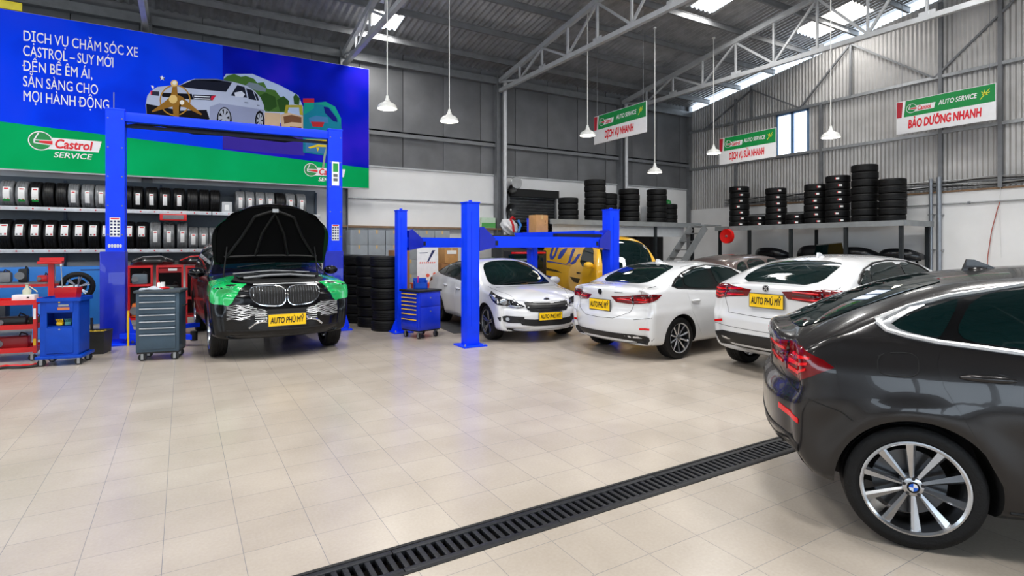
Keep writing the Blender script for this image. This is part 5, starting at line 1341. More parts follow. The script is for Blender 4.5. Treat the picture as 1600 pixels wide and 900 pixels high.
for t in (.92,):
    a = A.lerp(C_, t) + Vector((0, -.05, .15)); b = B.lerp(D, .95) + Vector((0, .2, .15))
    mb = MB(); mb.bar(a, b, .46, .10); rw = mb.build('runway', BLUE, l2)
    for q in (-1, 1):
        mb = MB(); mb.bar(a + Vector((q * .22, 0, .07)), b + Vector((q * .22, 0, .07)), .02, .05); mb.build('runway_edge', BLUE, rw)
mb = MB(); mb.bar(A.lerp(C_, .55) + Vector((0, -.02, .14)), A.lerp(C_, .9) + Vector((0, -.02, .14)), .12, .06); mb.build('cable_cover', LIFTDK, l2)
# things riding on the lift or standing behind it
def carton(x, y, z, dx, dy, dz, label, rz=0, mat=None, group=None, tape=True, name='cardboard_box'):
    t = thing(name, label, 'box', (x, y, z), rz, group)
    mb = MB(); mb.box((0, 0, dz / 2), (dx, dy, dz), bev=.006); mb.build('box_body', mat or CARD, t)
    if tape: mb = MB(); mb.box((0, 0, dz + .0015), (.05, dy, .003)); mb.box((0, -dy / 2 - .0015, dz - .05), (.05, .003, .1)); mb.build('packing_tape', M('packing_tape', (205, 170, 110), .3), t)
    return t
bx = carton(7.18, 10.85, ZB + .202, .34, .30, .45, 'brown cardboard box standing on the raised blue lift runway', .05)
mb = MB(); mb.box((.09, -.152, .3), (.03, .003, .05)); mb.box((.09, -.152, .22), (.05, .003, .02)); mb.build('box_print', CARD2, bx)
def cab(x, y, dx, dy, dz, label, mat, rz=0):
    t = thing('storage_cabinet', label, 'cabinet', (x, y, 0), rz)
    mb = MB(); mb.box((0, 0, dz / 2), (dx, dy, dz), bev=.006); mb.build('cabinet_body', mat, t)
    for sg in (-1, 1):
        mb = MB(); mb.box((sg * dx / 4, -dy / 2 - .008, dz / 2), (dx / 2 - .02, .016, dz - .06), bev=.004); d = mb.build('cabinet_door', mat, t)
        mb = MB(); mb.box((sg * .05, -dy / 2 - .028, dz / 2), (.015, .03, .14)); mb.build('door_handle', STEEL, d)
    return t
cab(8.95, 14.9, 1.3, .6, 2.06, 'dark tall cabinet against the back wall behind the white saloon', M('cabinet_dark', (46, 50, 56), .5))
sb = thing('storage_bag', 'white and red plastic bag lying on the dark tall cabinet', 'bag', (8.78, 14.9, 2.06))
bm = bmesh.new(); bmesh.ops.create_icosphere(bm, subdivisions=3, radius=1)
for v in bm.verts:
    c = v.co; k = 1 + .16 * math.sin(c.x * 7 + c.z * 5) * math.cos(c.y * 6 + c.x * 3); v.co = Vector((c.x * .27 * k - .12 * c.z, c.y * .2 * k, .25 + c.z * .25 * k))
for f in bm.faces: f.smooth = True
mb = MB(); mb.bm.free(); mb.bm = bm; mb.build('bag_body', M('white_bag', (226, 226, 228), .35, 0, .2, .1, 6), sb)
mb = MB(); mb.tube([(.05, -.18, .1), (.0, -.22, .3), (-.05, -.15, .48), (.1, -.02, .56), (.22, .05, .5)], .035, 8); mb.build('bag_stripe', LABELR, sb)
mb = MB(); mb.tube([(.2, -.2, .08), (.3, -.18, .3), (.26, -.1, .46)], .04, 8); mb.build('bag_strap', PANELBLUE, sb)
cg = thing('folder_box', 'pale box with green lower half on the wooden wall ledge', 'box', (8.72, 16.22, 2.31)); mb = MB(); mb.box((0, 0, .17), (.52, .12, .34)); mb.build('box_body', M('pale_green_card', (206, 230, 206), .6), cg); mb = MB(); mb.box((0, -.063, .09), (.52, .006, .16)); mb.build('box_print', M('green_card', (92, 178, 92), .6), cg)
tg = thing('tailgate', 'black car tailgate with a red light strip standing behind the blue lift', 'car part', (7.75, 12.35, 0), -.1)  # added panel in place of a whole black car seen from behind
mb = MB(); mb.box((0, 0, .8), (1.25, .10, 1.6), bev=.04); mb.build('car_rear_panel', BLACK, tg); mb = MB(); mb.box((0, -.06, 1.30), (1.0, .03, .36), bev=.01); mb.build('glass', CARGLASS, tg); mb = MB(); mb.box((.08, -.06, 1.53), (1.0, .04, .05), bev=.01); mb.build('light_strip', TAILHOT, tg)
for k, (x, lab) in enumerate(((12.0, 'dark tall cabinet under the back platform, nearest the yellow van'), (13.5, 'dark tall cabinet under the back platform, behind the steel stair'), (15.0, 'dark tall cabinet under the back platform, nearest the corner'))):
    cab(x, 15.5, 1.4, .7, 2.1, lab, M('platform_shade_black', (22, 24, 27), .55))  # made-up cabinets, black to supply the deep shade below the platform
# pale carton wall
GC = M('grey_carton', (150, 157, 164), .65, 0, 0, .12, 3)
n = 0
rowsn = ['bottom', 'second', 'third', 'fourth', 'top']
colsn = ['first', 'second', 'third', 'fourth', 'fifth', 'sixth']
for c in range(6):
    for r in range(5):
        w = .50; h = .435
        carton(4.05 + c * .51 + .25, 15.95, r * h, w - .008, .55, h - .004, 'pale grey carton in the %s row of the carton wall, %s column from the left' % (rowsn[r], colsn[c]), 0, GC, 'pale cartons stacked against the back wall')
po = thing('display_board', 'white printed display board standing behind the blue tool cabinet', 'board', (5.46, 13.45, 0), -.1)
mb = MB(); mb.box((0, 0, .86), (.56, .04, 1.62), bev=.004); mb.build('board_panel', M('board_white', (228, 230, 232), .4), po); mb = MB(); mb.box((0, .08, .03), (.5, .3, .06)); mb.build('board_foot', STEELDK, po)
mb = MB(); mb.prism([(-.02, 1.3), (.02, 1.3), (.2, 1.6), (.12, 1.6)], -.024, -.021); mb.prism([(-.22, 1.52), (.0, 1.53), (.0, 1.545), (-.22, 1.54)], -.024, -.021); mb.build('board_print', M('navy_print', (30, 40, 90), .5), po)
mb = MB()
for (x, z, r) in ((.0, .95, .05), (.12, .86, .04), (.18, .98, .045), (-.05, .75, .04), (.1, .62, .035), (-.1, .58, .03), (.2, .7, .03)):
    mb.lathe([(0, 0), (r, 0), (r, .003), (0, .003)], c=(x, -.024, z), n=9, axis='Y')
for k in range(8): mb.box((-.2 + k * .055, -.022, 1.28), (.03, .003, .035))
mb.build('board_print', M('orange_print', (226, 96, 70), .5), po)
carton(6.35, 14.2, .0, .55, .5, 1.24, 'tall brown carton behind the white saloon', 0, CARD2)
b2 = carton(6.35, 14.15, 1.24, .42, .4, .42, 'brown box with white top label on the tall brown carton', .1, CARD); mb = MB(); mb.box((0, -.205, .30), (.3, .006, .1)); mb.build('box_label', LABELW, b2)
carton(4.85, 13.9, 0, .45, .5, .6, 'brown carton left of the white display board, lowest of two', 0, CARD2); carton(4.85, 13.9, .6, .42, .45, 1.0, 'tall brown carton left of the white display board, on another carton', 0, CARD2)
rb = thing('storage_bin', 'red plastic bin below the white display board', 'bin', (5.15, 13.0, 0)); mb = MB(); mb.box((0, 0, .38), (.5, .35, .76), bev=.03); mb.build('bin_body', RED, rb); mb = MB(); mb.box((0, 0, .775), (.54, .38, .04), bev=.01); mb.build('bin_lid', M('orange_plastic', (224, 84, 30), .4), rb)
pm = thing('rubber_mat', 'dark rubber mat on the floor beside the white saloon', 'mat', (5.2, 11.1, 0), -.08); mb = MB(); mb.box((0, 0, .006), (1.1, 2.6, .012), bev=.003); mb.build('mat_sheet', M('mat_rubber', (58, 58, 58), .7, 0, 0, .15, 10), pm)
# ------------------------------------------------------------------ signs
SIGNG = M('sign_green', (8, 140, 66), .4, 0, 0, .05, 2); SIGNW = M('sign_white', (236, 236, 238), .4, 0, 0, .02); SIGNR = M('sign_red', (222, 14, 34), .4, 0, 0, .03)
SIGNDR = M('sign_dark_red', (178, 30, 48), .4); SIGNY = M('sign_yellow', (226, 226, 60), .4)
class Board:
    """flat printing laid on a plane: 2D (right, up) from an origin"""
    def __init__(s, O, R, U, parent): s.O, s.R, s.U = Vector(O), Vector(R).normalized(), Vector(U).normalized(); s.N = s.R.cross(s.U); s.parent = parent
    def P(s, a, b, d): return s.O + s.R * a + s.U * b + s.N * d
    def poly(s, name, polys, mat, d, parent=None):
        bm = bmesh.new()
        for pts in polys:
            top = [bm.verts.new(s.P(a, b, d)) for a, b in pts]; bm.faces.new(top)
        bmesh.ops.triangulate(bm, faces=[f for f in bm.faces if len(f.verts) > 4])
        for f in bm.faces:
            if f.normal.dot(s.N) < 0: f.normal_flip()
        me = bpy.data.meshes.new(name); bm.to_mesh(me); bm.free(); me.materials.append(mat)
        o = bpy.data.objects.new(name, me); COL.objects.link(o); o.parent = parent or s.parent; return o
    def text(s, name, body, a, b, h, mat, d, width=None, bold=0, shear=0, parent=None):
        return lettering(name, body, s.P(a, b, 0), s.R, s.U, h, mat, parent or s.parent, width, bold, shear, d)
def ell(cx, cy, rx, ry=None, n=28, a0=0, a1=2 * PI): ry = ry or rx; return [(cx + rx * math.cos(a0 + (a1 - a0) * k / n), cy + ry * math.sin(a0 + (a1 - a0) * k / n)) for k in range(n)]
def ring(cx, cy, r, w, n=36): return [[(cx + q * math.cos(a), cy + q * math.sin(a)) for q, a in ((r, 2 * PI * k / n), (r, 2 * PI * (k + 1) / n), (r - w, 2 * PI * (k + 1) / n), (r - w, 2 * PI * k / n))] for k in range(n)]
def oil_mark(B, cx, cy, r, d, banner=True, sub=None, parent=None):
    """round mark with a red and white blade and the name banner; r = radius of the ring"""
    W_ = (5.0 if sub else 4.3) * r
    if banner:
        b = B.poly('logo_banner', [[(cx + r * .3, cy + r * .42), (cx + W_ + r * .16, cy + r * .42), (cx + W_ - r * .1, cy - r * .80), (cx + r * .3, cy - r * .80)]], SIGNW, d, parent)
    else: b = None
    P_ = b or parent
    disc = B.poly('logo_disc', [ell(cx, cy, r * .97)], SIGNG, d + .001, P_)
    B.poly('logo_ring', ring(cx, cy, r, r * .09), SIGNW, d + .003, disc)
    B.poly('logo_blade', [[(cx - r * .5, cy + r * .12), (cx + r * .92, cy + r * .14), (cx + r * .94, cy + r * .04), (cx - r * .42, cy + .02 * r)], [(cx - r * .5, cy - r * .18), (cx + r * .92, cy - r * .32), (cx + r * .90, cy - r * .40), (cx - r * .52, cy - r * .28)], [(cx - r * .56, cy + r * .1), (cx - r * .2, cy + r * .86), (cx - r * .08, cy + r * .86), (cx - r * .42, cy + r * .12), (cx - r * .42, cy - r * .2), (cx - r * .56, cy - r * .26)]], SIGNW, d + .003, disc)
    B.poly('logo_blade', [[(cx - r * .1, cy + r * .02), (cx + r * .98, cy + r * .08), (cx + r * .98, cy - r * .30), (cx - r * .1, cy - r * .18)]], SIGNR, d + .004, disc)
    B.text('logo_lettering', 'Castrol', cx + r * 1.12, cy - r * .62, r * .90, SIGNR, d + .004, W_ - r * 1.75, .06, .18, P_)
    if sub: B.text('logo_lettering', sub, cx + r * 1.05, cy - r * 1.62, r * .55, SIGNW, d + .003, r * 3.3, .03, .2, P_)

def hanging_sign(x, y0, y1, z0, z1, text, label, tw):
    """faces the room (towards -x); right in the picture is -y"""
    w, h = y1 - y0, z1 - z0
    t = thing('hanging_sign', label, 'sign', (x, y1, z0), 0, 'hanging service signs')
    mb = MB(); mb.box((.015, -w / 2, h / 2), (.03, w, h), bev=.004); mb.build('sign_panel', SIGNW, t)
    B = Board((0, 0, 0), (0, -1, 0), (0, 0, 1), t)
    B.poly('sign_green_band', [[(w * .085, h * .5), (w * .995, h * .5), (w * .995, h * .985), (w * .105, h * .985)]], SIGNG, .003)
    B.poly('sign_red_corner', [[(.01, h * .5), (w * .06, h * .5), (w * .075, h * .97), (.01, h * .985)]], SIGNDR, .003)
    oil_mark(B, w * .17, h * .735, h * .14, .005, True)
    B.text('sign_lettering', 'AUTO SERVICE', w * .455, h * .685, h * .13, SIGNW, .005, w * .375, .05, .2)
    B.text('sign_lettering', text, w * (.5 - tw / 2), h * .15, h * .235, SIGNR, .004, w * tw, .08, .12)
    # little yellow-green sprig in the corner
    c = (w * .90, h * .74)
    rays = []
    for a, L in ((50, .17), (95, .12), (130, .11), (20, .12), (-20, .07), (230, .16), (165, .06)):
        q = math.radians(a); e = (c[0] + L * h * math.cos(q), c[1] + L * h * math.sin(q)); n = (-math.sin(q) * .012, math.cos(q) * .012)
        rays.append([(c[0] + n[0], c[1] + n[1]), (c[0] - n[0], c[1] - n[1]), (e[0] - n[0] * .6, e[1] - n[1] * .6), (e[0] + n[0] * .6, e[1] + n[1] * .6)])
    B.poly('sign_sprig', rays, SIGNY, .005)
    for yy in (-w * .06, -w * .94):
        zt = roof_z(y1 + yy) + .05 - z0
        mb = MB(); mb.cyl((.015, yy, h), (.015, yy, zt), .006, 6); mb.build('hanging_wire', STEELDK, t)
hanging_sign(11.0, 11.23, 13.49, 4.86, 5.72, 'DỊCH VỤ NHANH', 'hanging sign over the yellow van, leftmost of the three green and white signs', .55)
hanging_sign(15.9, 10.62, 12.74, 4.50, 5.41, 'DỊCH VỤ SỬA NHANH', 'hanging sign just left of the bright window, middle of the three signs', .62)
hanging_sign(17.5, 5.71, 7.96, 4.88, 5.80, 'BẢO DƯỠNG NHANH', 'largest-looking hanging sign high on the corrugated right wall', .74)

# ------------------------------------------------------------------ the billboard
BY = 15.35
bb = thing('billboard', 'large blue and green billboard with a printed silver car above the tyre rack', 'billboard', (0, BY, 0))
def printed(name, c1, c2, c3, scale):
    m = M(name, c1, .6, 0, 0, 0, 3, spec=.05)
    nt = m.node_tree; b = nt.nodes['Principled BSDF']; tc = nt.nodes.new('ShaderNodeTexCoord'); nz = nt.nodes.new('ShaderNodeTexNoise'); nz.inputs['Scale'].default_value = scale; nz.inputs['Detail'].default_value = 2.5
    rp = nt.nodes.new('ShaderNodeValToRGB'); e = rp.color_ramp.elements
    e[0].position = .32; e[0].color = (*lin(c2), 1); e[1].position = .5; e[1].color = (*lin(c1), 1); x = rp.color_ramp.elements.new(.72); x.color = (*lin(c3), 1)
    nt.links.new(tc.outputs['Object'], nz.inputs['Vector']); nt.links.new(nz.outputs['Fac'], rp.inputs['Fac']); nt.links.new(rp.outputs['Color'], b.inputs['Base Color']); return m
PBLUE = printed('print_royal_blue', (0, 62, 246), (0, 44, 214), (28, 66, 246), .55)
PNAVY = printed('print_deep_blue', (0, 22, 186), (0, 10, 140), (52, 28, 205), .6)
PGREEN = printed('print_green', (0, 166, 92), (0, 152, 78), (0, 178, 104), .6)
BX0, BX1, BZ0, BZ1 = -4.4, 4.49, 3.30, 6.66
mb = MB(); mb.box(((BX0 + BX1) / 2, .06, (BZ0 + BZ1) / 2), (BX1 - BX0, .1, BZ1 - BZ0), bev=.004); mb.build('sign_box', M('sign_box_steel', (196, 198, 202), .45, .3), bb)
B = Board((0, 0, 0), (1, 0, 0), (0, 0, 1), bb)
B.N = Vector((0, -1, 0))
gz = lambda x: 4.30 - .054 * (x + 3.26)
B.poly('printed_blue_panel', [[(BX0 + .01, gz(BX0)), (.85, gz(.85)), (.85, BZ1 - .01), (BX0 + .01, BZ1 - .01)]], PBLUE, .003)
B.poly('printed_dark_panel', [[(.85, gz(.85)), (BX1 - .01, gz(BX1)), (BX1 - .01, BZ1 - .01), (.85, BZ1 - .01)]], PNAVY, .003)
gp = B.poly('printed_green_band', [[(BX0 + .01, BZ0 + .03), (BX1 - .01, BZ0 + .03), (BX1 - .01, gz(BX1)), (BX0 + .01, gz(BX0))]], PGREEN, .003)
lines = [('DỊCH VỤ CHĂM SÓC XE', 6.055, 2.02), ('CASTROL – SUY MỚI', 5.74, 1.56), ('ĐẾN BỀ ÊM ÁI,', 5.42, 1.18), ('SẴN SÀNG CHO', 5.09, 1.28), ('MỌI HÀNH ĐỘNG', 4.78, 1.48)]
for tx, z, w in lines: B.text('billboard_lettering', tx, -2.90, z, .215, SIGNW, .006, w, .008)
oil_mark(B, -2.61, 3.96, .205, .005, True, 'SERVICE', gp); oil_mark(B, 2.93, 3.73, .175, .005, True, 'SERVICE', gp)
def S_(pts):      # picture of the print -> board coordinates (print laid out at 1:391 of the board)
    out = []
    for cx, cy in pts:
        px, py = 200 + .2556 * cx, 90 + .2556 * cy
        k = (px - 800) / FPX; a = math.radians(YAW); s_, c_ = math.sin(a), math.cos(a); Z = BY / (c_ - k * s_)
        out.append((k * Z * c_ + Z * s_, EYE + (HORIZON - py) / FPX * Z))
    return out
PC = lambda n, c, r=.5: M('print_' + n, c, r, 0, 0, .04, 3, spec=.05)
art = [('print_glow', [[(600, 100), (760, 100), (930, 170), (1040, 230), (1070, 300), (1070, 440), (585, 300), (585, 120)]], PC('pale_glow', (176, 196, 232)), .0045),
    ('print_foliage', [[(585, 130), (610, 110), (650, 100), (690, 118), (720, 112), (770, 130), (790, 155), (830, 150), (850, 190), (900, 200), (930, 240), (975, 255), (985, 300), (960, 335), (840, 330), (780, 240), (700, 170), (590, 160)]], PC('leaf_green', (72, 112, 52)), .0055),
    ('print_foliage', [[(800, 235), (840, 215), (900, 240), (910, 300), (860, 330), (820, 300)], [(910, 260), (950, 235), (985, 265), (980, 320), (930, 330)], [(1010, 240), (1025, 220), (1050, 250), (1045, 290), (1015, 285)]], PC('leaf_dark', (46, 82, 36)), .0065),
    ('print_car_far', [[(715, 175), (740, 150), (790, 160), (845, 190), (840, 210), (780, 200)]], PC('far_car', (120, 136, 150)), .0075),
    ('print_boxes', [[(835, 335), (930, 340), (930, 440), (835, 430)], [(930, 350), (975, 335), (1070, 360), (1070, 445), (940, 440)]], PC('beige', (206, 178, 148)), .0065),
    ('print_chair', [[(950, 360), (1000, 350), (1060, 365), (1060, 400), (1000, 395), (955, 405)], [(990, 420), (1060, 425), (1060, 450), (990, 445)]], PC('brown', (120, 82, 58)), .0075),
    ('print_chair', [[(955, 340), (965, 290), (1065, 290), (1070, 355), (1050, 350), (1045, 305), (980, 305), (975, 340)]], PC('olive', (170, 160, 50)), .0085),
    ('print_ground', [[(580, 470), (1000, 440), (1075, 450), (1080, 600), (880, 585), (580, 555)]], PC('violet', (62, 46, 160)), .0045),
    ('print_shadow', [[(-60, 415), (120, 395), (560, 420), (830, 420), (1060, 505), (960, 520), (600, 480), (400, 470), (200, 420), (0, 430)]], PC('shadow_black', (10, 10, 22)), .0055),
    ('print_car_body', [[(108, 290), (118, 235), (140, 205), (180, 180), (250, 172), (320, 168), (365, 143), (410, 130), (540, 130), (640, 148), (725, 172), (775, 205), (810, 245), (832, 295), (832, 400), (770, 425), (640, 412), (545, 392), (300, 368), (115, 358)]], PC('silver', (178, 188, 214), .3), .0085),
    ('print_car_shade', [[(500, 300), (560, 280), (640, 290), (830, 320), (832, 400), (770, 425), (640, 412), (545, 392), (500, 385)]], PC('silver_low', (146, 154, 186), .3), .0092),
    ('print_car_roof', [[(410, 130), (540, 130), (640, 148), (560, 148), (400, 138)]], PC('silver_dark', (96, 104, 130)), .010),
    ('print_windscreen', [[(315, 172), (398, 136), (540, 138), (636, 152), (600, 210), (450, 196), (330, 182)]], PC('glass_dark', (26, 30, 46)), .010),
    ('print_side_window', [[(628, 232), (668, 168), (712, 180), (728, 246), (680, 242)], [(722, 188), (760, 200), (785, 262), (738, 254)], [(768, 208), (790, 228), (800, 262), (788, 262)]], PC('glass_dark', (26, 30, 46)), .010),
    ('print_grille', [[(110, 282), (200, 300), (320, 325), (480, 320), (500, 378), (420, 386), (115, 352)], [(200, 215), (390, 222), (400, 258), (210, 240)]], PC('grille_black', (18, 18, 28)), .010),
    ('print_headlight', [[(398, 226), (535, 232), (515, 262), (400, 256)], [(138, 205), (190, 208), (190, 235), (142, 230)]], PC('lamp_dark', (46, 48, 66)), .011),
    ('print_headlight', [[(405, 234), (500, 238), (500, 244), (405, 240)], [(405, 248), (505, 252), (500, 257), (405, 253)]], PC('lamp_white', (232, 238, 250)), .012),
    ('print_lamp_red', [[(510, 236), (538, 232), (518, 262), (505, 258)], [(138, 205), (150, 200), (146, 228), (138, 228)]], PC('lamp_red', (196, 30, 60)), .012),
    ('print_mirror', [[(650, 215), (695, 205), (715, 225), (702, 244), (655, 238)]], PC('mirror_silver', (206, 212, 230), .3), .0115),
    ('print_wheel', [ell(588, 385, 46, 82), ell(805, 385, 28, 60)], PC('tyre_black', (14, 14, 20)), .011),
    ('print_rim', [ell(588, 368, 36, 58), ell(805, 385, 20, 44)], PC('rim_silver', (168, 174, 190), .3), .012),
    ('print_rim_gap', [ [(588 + 12 * math.cos(a), 368 + 20 * math.sin(a)), (588 + 32 * math.cos(a - .2), 368 + 52 * math.sin(a - .2)), (588 + 32 * math.cos(a + .2), 368 + 52 * math.sin(a + .2))] for a in [2 * PI * k / 7 for k in range(7)]] + [[(805 + 6 * math.cos(a), 385 + 14 * math.sin(a)), (805 + 18 * math.cos(a - .2), 385 + 40 * math.sin(a - .2)), (805 + 18 * math.cos(a + .2), 385 + 40 * math.sin(a + .2))] for a in [2 * PI * k / 7 for k in range(7)]], PC('tyre_black', (14, 14, 20)), .013),
    ('print_handle', [[(712, 272), (735, 274), (735, 280), (712, 278)], [(788, 290), (804, 292), (804, 297), (788, 295)]], PC('silver_dark', (96, 104, 130)), .0115),
    ('print_gold_ring', [[(p[0] + 0, p[1]) for p in q] for q in [[(288 + r * 95 * math.cos(a), 262 + r * 95 * math.sin(a)) for r, a in ((1, 2 * PI * k / 30), (1, 2 * PI * (k + 1) / 30), (.92, 2 * PI * (k + 1) / 30), (.92, 2 * PI * k / 30))] for k in range(30)]], PC('gold', (176, 130, 50), .3), .014),
    ('print_gold_frame', [[(275, 165), (298, 165), (304, 230), (330, 240), (400, 300), (455, 348), (445, 352), (350, 305), (312, 300), (312, 365), (280, 365), (272, 300), (200, 320), (150, 335), (145, 328), (225, 270), (262, 235)]], PC('gold_dark', (146, 104, 40), .3), .015),
    ('print_gold_ball', [ell(283, 158, 22, 20), ell(276, 255, 26, 26)], PC('gold_light', (222, 190, 120), .3), .016),
    ('print_gold_ball', [ell(284, 155, 13, 12), ell(330, 275, 14, 14)], PC('pearl', (236, 232, 224), .3), .017),
    ('print_star', [[(195, 115), (204, 120), (208, 108), (212, 120), (226, 122), (215, 128), (220, 140), (208, 132), (198, 140), (203, 127)], [(140, 170), (155, 172), (160, 188), (148, 190)]], SIGNW, .006),
    ('print_can', [[(1070, 350), (1075, 300), (1140, 275), (1210, 270), (1260, 300), (1300, 370), (1305, 440), (1285, 560), (1210, 600), (1070, 580)]], PC('can_teal', (20, 122, 148), .35), .009),
    ('print_can_handle', [[(1195, 300), (1225, 305), (1275, 370), (1280, 395), (1255, 390), (1205, 340)]], PC('can_hole', (18, 22, 120)), .0105),
    ('print_can_edge', [[(1140, 285), (1205, 270), (1265, 300), (1302, 372), (1302, 412), (1285, 380), (1240, 310), (1190, 290)]], PC('can_green', (18, 150, 132), .35), .0105),
    ('print_can_neck', [[(1074, 275), (1136, 275), (1136, 310), (1085, 345), (1074, 350)]], PC('can_green', (18, 150, 132), .35), .0105),
    ('print_can_cap', [[(1070, 250), (1138, 250), (1138, 277), (1070, 277)]], PC('cap_red', (178, 40, 54), .35), .0115),
    ('print_can_label', [[(1105, 370), (1150, 355), (1220, 365), (1225, 400), (1110, 400)], [(1085, 500), (1215, 500), (1210, 590), (1085, 575)]], PC('can_label_blue', (64, 120, 170)), .0105),
    ('print_can_label', [[(1118, 392), (1200, 395), (1190, 425), (1128, 422)]], PC('can_label_red', (176, 44, 50)), .0115),
    ('print_can_label', [[(1085, 500), (1215, 503), (1215, 515), (1085, 512)], [(1100, 548), (1160, 530), (1215, 535), (1215, 548), (1160, 545), (1110, 556)], [(1150, 550), (1170, 550), (1160, 575)]], PC('can_label_yellow', (226, 196, 40)), .0115),
    ('print_oil_trail', [[(1195, 600), (1212, 540), (1222, 545), (1208, 600), (1200, 670), (1185, 675)]], PC('oil_grey', (150, 170, 150)), .0125)]
for nm, polys, m, d in art:
    if nm in ('print_gold_ball', 'print_can_label', 'print_star', 'print_boxes', 'print_chair'):
        for q in polys: B.poly(nm, [S_(q)], m, d)
    else: B.poly(nm, [S_(q) for q in polys], m, d)
mb = MB(); mb.box((-.1, 0, 0), (.01, .01, .01)); mb.bm.free()
ys_ = thing('sign_strip', 'yellow sign strip above the left end of the large billboard', 'sign', (-3.7, BY + .06, 6.68)); mb = MB(); mb.box((0, 0, .085), (1.56, .06, .17), bev=.003); mb.build('sign_panel', M('strip_yellow', (232, 214, 20), .45), ys_)
mb = MB(); 
mb.box((.5, .04, .02), (.04, .04, .06)); mb.build('bracket', STEELDK, ys_)
for x in (-3.0, -.6, 1.6, 3.9):
    mb = MB(); mb.bar((x, .1, 5.12), (x, YA - BY - .18, 5.12), .06, .06); mb.build('wall_bracket', STEELDK, bb)

# ------------------------------------------------------------------ trolleys and cabinets
def caster(parent, x, y, r=.045, z=None):
    mb = MB(); mb.lathe([(0, -.016), (r, -.014), (r, .014), (0, .016)], c=(x, y, r), n=20, axis='Y'); o = mb.build('caster', BLACK, parent)
    mb = MB(); mb.box((x, y - .022, r * 1.25), (.035, .004, r * 1.7)); mb.box((x, y + .022, r * 1.25), (.035, .004, r * 1.7)); mb.box((x, y, r * 2.15), (.06, .06, .012)); mb.build('caster_fork', STEEL, o)
def drawer_cab(name, label, loc, rz, W_, D, z0, z1, mat, drawers, hmat, top=None, cat='tool cabinet'):
    t = thing(name, label, cat, loc, rz)
    mb = MB(); mb.box((0, 0, (z0 + z1) / 2), (W_, D, z1 - z0), bev=.008); mb.build('cabinet_body', mat, t)
    mb = MB(); mb.box((0, -.005, z1 + .02), (W_ + .05, D + .05, .04), bev=.012); mb.build('worktop', top or mat, t)
    z = z1 - .02; tot = z1 - z0 - .06; s_ = sum(drawers)
    for h in drawers:
        dh = tot * h / s_
        mb = MB(); mb.box((0, -D / 2 - .006, z - dh / 2), (W_ - .09, .02, dh - .010), bev=.003); d = mb.build('drawer', mat, t)
        mb = MB(); mb.box((0, -D / 2 - .024, z - .018), (W_ - .10, .022, .016), bev=.004); mb.build('drawer_handle', hmat, d)
        z -= dh
    for sx in (-1, 1):
        for sy in (-1, 1): caster(t, sx * (W_ / 2 - .07), sy * (D / 2 - .06), min(.055, z0 / 2.3))
    mb = MB(); mb.box((0, 0, z0 - .012), (W_ - .02, D - .02, .024)); mb.build('base_frame', BLACK, t)
    return t
gc = drawer_cab('tool_cabinet', 'slate grey seven-drawer tool cabinet on castors beside the black off-road car', (-.27, 9.98, 0), math.radians(-12), .56, .44, .135, 1.01, GREYBLUE, [1, 1, 1, 1, 1, 1, 2.4], ALU, M('worktop_dark', (62, 70, 76), .5))
mb = MB(); mb.cyl((0, -.25, .975), (0, -.235, .975), .01, 10); mb.build('lock', CHROME, gc)
mb = MB(); mb.tube([(.29, -.1, .8), (.32, -.1, .8), (.32, .1, .8), (.29, .1, .8)], .01, 8); mb.build('side_handle', BLACK, gc)
mb = MB(); mb.box((-.0, -.243, 1.03), (.06, .006, .018)); mb.build('maker_badge', LABELR, gc)
# odds and ends lying on the grey cabinet
def onto(name, label, cat, x, y, z, rz=0): return thing(name, label, cat, (x, y, z), rz)
ZT = 1.05
rg = onto('shop_cloth', 'pale crumpled cloth lying on the slate grey tool cabinet', 'cloth', -.40, 9.96, ZT)
bm = bmesh.new(); bmesh.ops.create_grid(bm, x_segments=14, y_segments=12, size=.13)
for v in bm.verts: v.co.z = .012 + .022 * (1 + math.sin(v.co.x * 40 + v.co.y * 23)) * math.exp(-(v.co.length / .1) ** 2); v.co.x *= 1.15
g2 = bmesh.ops.extrude_face_region(bm, geom=bm.faces[:]); 
for v in [e for e in g2['geom'] if isinstance(e, bmesh.types.BMVert)]: v.co.z -= .011
for f in bm.faces: f.smooth = True
mb = MB(); mb.bm.free(); mb.bm = bm; mb.build('cloth_sheet', M('pale_cloth', (176, 182, 190), .8), rg)
for k, (x, y, a, lab) in enumerate(((-.20, 9.92, .5, 'red-handled pliers on the slate grey tool cabinet'), (-.24, 10.07, -.4, 'red and white spray gun lying behind the pliers on the slate grey cabinet'))):
    t = onto('pliers' if k == 0 else 'spray_gun', lab, 'tool', x, y, ZT, a)
    mb = MB(); mb.tube([(-.10, -.03, .015), (-.02, -.02, .018), (.03, .0, .018)], .013, 8); mb.tube([(-.10, .03, .015), (-.02, .02, .018), (.03, .0, .018)], .013, 8); mb.build('grip', RED, t)
    mb = MB(); mb.bar((.02, 0, .018), (.09, 0, .016), .024, .02); mb.build('jaw', STEEL, t)
    if k: mb = MB(); mb.cyl((-.02, .0, .018), (-.02, .0, .10), .03, 14); mb.build('cup', WHITEP, t)
ca = onto('aerosol_can', 'small white aerosol can standing on the slate grey tool cabinet', 'can', -.31, 10.08, ZT); mb = MB(); mb.lathe([(0, 0), (.025, 0), (.025, .08), (.015, .095), (0, .098)], n=16); mb.build('can_body', WHITEP, ca); mb = MB(); mb.lathe([(0, .096), (.012, .096), (.012, .115), (0, .115)], n=12); mb.build('can_cap', RED, ca)

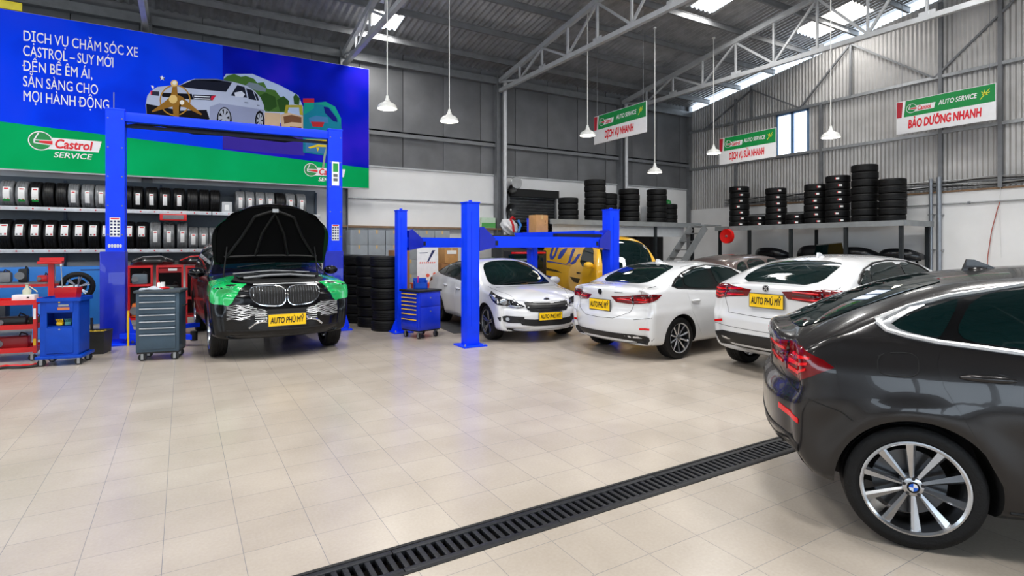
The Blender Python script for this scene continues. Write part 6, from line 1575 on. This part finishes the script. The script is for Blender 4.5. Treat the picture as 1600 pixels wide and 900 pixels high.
# blue cart in front of the left post
bc = thing('tool_trolley', 'blue tool trolley with open niche and tray top, left of the tall lift post', 'tool trolley', (-1.46, 10.25, 0), math.radians(-12))
W_, D = .46, .38
mb = MB()
for sx in (-1, 1): mb.box((sx * (W_ / 2 - .015), 0, .53), (.03, D, .76))
mb.box((0, D / 2 - .01, .53), (W_, .02, .76)); mb.box((0, 0, .16), (W_, D, .03)); mb.box((0, 0, .55), (W_ - .03, D - .03, .02)); mb.box((0, 0, .76), (W_ - .03, D - .03, .02))
for sx in (-1, 1): mb.box((sx * (W_ / 2 - .045), -D / 2 + .005, .53), (.07, .02, .76))
mb.build('trolley_body', BLUE2, bc)
mb = MB(); mb.box((.0, -D / 2 - .003, .36), (W_ - .14, .02, .36), bev=.004); d = mb.build('door', BLUE2, bc); mb = MB(); mb.cyl((0, -D / 2 - .02, .52), (0, -D / 2 - .01, .52), .012, 10); mb.build('door_lock', STEEL, d)
mb = MB(); mb.box((.0, -D / 2 - .003, .84), (W_ - .14, .02, .15), bev=.004); d = mb.build('drawer', BLUE2, bc); mb = MB(); mb.box((.05, -D / 2 - .016, .86), (.12, .006, .03)); mb.build('plate', STEEL, d); mb = MB(); mb.box((.05, -D / 2 - .016, .815), (.14, .006, .035)); mb.build('plate', M('orange_plate', (206, 120, 70), .5), d); mb = MB(); mb.cyl((.0, -D / 2 - .02, .905), (.0, -D / 2 - .01, .905), .012, 10); mb.build('drawer_lock', SAFEY, d)
mb = MB(); mb.box((0, 0, .925), (W_ + .06, D + .06, .02)); 
for sx in (-1, 1): mb.box((sx * (W_ / 2 + .025), 0, .945), (.012, D + .06, .05))
for sy in (-1, 1): mb.box((0, sy * (D / 2 + .025), .945), (W_ + .06, .012, .05))
mb.build('tray_top', BLUE2, bc)
mb = MB(); mb.box((0, 0, .125), (W_ + .10, D + .08, .04), bev=.006); mb.build('base_frame', BLUE2, bc)
for sx in (-1, 1):
    for sy in (-1, 1): caster(bc, sx * (W_ / 2 - .01), sy * (D / 2 - .02), .05)
tr = thing('parts_tray', 'red plastic tray on top of the blue tool trolley', 'tray', (-1.44, 10.32, .937), -.2)
mb = MB(); bm = mb.bm
lo_ = [bm.verts.new((x, y, 0)) for x, y in ((-.12, -.09), (.12, -.09), (.12, .09), (-.12, .09))]; hi_ = [bm.verts.new((x * 1.18, y * 1.2, .16)) for x, y in ((-.12, -.09), (.12, -.09), (.12, .09), (-.12, .09))]; ih = [bm.verts.new((x * 1.08, y * 1.08, .16)) for x, y in ((-.12, -.09), (.12, -.09), (.12, .09), (-.12, .09))]; il = [bm.verts.new((x * .92, y * .92, .015)) for x, y in ((-.12, -.09), (.12, -.09), (.12, .09), (-.12, .09))]
bm.faces.new(list(reversed(lo_))); bm.faces.new(il)
for i in range(4):
    j = (i + 1) % 4; bm.faces.new((lo_[i], lo_[j], hi_[j], hi_[i])); bm.faces.new((hi_[i], hi_[j], ih[j], ih[i])); bm.faces.new((ih[i], ih[j], il[j], il[i]))
mb.build('tray_shell', RED, tr)
ro = thing('metal_rod', 'thin steel rod standing in the red tray on the blue trolley', 'rod', (-1.50, 10.30, .955)); mb = MB(); mb.cyl((0, 0, 0), (-.02, 0, .46), .007, 8); mb.build('rod_shaft', STEEL, ro); mb = MB(); mb.cyl((-.02, 0, .46), (-.02, 0, .49), .012, 8); mb.build('rod_tip', WHITEP, ro)
gv = thing('work_gloves', 'teal and yellow gloves lying in the niche of the blue trolley', 'gloves', (-1.45, 10.15, .56), -.2)
for k, (m, dx) in enumerate(((M('glove_teal', (70, 140, 140), .7), .04), (SAFEY, -.06))):
    mb = MB(); mb.box((dx, 0, .03), (.08, .07, .05), bev=.018)
    for q in range(4): mb.tube([(dx - .03 + q * .02, -.0, .05), (dx - .034 + q * .022, -.01, .08), (dx - .036 + q * .024, -.03, .095)], .009, 6)
    mb.build('glove', m, gv)

# red cart on the left edge
rc = thing('service_cart', 'red two-shelf service cart at the left edge of the picture', 'cart', (-2.34, 11.02, 0), math.radians(-8))
W_, D = 1.0, .5
for z in (.86, .50, .16):
    mb = MB(); mb.box((0, 0, z), (W_, D, .018)); 
    for sy in (-1, 1): mb.box((0, sy * D / 2, z + .01), (W_ + .03, .025, .07))
    for sx in (-1, 1): mb.box((sx * W_ / 2, 0, z + .01), (.025, D, .07))
    mb.build('cart_shelf', RED, rc)
for sx in (-1, 1):
    for sy in (-1, 1):
        mb = MB(); mb.box((sx * W_ / 2, sy * D / 2, .51), (.045, .045, .78)); lg = mb.build('cart_post', RED, rc); caster(rc, sx * (W_ / 2 - .04), sy * (D / 2 - .02), .05)
        if sx == 1 and sy == -1:
            mb = MB(); mb.box((sx * W_ / 2, -D / 2 - .025, .70), (.03, .004, .16)); mb.build('post_label', LABELW, lg); mb = MB(); mb.box((sx * W_ / 2, -D / 2 - .025, .28), (.03, .004, .1)); mb.build('post_label', SAFEY, lg)
mb = MB(); mb.box((0, -D / 2, .33), (.03, .03, .34)); mb.build('cart_divider', RED, rc)
pt = thing('parts_box', 'white plastic parts box on the red service cart', 'box', (-2.05, 11.0, .87), -.1); mb = MB(); mb.box((0, 0, .05), (.27, .18, .1), bev=.012); mb.build('box_body', WHITEP, pt)
mb = MB(); mb.box((.06, -.092, .06), (.03, .004, .02)); mb.build('box_print', LABELK, pt)
fu = thing('funnel', 'clear funnel bottle standing in the white parts box', 'funnel', (-2.03, 11.0, .97)); mb = MB(); mb.lathe([(0, 0), (.05, 0), (.055, .06), (.02, .11), (.018, .15), (.03, .16), (.0, .165)], n=20); mb.build('funnel_body', M('clear_plastic', (196, 200, 176), .25), fu); mb = MB(); mb.tube([(.03, 0, .12), (.10, 0, .06), (.12, 0, .03)], .008, 8); mb.build('funnel_spout', M('clear_plastic', (196, 200, 176), .25), fu)
def lump(name, label, cat, loc, dims, mat, seed, rz=0):
    t = thing(name, label, cat, loc, rz); r2 = random.Random(seed)
    mb = MB(); mb.box((0, 0, dims[2] / 2), dims, bev=min(dims) * .22); mb.build('housing', mat, t)
    mb = MB(); mb.cyl((-dims[0] * .3, -dims[1] / 2 - .015, dims[2] * .5), (-dims[0] * .3, -dims[1] / 2 + .01, dims[2] * .5), dims[2] * .28, 16); mb.build('dial', STEELDK, t)
    mb = MB(); mb.tube([(dims[0] * .2, 0, dims[2]), (dims[0] * .25, 0, dims[2] + .05), (dims[0] * .4, 0, dims[2] + .02), (dims[0] * .48, 0, dims[2] * .6)], .012, 8); mb.build('handle', BLACK, t)
    return t
lump('power_tool', 'black power tool on the middle shelf of the red cart', 'tool', (-2.2, 11.02, .51), (.36, .26, .13), BLACK, 1)
lump('tool_case', 'dark green tool case on the middle shelf of the red cart, right end', 'case', (-1.98, 11.12, .51), (.0 + .2, .2, .10), M('case_green', (44, 58, 40), .6), 2)
lump('floor_jack', 'red hydraulic jack on the bottom shelf of the red cart', 'jack', (-2.2, 11.0, .17), (.42, .24, .18), M('jack_red', (150, 22, 26), .4), 3)
lump('battery_charger', 'dark battery charger on top of the red cart', 'charger', (-2.55, 11.05, .87), (.26, .24, .2), BLACK, 4)

# black tub by the left post
tb = thing('plastic_tub', 'black plastic tub of yellow bits between the blue trolley and lift post', 'tub', (-1.20, 11.0, 0), -.25)
mb = MB(); bm = mb.bm
def rect(w, d, z): return [bm.verts.new((x, y, z)) for x, y in ((-w, -d), (w, -d), (w, d), (-w, d))]
a, b, c, d = rect(.17, .15, 0), rect(.19, .17, .36), rect(.175, .155, .36), rect(.155, .135, .02)
bm.faces.new(list(reversed(a))); bm.faces.new(d)
for i in range(4):
    j = (i + 1) % 4; bm.faces.new((a[i], a[j], b[j], b[i])); bm.faces.new((b[i], b[j], c[j], c[i])); bm.faces.new((c[i], c[j], d[j], d[i]))
mb.build('tub_shell', M('tub_black', (38, 38, 36), .5), tb)
mb = MB()
for k in range(46):
    x, y = rng.uniform(-.15, .15), rng.uniform(-.13, .13); mb.box((x, y, .31 + rng.uniform(0, .03)), (.04, .025, .02), mat=Matrix.Rotation(rng.uniform(0, 3), 4, 'Z') @ Matrix.Rotation(rng.uniform(0, 1), 4, 'X'))
mb.box((0, 0, .29), (.30, .26, .03)); mb.build('tub_contents', M('yellow_bits', (176, 150, 36), .6), tb)['kind'] = 'stuff'
mb = MB(); mb.box((-.08, .1, .42), (.03, .03, .26)); mb.build('tool_handle', BLACK, tb)
# red and dark strap lying on the floor
ps = []
for k in range(26): ps.append((-2.75 + k * .04, 10.20 + .05 * math.sin(k * .5), .022 + .012 * math.sin(k * 1.1) ** 2))
hs = thing('hose', 'red and black air hose lying on the floor before the red cart', 'hose', (0, 0, 0)); mb = MB(); mb.tube(ps, .02, 8); mb.build('hose_red', RED, hs); mb = MB(); mb.tube([(x, y - .06, .02) for x, y, z in ps[6:]], .018, 8); mb.build('hose_black', BLACK, hs)

# blue cabinet before the rear post of the low lift: drawers to the left, panel side to the camera
b4 = drawer_cab('tool_cabinet', 'bright blue tool cabinet with yellow drawer pulls before the rear post of the low lift', (3.86, 9.84, 0), math.radians(-72), .52, .52, .16, .86, M('cabinet_royal_blue', (10, 48, 205), .35, 0, .2, .06), [1, 1, 1, 1, 1.2, 1.4, 2.4], SAFEY, M('worktop_black', (20, 20, 24), .5))
for z0, z1, nm in ((.60, .83, 'side_door'), (.20, .58, 'side_door')):
    mb = MB(); mb.box((.268, 0, (z0 + z1) / 2), (.016, .46, z1 - z0), bev=.004); d = mb.build(nm, M('cabinet_royal_blue', (10, 48, 205), .35), b4)
    mb = MB(); mb.cyl((.27, 0.0, z1 - .08), (.286, 0.0, z1 - .08), .014, 10); mb.build('door_lock', STEEL, d)
b5 = thing('tool_box', 'small open blue tool box on top of the bright blue cabinet', 'tool box', (3.86, 9.86, .901), math.radians(-14)); mb = MB(); mb.box((0, .1, .1), (.24, .02, .2)); mb.box((0, 0, .01), (.24, .2, .02)); mb.box((-.11, 0, .08), (.02, .2, .16)); mb.box((.11, 0, .08), (.02, .2, .16)); mb.box((0, -.09, .06), (.24, .02, .12)); mb.build('box_shell', BLUE2, b5)
mb = MB(); mb.cyl((-.05, .02, .02), (-.04, .03, .24), .012, 8); mb.build('tool_handle', M('magenta_plastic', (180, 30, 130), .4), b5)

# ------------------------------------------------------------------ tyre service corner behind the left post
for x0, x1, lab in ((-3.9, -2.30, 'blue backing panel behind the work bench at the left edge'), (-2.26, -.98, 'blue backing panel behind the tyre balancer and its wheel')):
    p_ = thing('backing_panel', lab, 'panel', ((x0 + x1) / 2, 14.75, 0)); mb = MB(); mb.box((0, 0, .66), (x1 - x0, .05, 1.24), bev=.004); mb.build('panel_sheet', PANELBLUE, p_)
    mb = MB(); 
    for sx in (-1, 1): mb.box((sx * (x1 - x0) * .42, .05, .62), (.05, .05, 1.24))
    mb.build('panel_frame', M('rack_blue_grey', (48, 62, 80), .5), p_)
    mb = MB(); mb.box((-.05, -.028, 1.2), (.36, .004, .02))
    mb.build('panel_print', M('navy_print', (30, 40, 90), .5), p_)
wb_ = thing('work_bench', 'long work bench with steel top before the blue panels', 'bench', (-3.1, 14.0, 0))
mb = MB(); mb.box((0, 0, .985), (2.1, .6, .05), bev=.006); mb.build('bench_top', STEELDK, wb_); mb = MB(); mb.box((0, -.305, .955), (2.1, .02, .05)); mb.build('bench_edge', RED, wb_)
for sx in (-1, 1):
    for sy in (-1, 1): mb = MB(); mb.box((sx * .98, sy * .25, .48), (.06, .06, .96)); mb.build('bench_leg', PANELBLUE, wb_)
mb = MB(); mb.box((0, 0, .3), (2.0, .5, .03)); mb.build('bench_shelf', STEELDK, wb_)
for k, (x, dx, h, m, lab) in enumerate(((-3.45, .22, .14, M('dark_red_tool', (120, 30, 26), .4), 'dark red grinder at the left end of the work bench'), (-3.0, .42, .2, STEELDK, 'grey machine part lying in the middle of the work bench'), (-2.62, .14, .26, BLACK, 'upright black tool on the work bench'), (-2.33, .16, .13, RED, 'small red tool at the right end of the work bench'))):
    lump('bench_tool', lab, 'tool', (x, 13.95, 1.011), (dx, .2, h), m, 10 + k)
lump('toolbox', 'dark tool box on the shelf under the work bench', 'tool box', (-3.2, 13.98, .316), (.7, .35, .3), M('dark_box', (40, 44, 50), .5), 17)
wm = thing('wheel_balancer', 'blue tyre balancer with red column and tray in front of the blue panels', 'machine', (-2.1, 13.35, 0))
mb = MB(); mb.box((0, .0, .32), (.5, .5, .64), bev=.03); mb.build('machine_body', PANELBLUE, wm); mb = MB(); mb.box((-.02, .05, 1.02), (.085, .085, .78)); mb.build('column', RED, wm)
mb = MB(); mb.box((-.02, 0, 1.40), (.36, .26, .05), bev=.008); mb.box((-.02, .1, 1.45), (.36, .03, .08)); mb.build('tray', RED, wm)
mb = MB(); mb.cyl((.30, .12, .92), (.05, .12, .92), .04, 16); mb.build('spindle', STEEL, wm)
# the mounted wheel
ww = thing('spare_wheel', 'alloy wheel with tyre mounted upright in front of the blue panel', 'wheel', (-1.76, 13.62, .92), math.radians(8))
mb = tyre_bm(.285, .2, 'Y', .72); o = mb.build('tyre', RUBBER, ww, angle=32)
mb = MB(); Rr = .21
mb.lathe([(Rr, -.09), (Rr * .96, -.1), (Rr * .9, -.08), (Rr * .86, .05)], n=40, axis='Y')
for k in range(6):
    a = 2 * PI * k / 6 + .3
    for q in (-.1, .1): mb.bar((.03 * math.cos(a), -.07, .03 * math.sin(a)), (Rr * .93 * math.cos(a + q), -.085, Rr * .93 * math.sin(a + q)), .022, .03, up=(0, 1, 0))
mb.lathe([(0, -.09), (.045, -.085), (.05, -.06)], n=20, axis='Y'); mb.build('rim', SILVER, ww)
mb = MB(); mb.cyl((0, .02, 0), (0, .06, 0), .15, 24); mb.build('brake_disc', BLACKM, ww)
mb = MB(); mb.box((0, .1, -.60), (.12, .12, .64)); mb.box((0, .1, -.905), (.4, .3, .03)); mb.build('wheel_stand', PANELBLUE, ww)
js = thing('jack_stand', 'narrow blue press frame beside the left post of the tall lift', 'press', (-1.22, 13.1, 0))
for sx in (-1, 1): mb = MB(); mb.box((sx * .1, 0, .55), (.05, .08, 1.1)); mb.build('frame_post', M('press_blue', (24, 54, 120), .45), js)
for z in (.3, .75, .98, 1.08): mb = MB(); mb.box((0, 0, z), (.25, .1, .05)); mb.build('cross_bar', M('press_blue', (24, 54, 120), .45), js)
mb = MB(); mb.cyl((0, 0, 1.1), (0, 0, 1.2), .05, 14); mb.build('ram', BLACK, js)
mb = MB(); mb.box((0, 0, .02), (.34, .4, .04)); mb.build('foot', M('press_blue', (24, 54, 120), .45), js)
# red framed racks behind the slate cabinet
def red_rack(x0, x1, y, z0, z1, label, panels):
    t = thing('tool_rack', label, 'rack', ((x0 + x1) / 2, y, 0)); w = x1 - x0
    for sx in (-1, 1):
        for sy in (-1, 1): mb = MB(); mb.box((sx * w / 2, sy * .2, z1 / 2), (.035, .035, z1)); mb.build('rack_post', RED, t)
    for z in (z1 - .02, z0 + .02, .18):
        mb = MB(); mb.box((0, 0, z), (w, .42, .015))
        for sy in (-1, 1): mb.box((0, sy * .2, z), (w + .03, .03, .045))
        mb.build('rack_shelf', RED, t)
    mb = MB(); mb.box((0, .215, (z1 + .15) / 2), (w, .01, z1 - .2)); mb.build('dark_backing', BLACKM, t)  # black sheet added to hide the white wall and keep the interior dark
    if panels: mb = MB(); mb.box((0, -.205, z1 - .11), (w - .03, .01, .09)); mb.build('rack_panel', M('rack_red_panel', (150, 18, 22), .45), t); mb = MB(); mb.box((.05, -.213, z1 - .09), (.16, .006, .05)); mb.build('rack_label', LABELW, t)
    return t
red_rack(-.98, -.56, 14.2, .86, 1.29, 'red framed tool rack nearest the left post of the tall lift', False)
red_rack(-.46, .00, 14.2, .50, 1.29, 'red framed tool rack right behind the slate grey cabinet', True)
red_rack(.08, .60, 14.2, .55, 1.27, 'red framed tool rack beside the black off-road car', True)
lump('diagnostic_box', 'grey diagnostic box in the red rack nearest the left lift post', 'tool', (-.77, 14.1, .90), (.28, .2, .22), M('diag_grey', (96, 110, 120), .5), 21)
lump('tool_case', 'orange and black case on top shelf level of the first red rack', 'case', (-.77, 14.15, .20), (.3, .3, .3), M('case_orange', (214, 110, 30), .5), 22)
lump('tool_case', 'black case in the red rack right behind the slate grey cabinet', 'case', (-.23, 14.15, .54), (.34, .3, .34), BLACK, 23)
lump('tool_case', 'black case in the red rack beside the black off-road car', 'case', (.34, 14.15, .59), (.38, .3, .24), BLACK, 24)
for k, (x, w, lab) in enumerate(((.30, .75, 'black car bumper with red edge on the red racks beside the off-road car'), (-.55, .8, 'dark car bumper lying on the red racks behind the lift post'))):
    b_ = bumper(x, 14.15, 1.30, w, .2, lab, 0); mb = MB(); mb.tube([(-w * .45, .02, .09), (-w * .2, -.06, .18), (w * .2, -.06, .19), (w * .45, .02, .1)], .012, 8); mb.build('bumper_edge', RED if k == 0 else STEELDK, b_)
hb = thing('air_hose', 'coiled blue air hose hanging on the red rack beside the off-road car', 'hose', (.45, 13.9, .45))
mb = MB(); mb.tube([(.2 * math.cos(a), -.02 + .008 * k_, .2 * math.sin(a)) for k_ in range(3) for a in [2 * PI * q / 16 for q in range(16)]], .012, 8); mb.build('hose_coil', PANELBLUE, hb)
mb = MB(); mb.box((0, .05, .2), (.04, .12, .04)); mb.build('hose_hook', STEELDK, hb)

# ------------------------------------------------------------------ pipes and cables on the right wall
for y, z1, r in ((7.47, 3.63, .05), (7.27, 3.66, .065)):
    t = thing('upright_pipe', 'galvanised upright pipe on the right wall, %s of the pair' % ('left one' if y > 7.4 else 'right and thicker one'), 'pipe', (XB - .12, y, 0)); mb = MB(); mb.cyl((0, 0, 0), (0, 0, z1), r, 16); mb.build('pipe_run', M('pipe_galvanised', (150, 154, 160), .35, .6), t)
    for z in (.7, 1.6, 2.6): mb = MB(); mb.box((.03, 0, z), (.14, r * 2.6, .035)); mb.build('pipe_clip', STEEL, t)
t = thing('cable_bundle', 'bundle of grey and black cables along the foot of the corrugated right wall', 'cables', (0, 0, 0))
for k in range(6):
    pts = [(XB - .05 - .02 * (k % 3), 14.5 - j * .5, 3.32 + .045 * k + .022 * math.sin(j * (1.1 + .2 * k) + k * 2)) for j in range(34)]
    mb = MB(); mb.tube(pts, .016, 6); mb.build('cable', [STEELDK, BLACK, STEEL][k % 3], t)
mb = MB(); mb.box((XB - .02, 5.8, 3.24), (.04, 17, .05)); mb.build('cable_tray', WOODM, t)
t = thing('conduit', 'thin grey conduit running level across the white part of the right wall', 'conduit', (XB - .06, 0, 2.89)); mb = MB(); mb.cyl((0, 13.5, 0), (0, -6, 0), .022, 10); mb.build('conduit_run', STEEL, t)
for y in (8.2, 6.6, 5.0): mb = MB(); mb.box((.0, y, 0), (.09, .05, .07)); mb.build('conduit_clip', STEELDK, t)
t = thing('red_cable', 'loose red cable hanging down the white right wall above the dark grey car', 'cable', (0, 0, 0)); mb = MB(); mb.tube([(XB - .06, 5.93, 2.88), (XB - .07, 5.98, 2.7), (XB - .09, 6.10, 2.1), (XB - .1, 6.18, 1.4), (XB - .1, 6.2, .6)], .012, 6); mb.build('cable_run', M('red_brown_cable', (170, 92, 80), .5), t)
t = thing('thin_cable', 'thin white cable hanging beside the loose red cable on the right wall', 'cable', (0, 0, 0)); mb = MB(); mb.tube([(XB - .05, 5.92, 4.9), (XB - .05, 5.92, 3.4), (XB - .05, 5.95, 2.8), (XB - .05, 5.92, 1.4)], .008, 6); mb.build('cable_run', WHITEP, t)
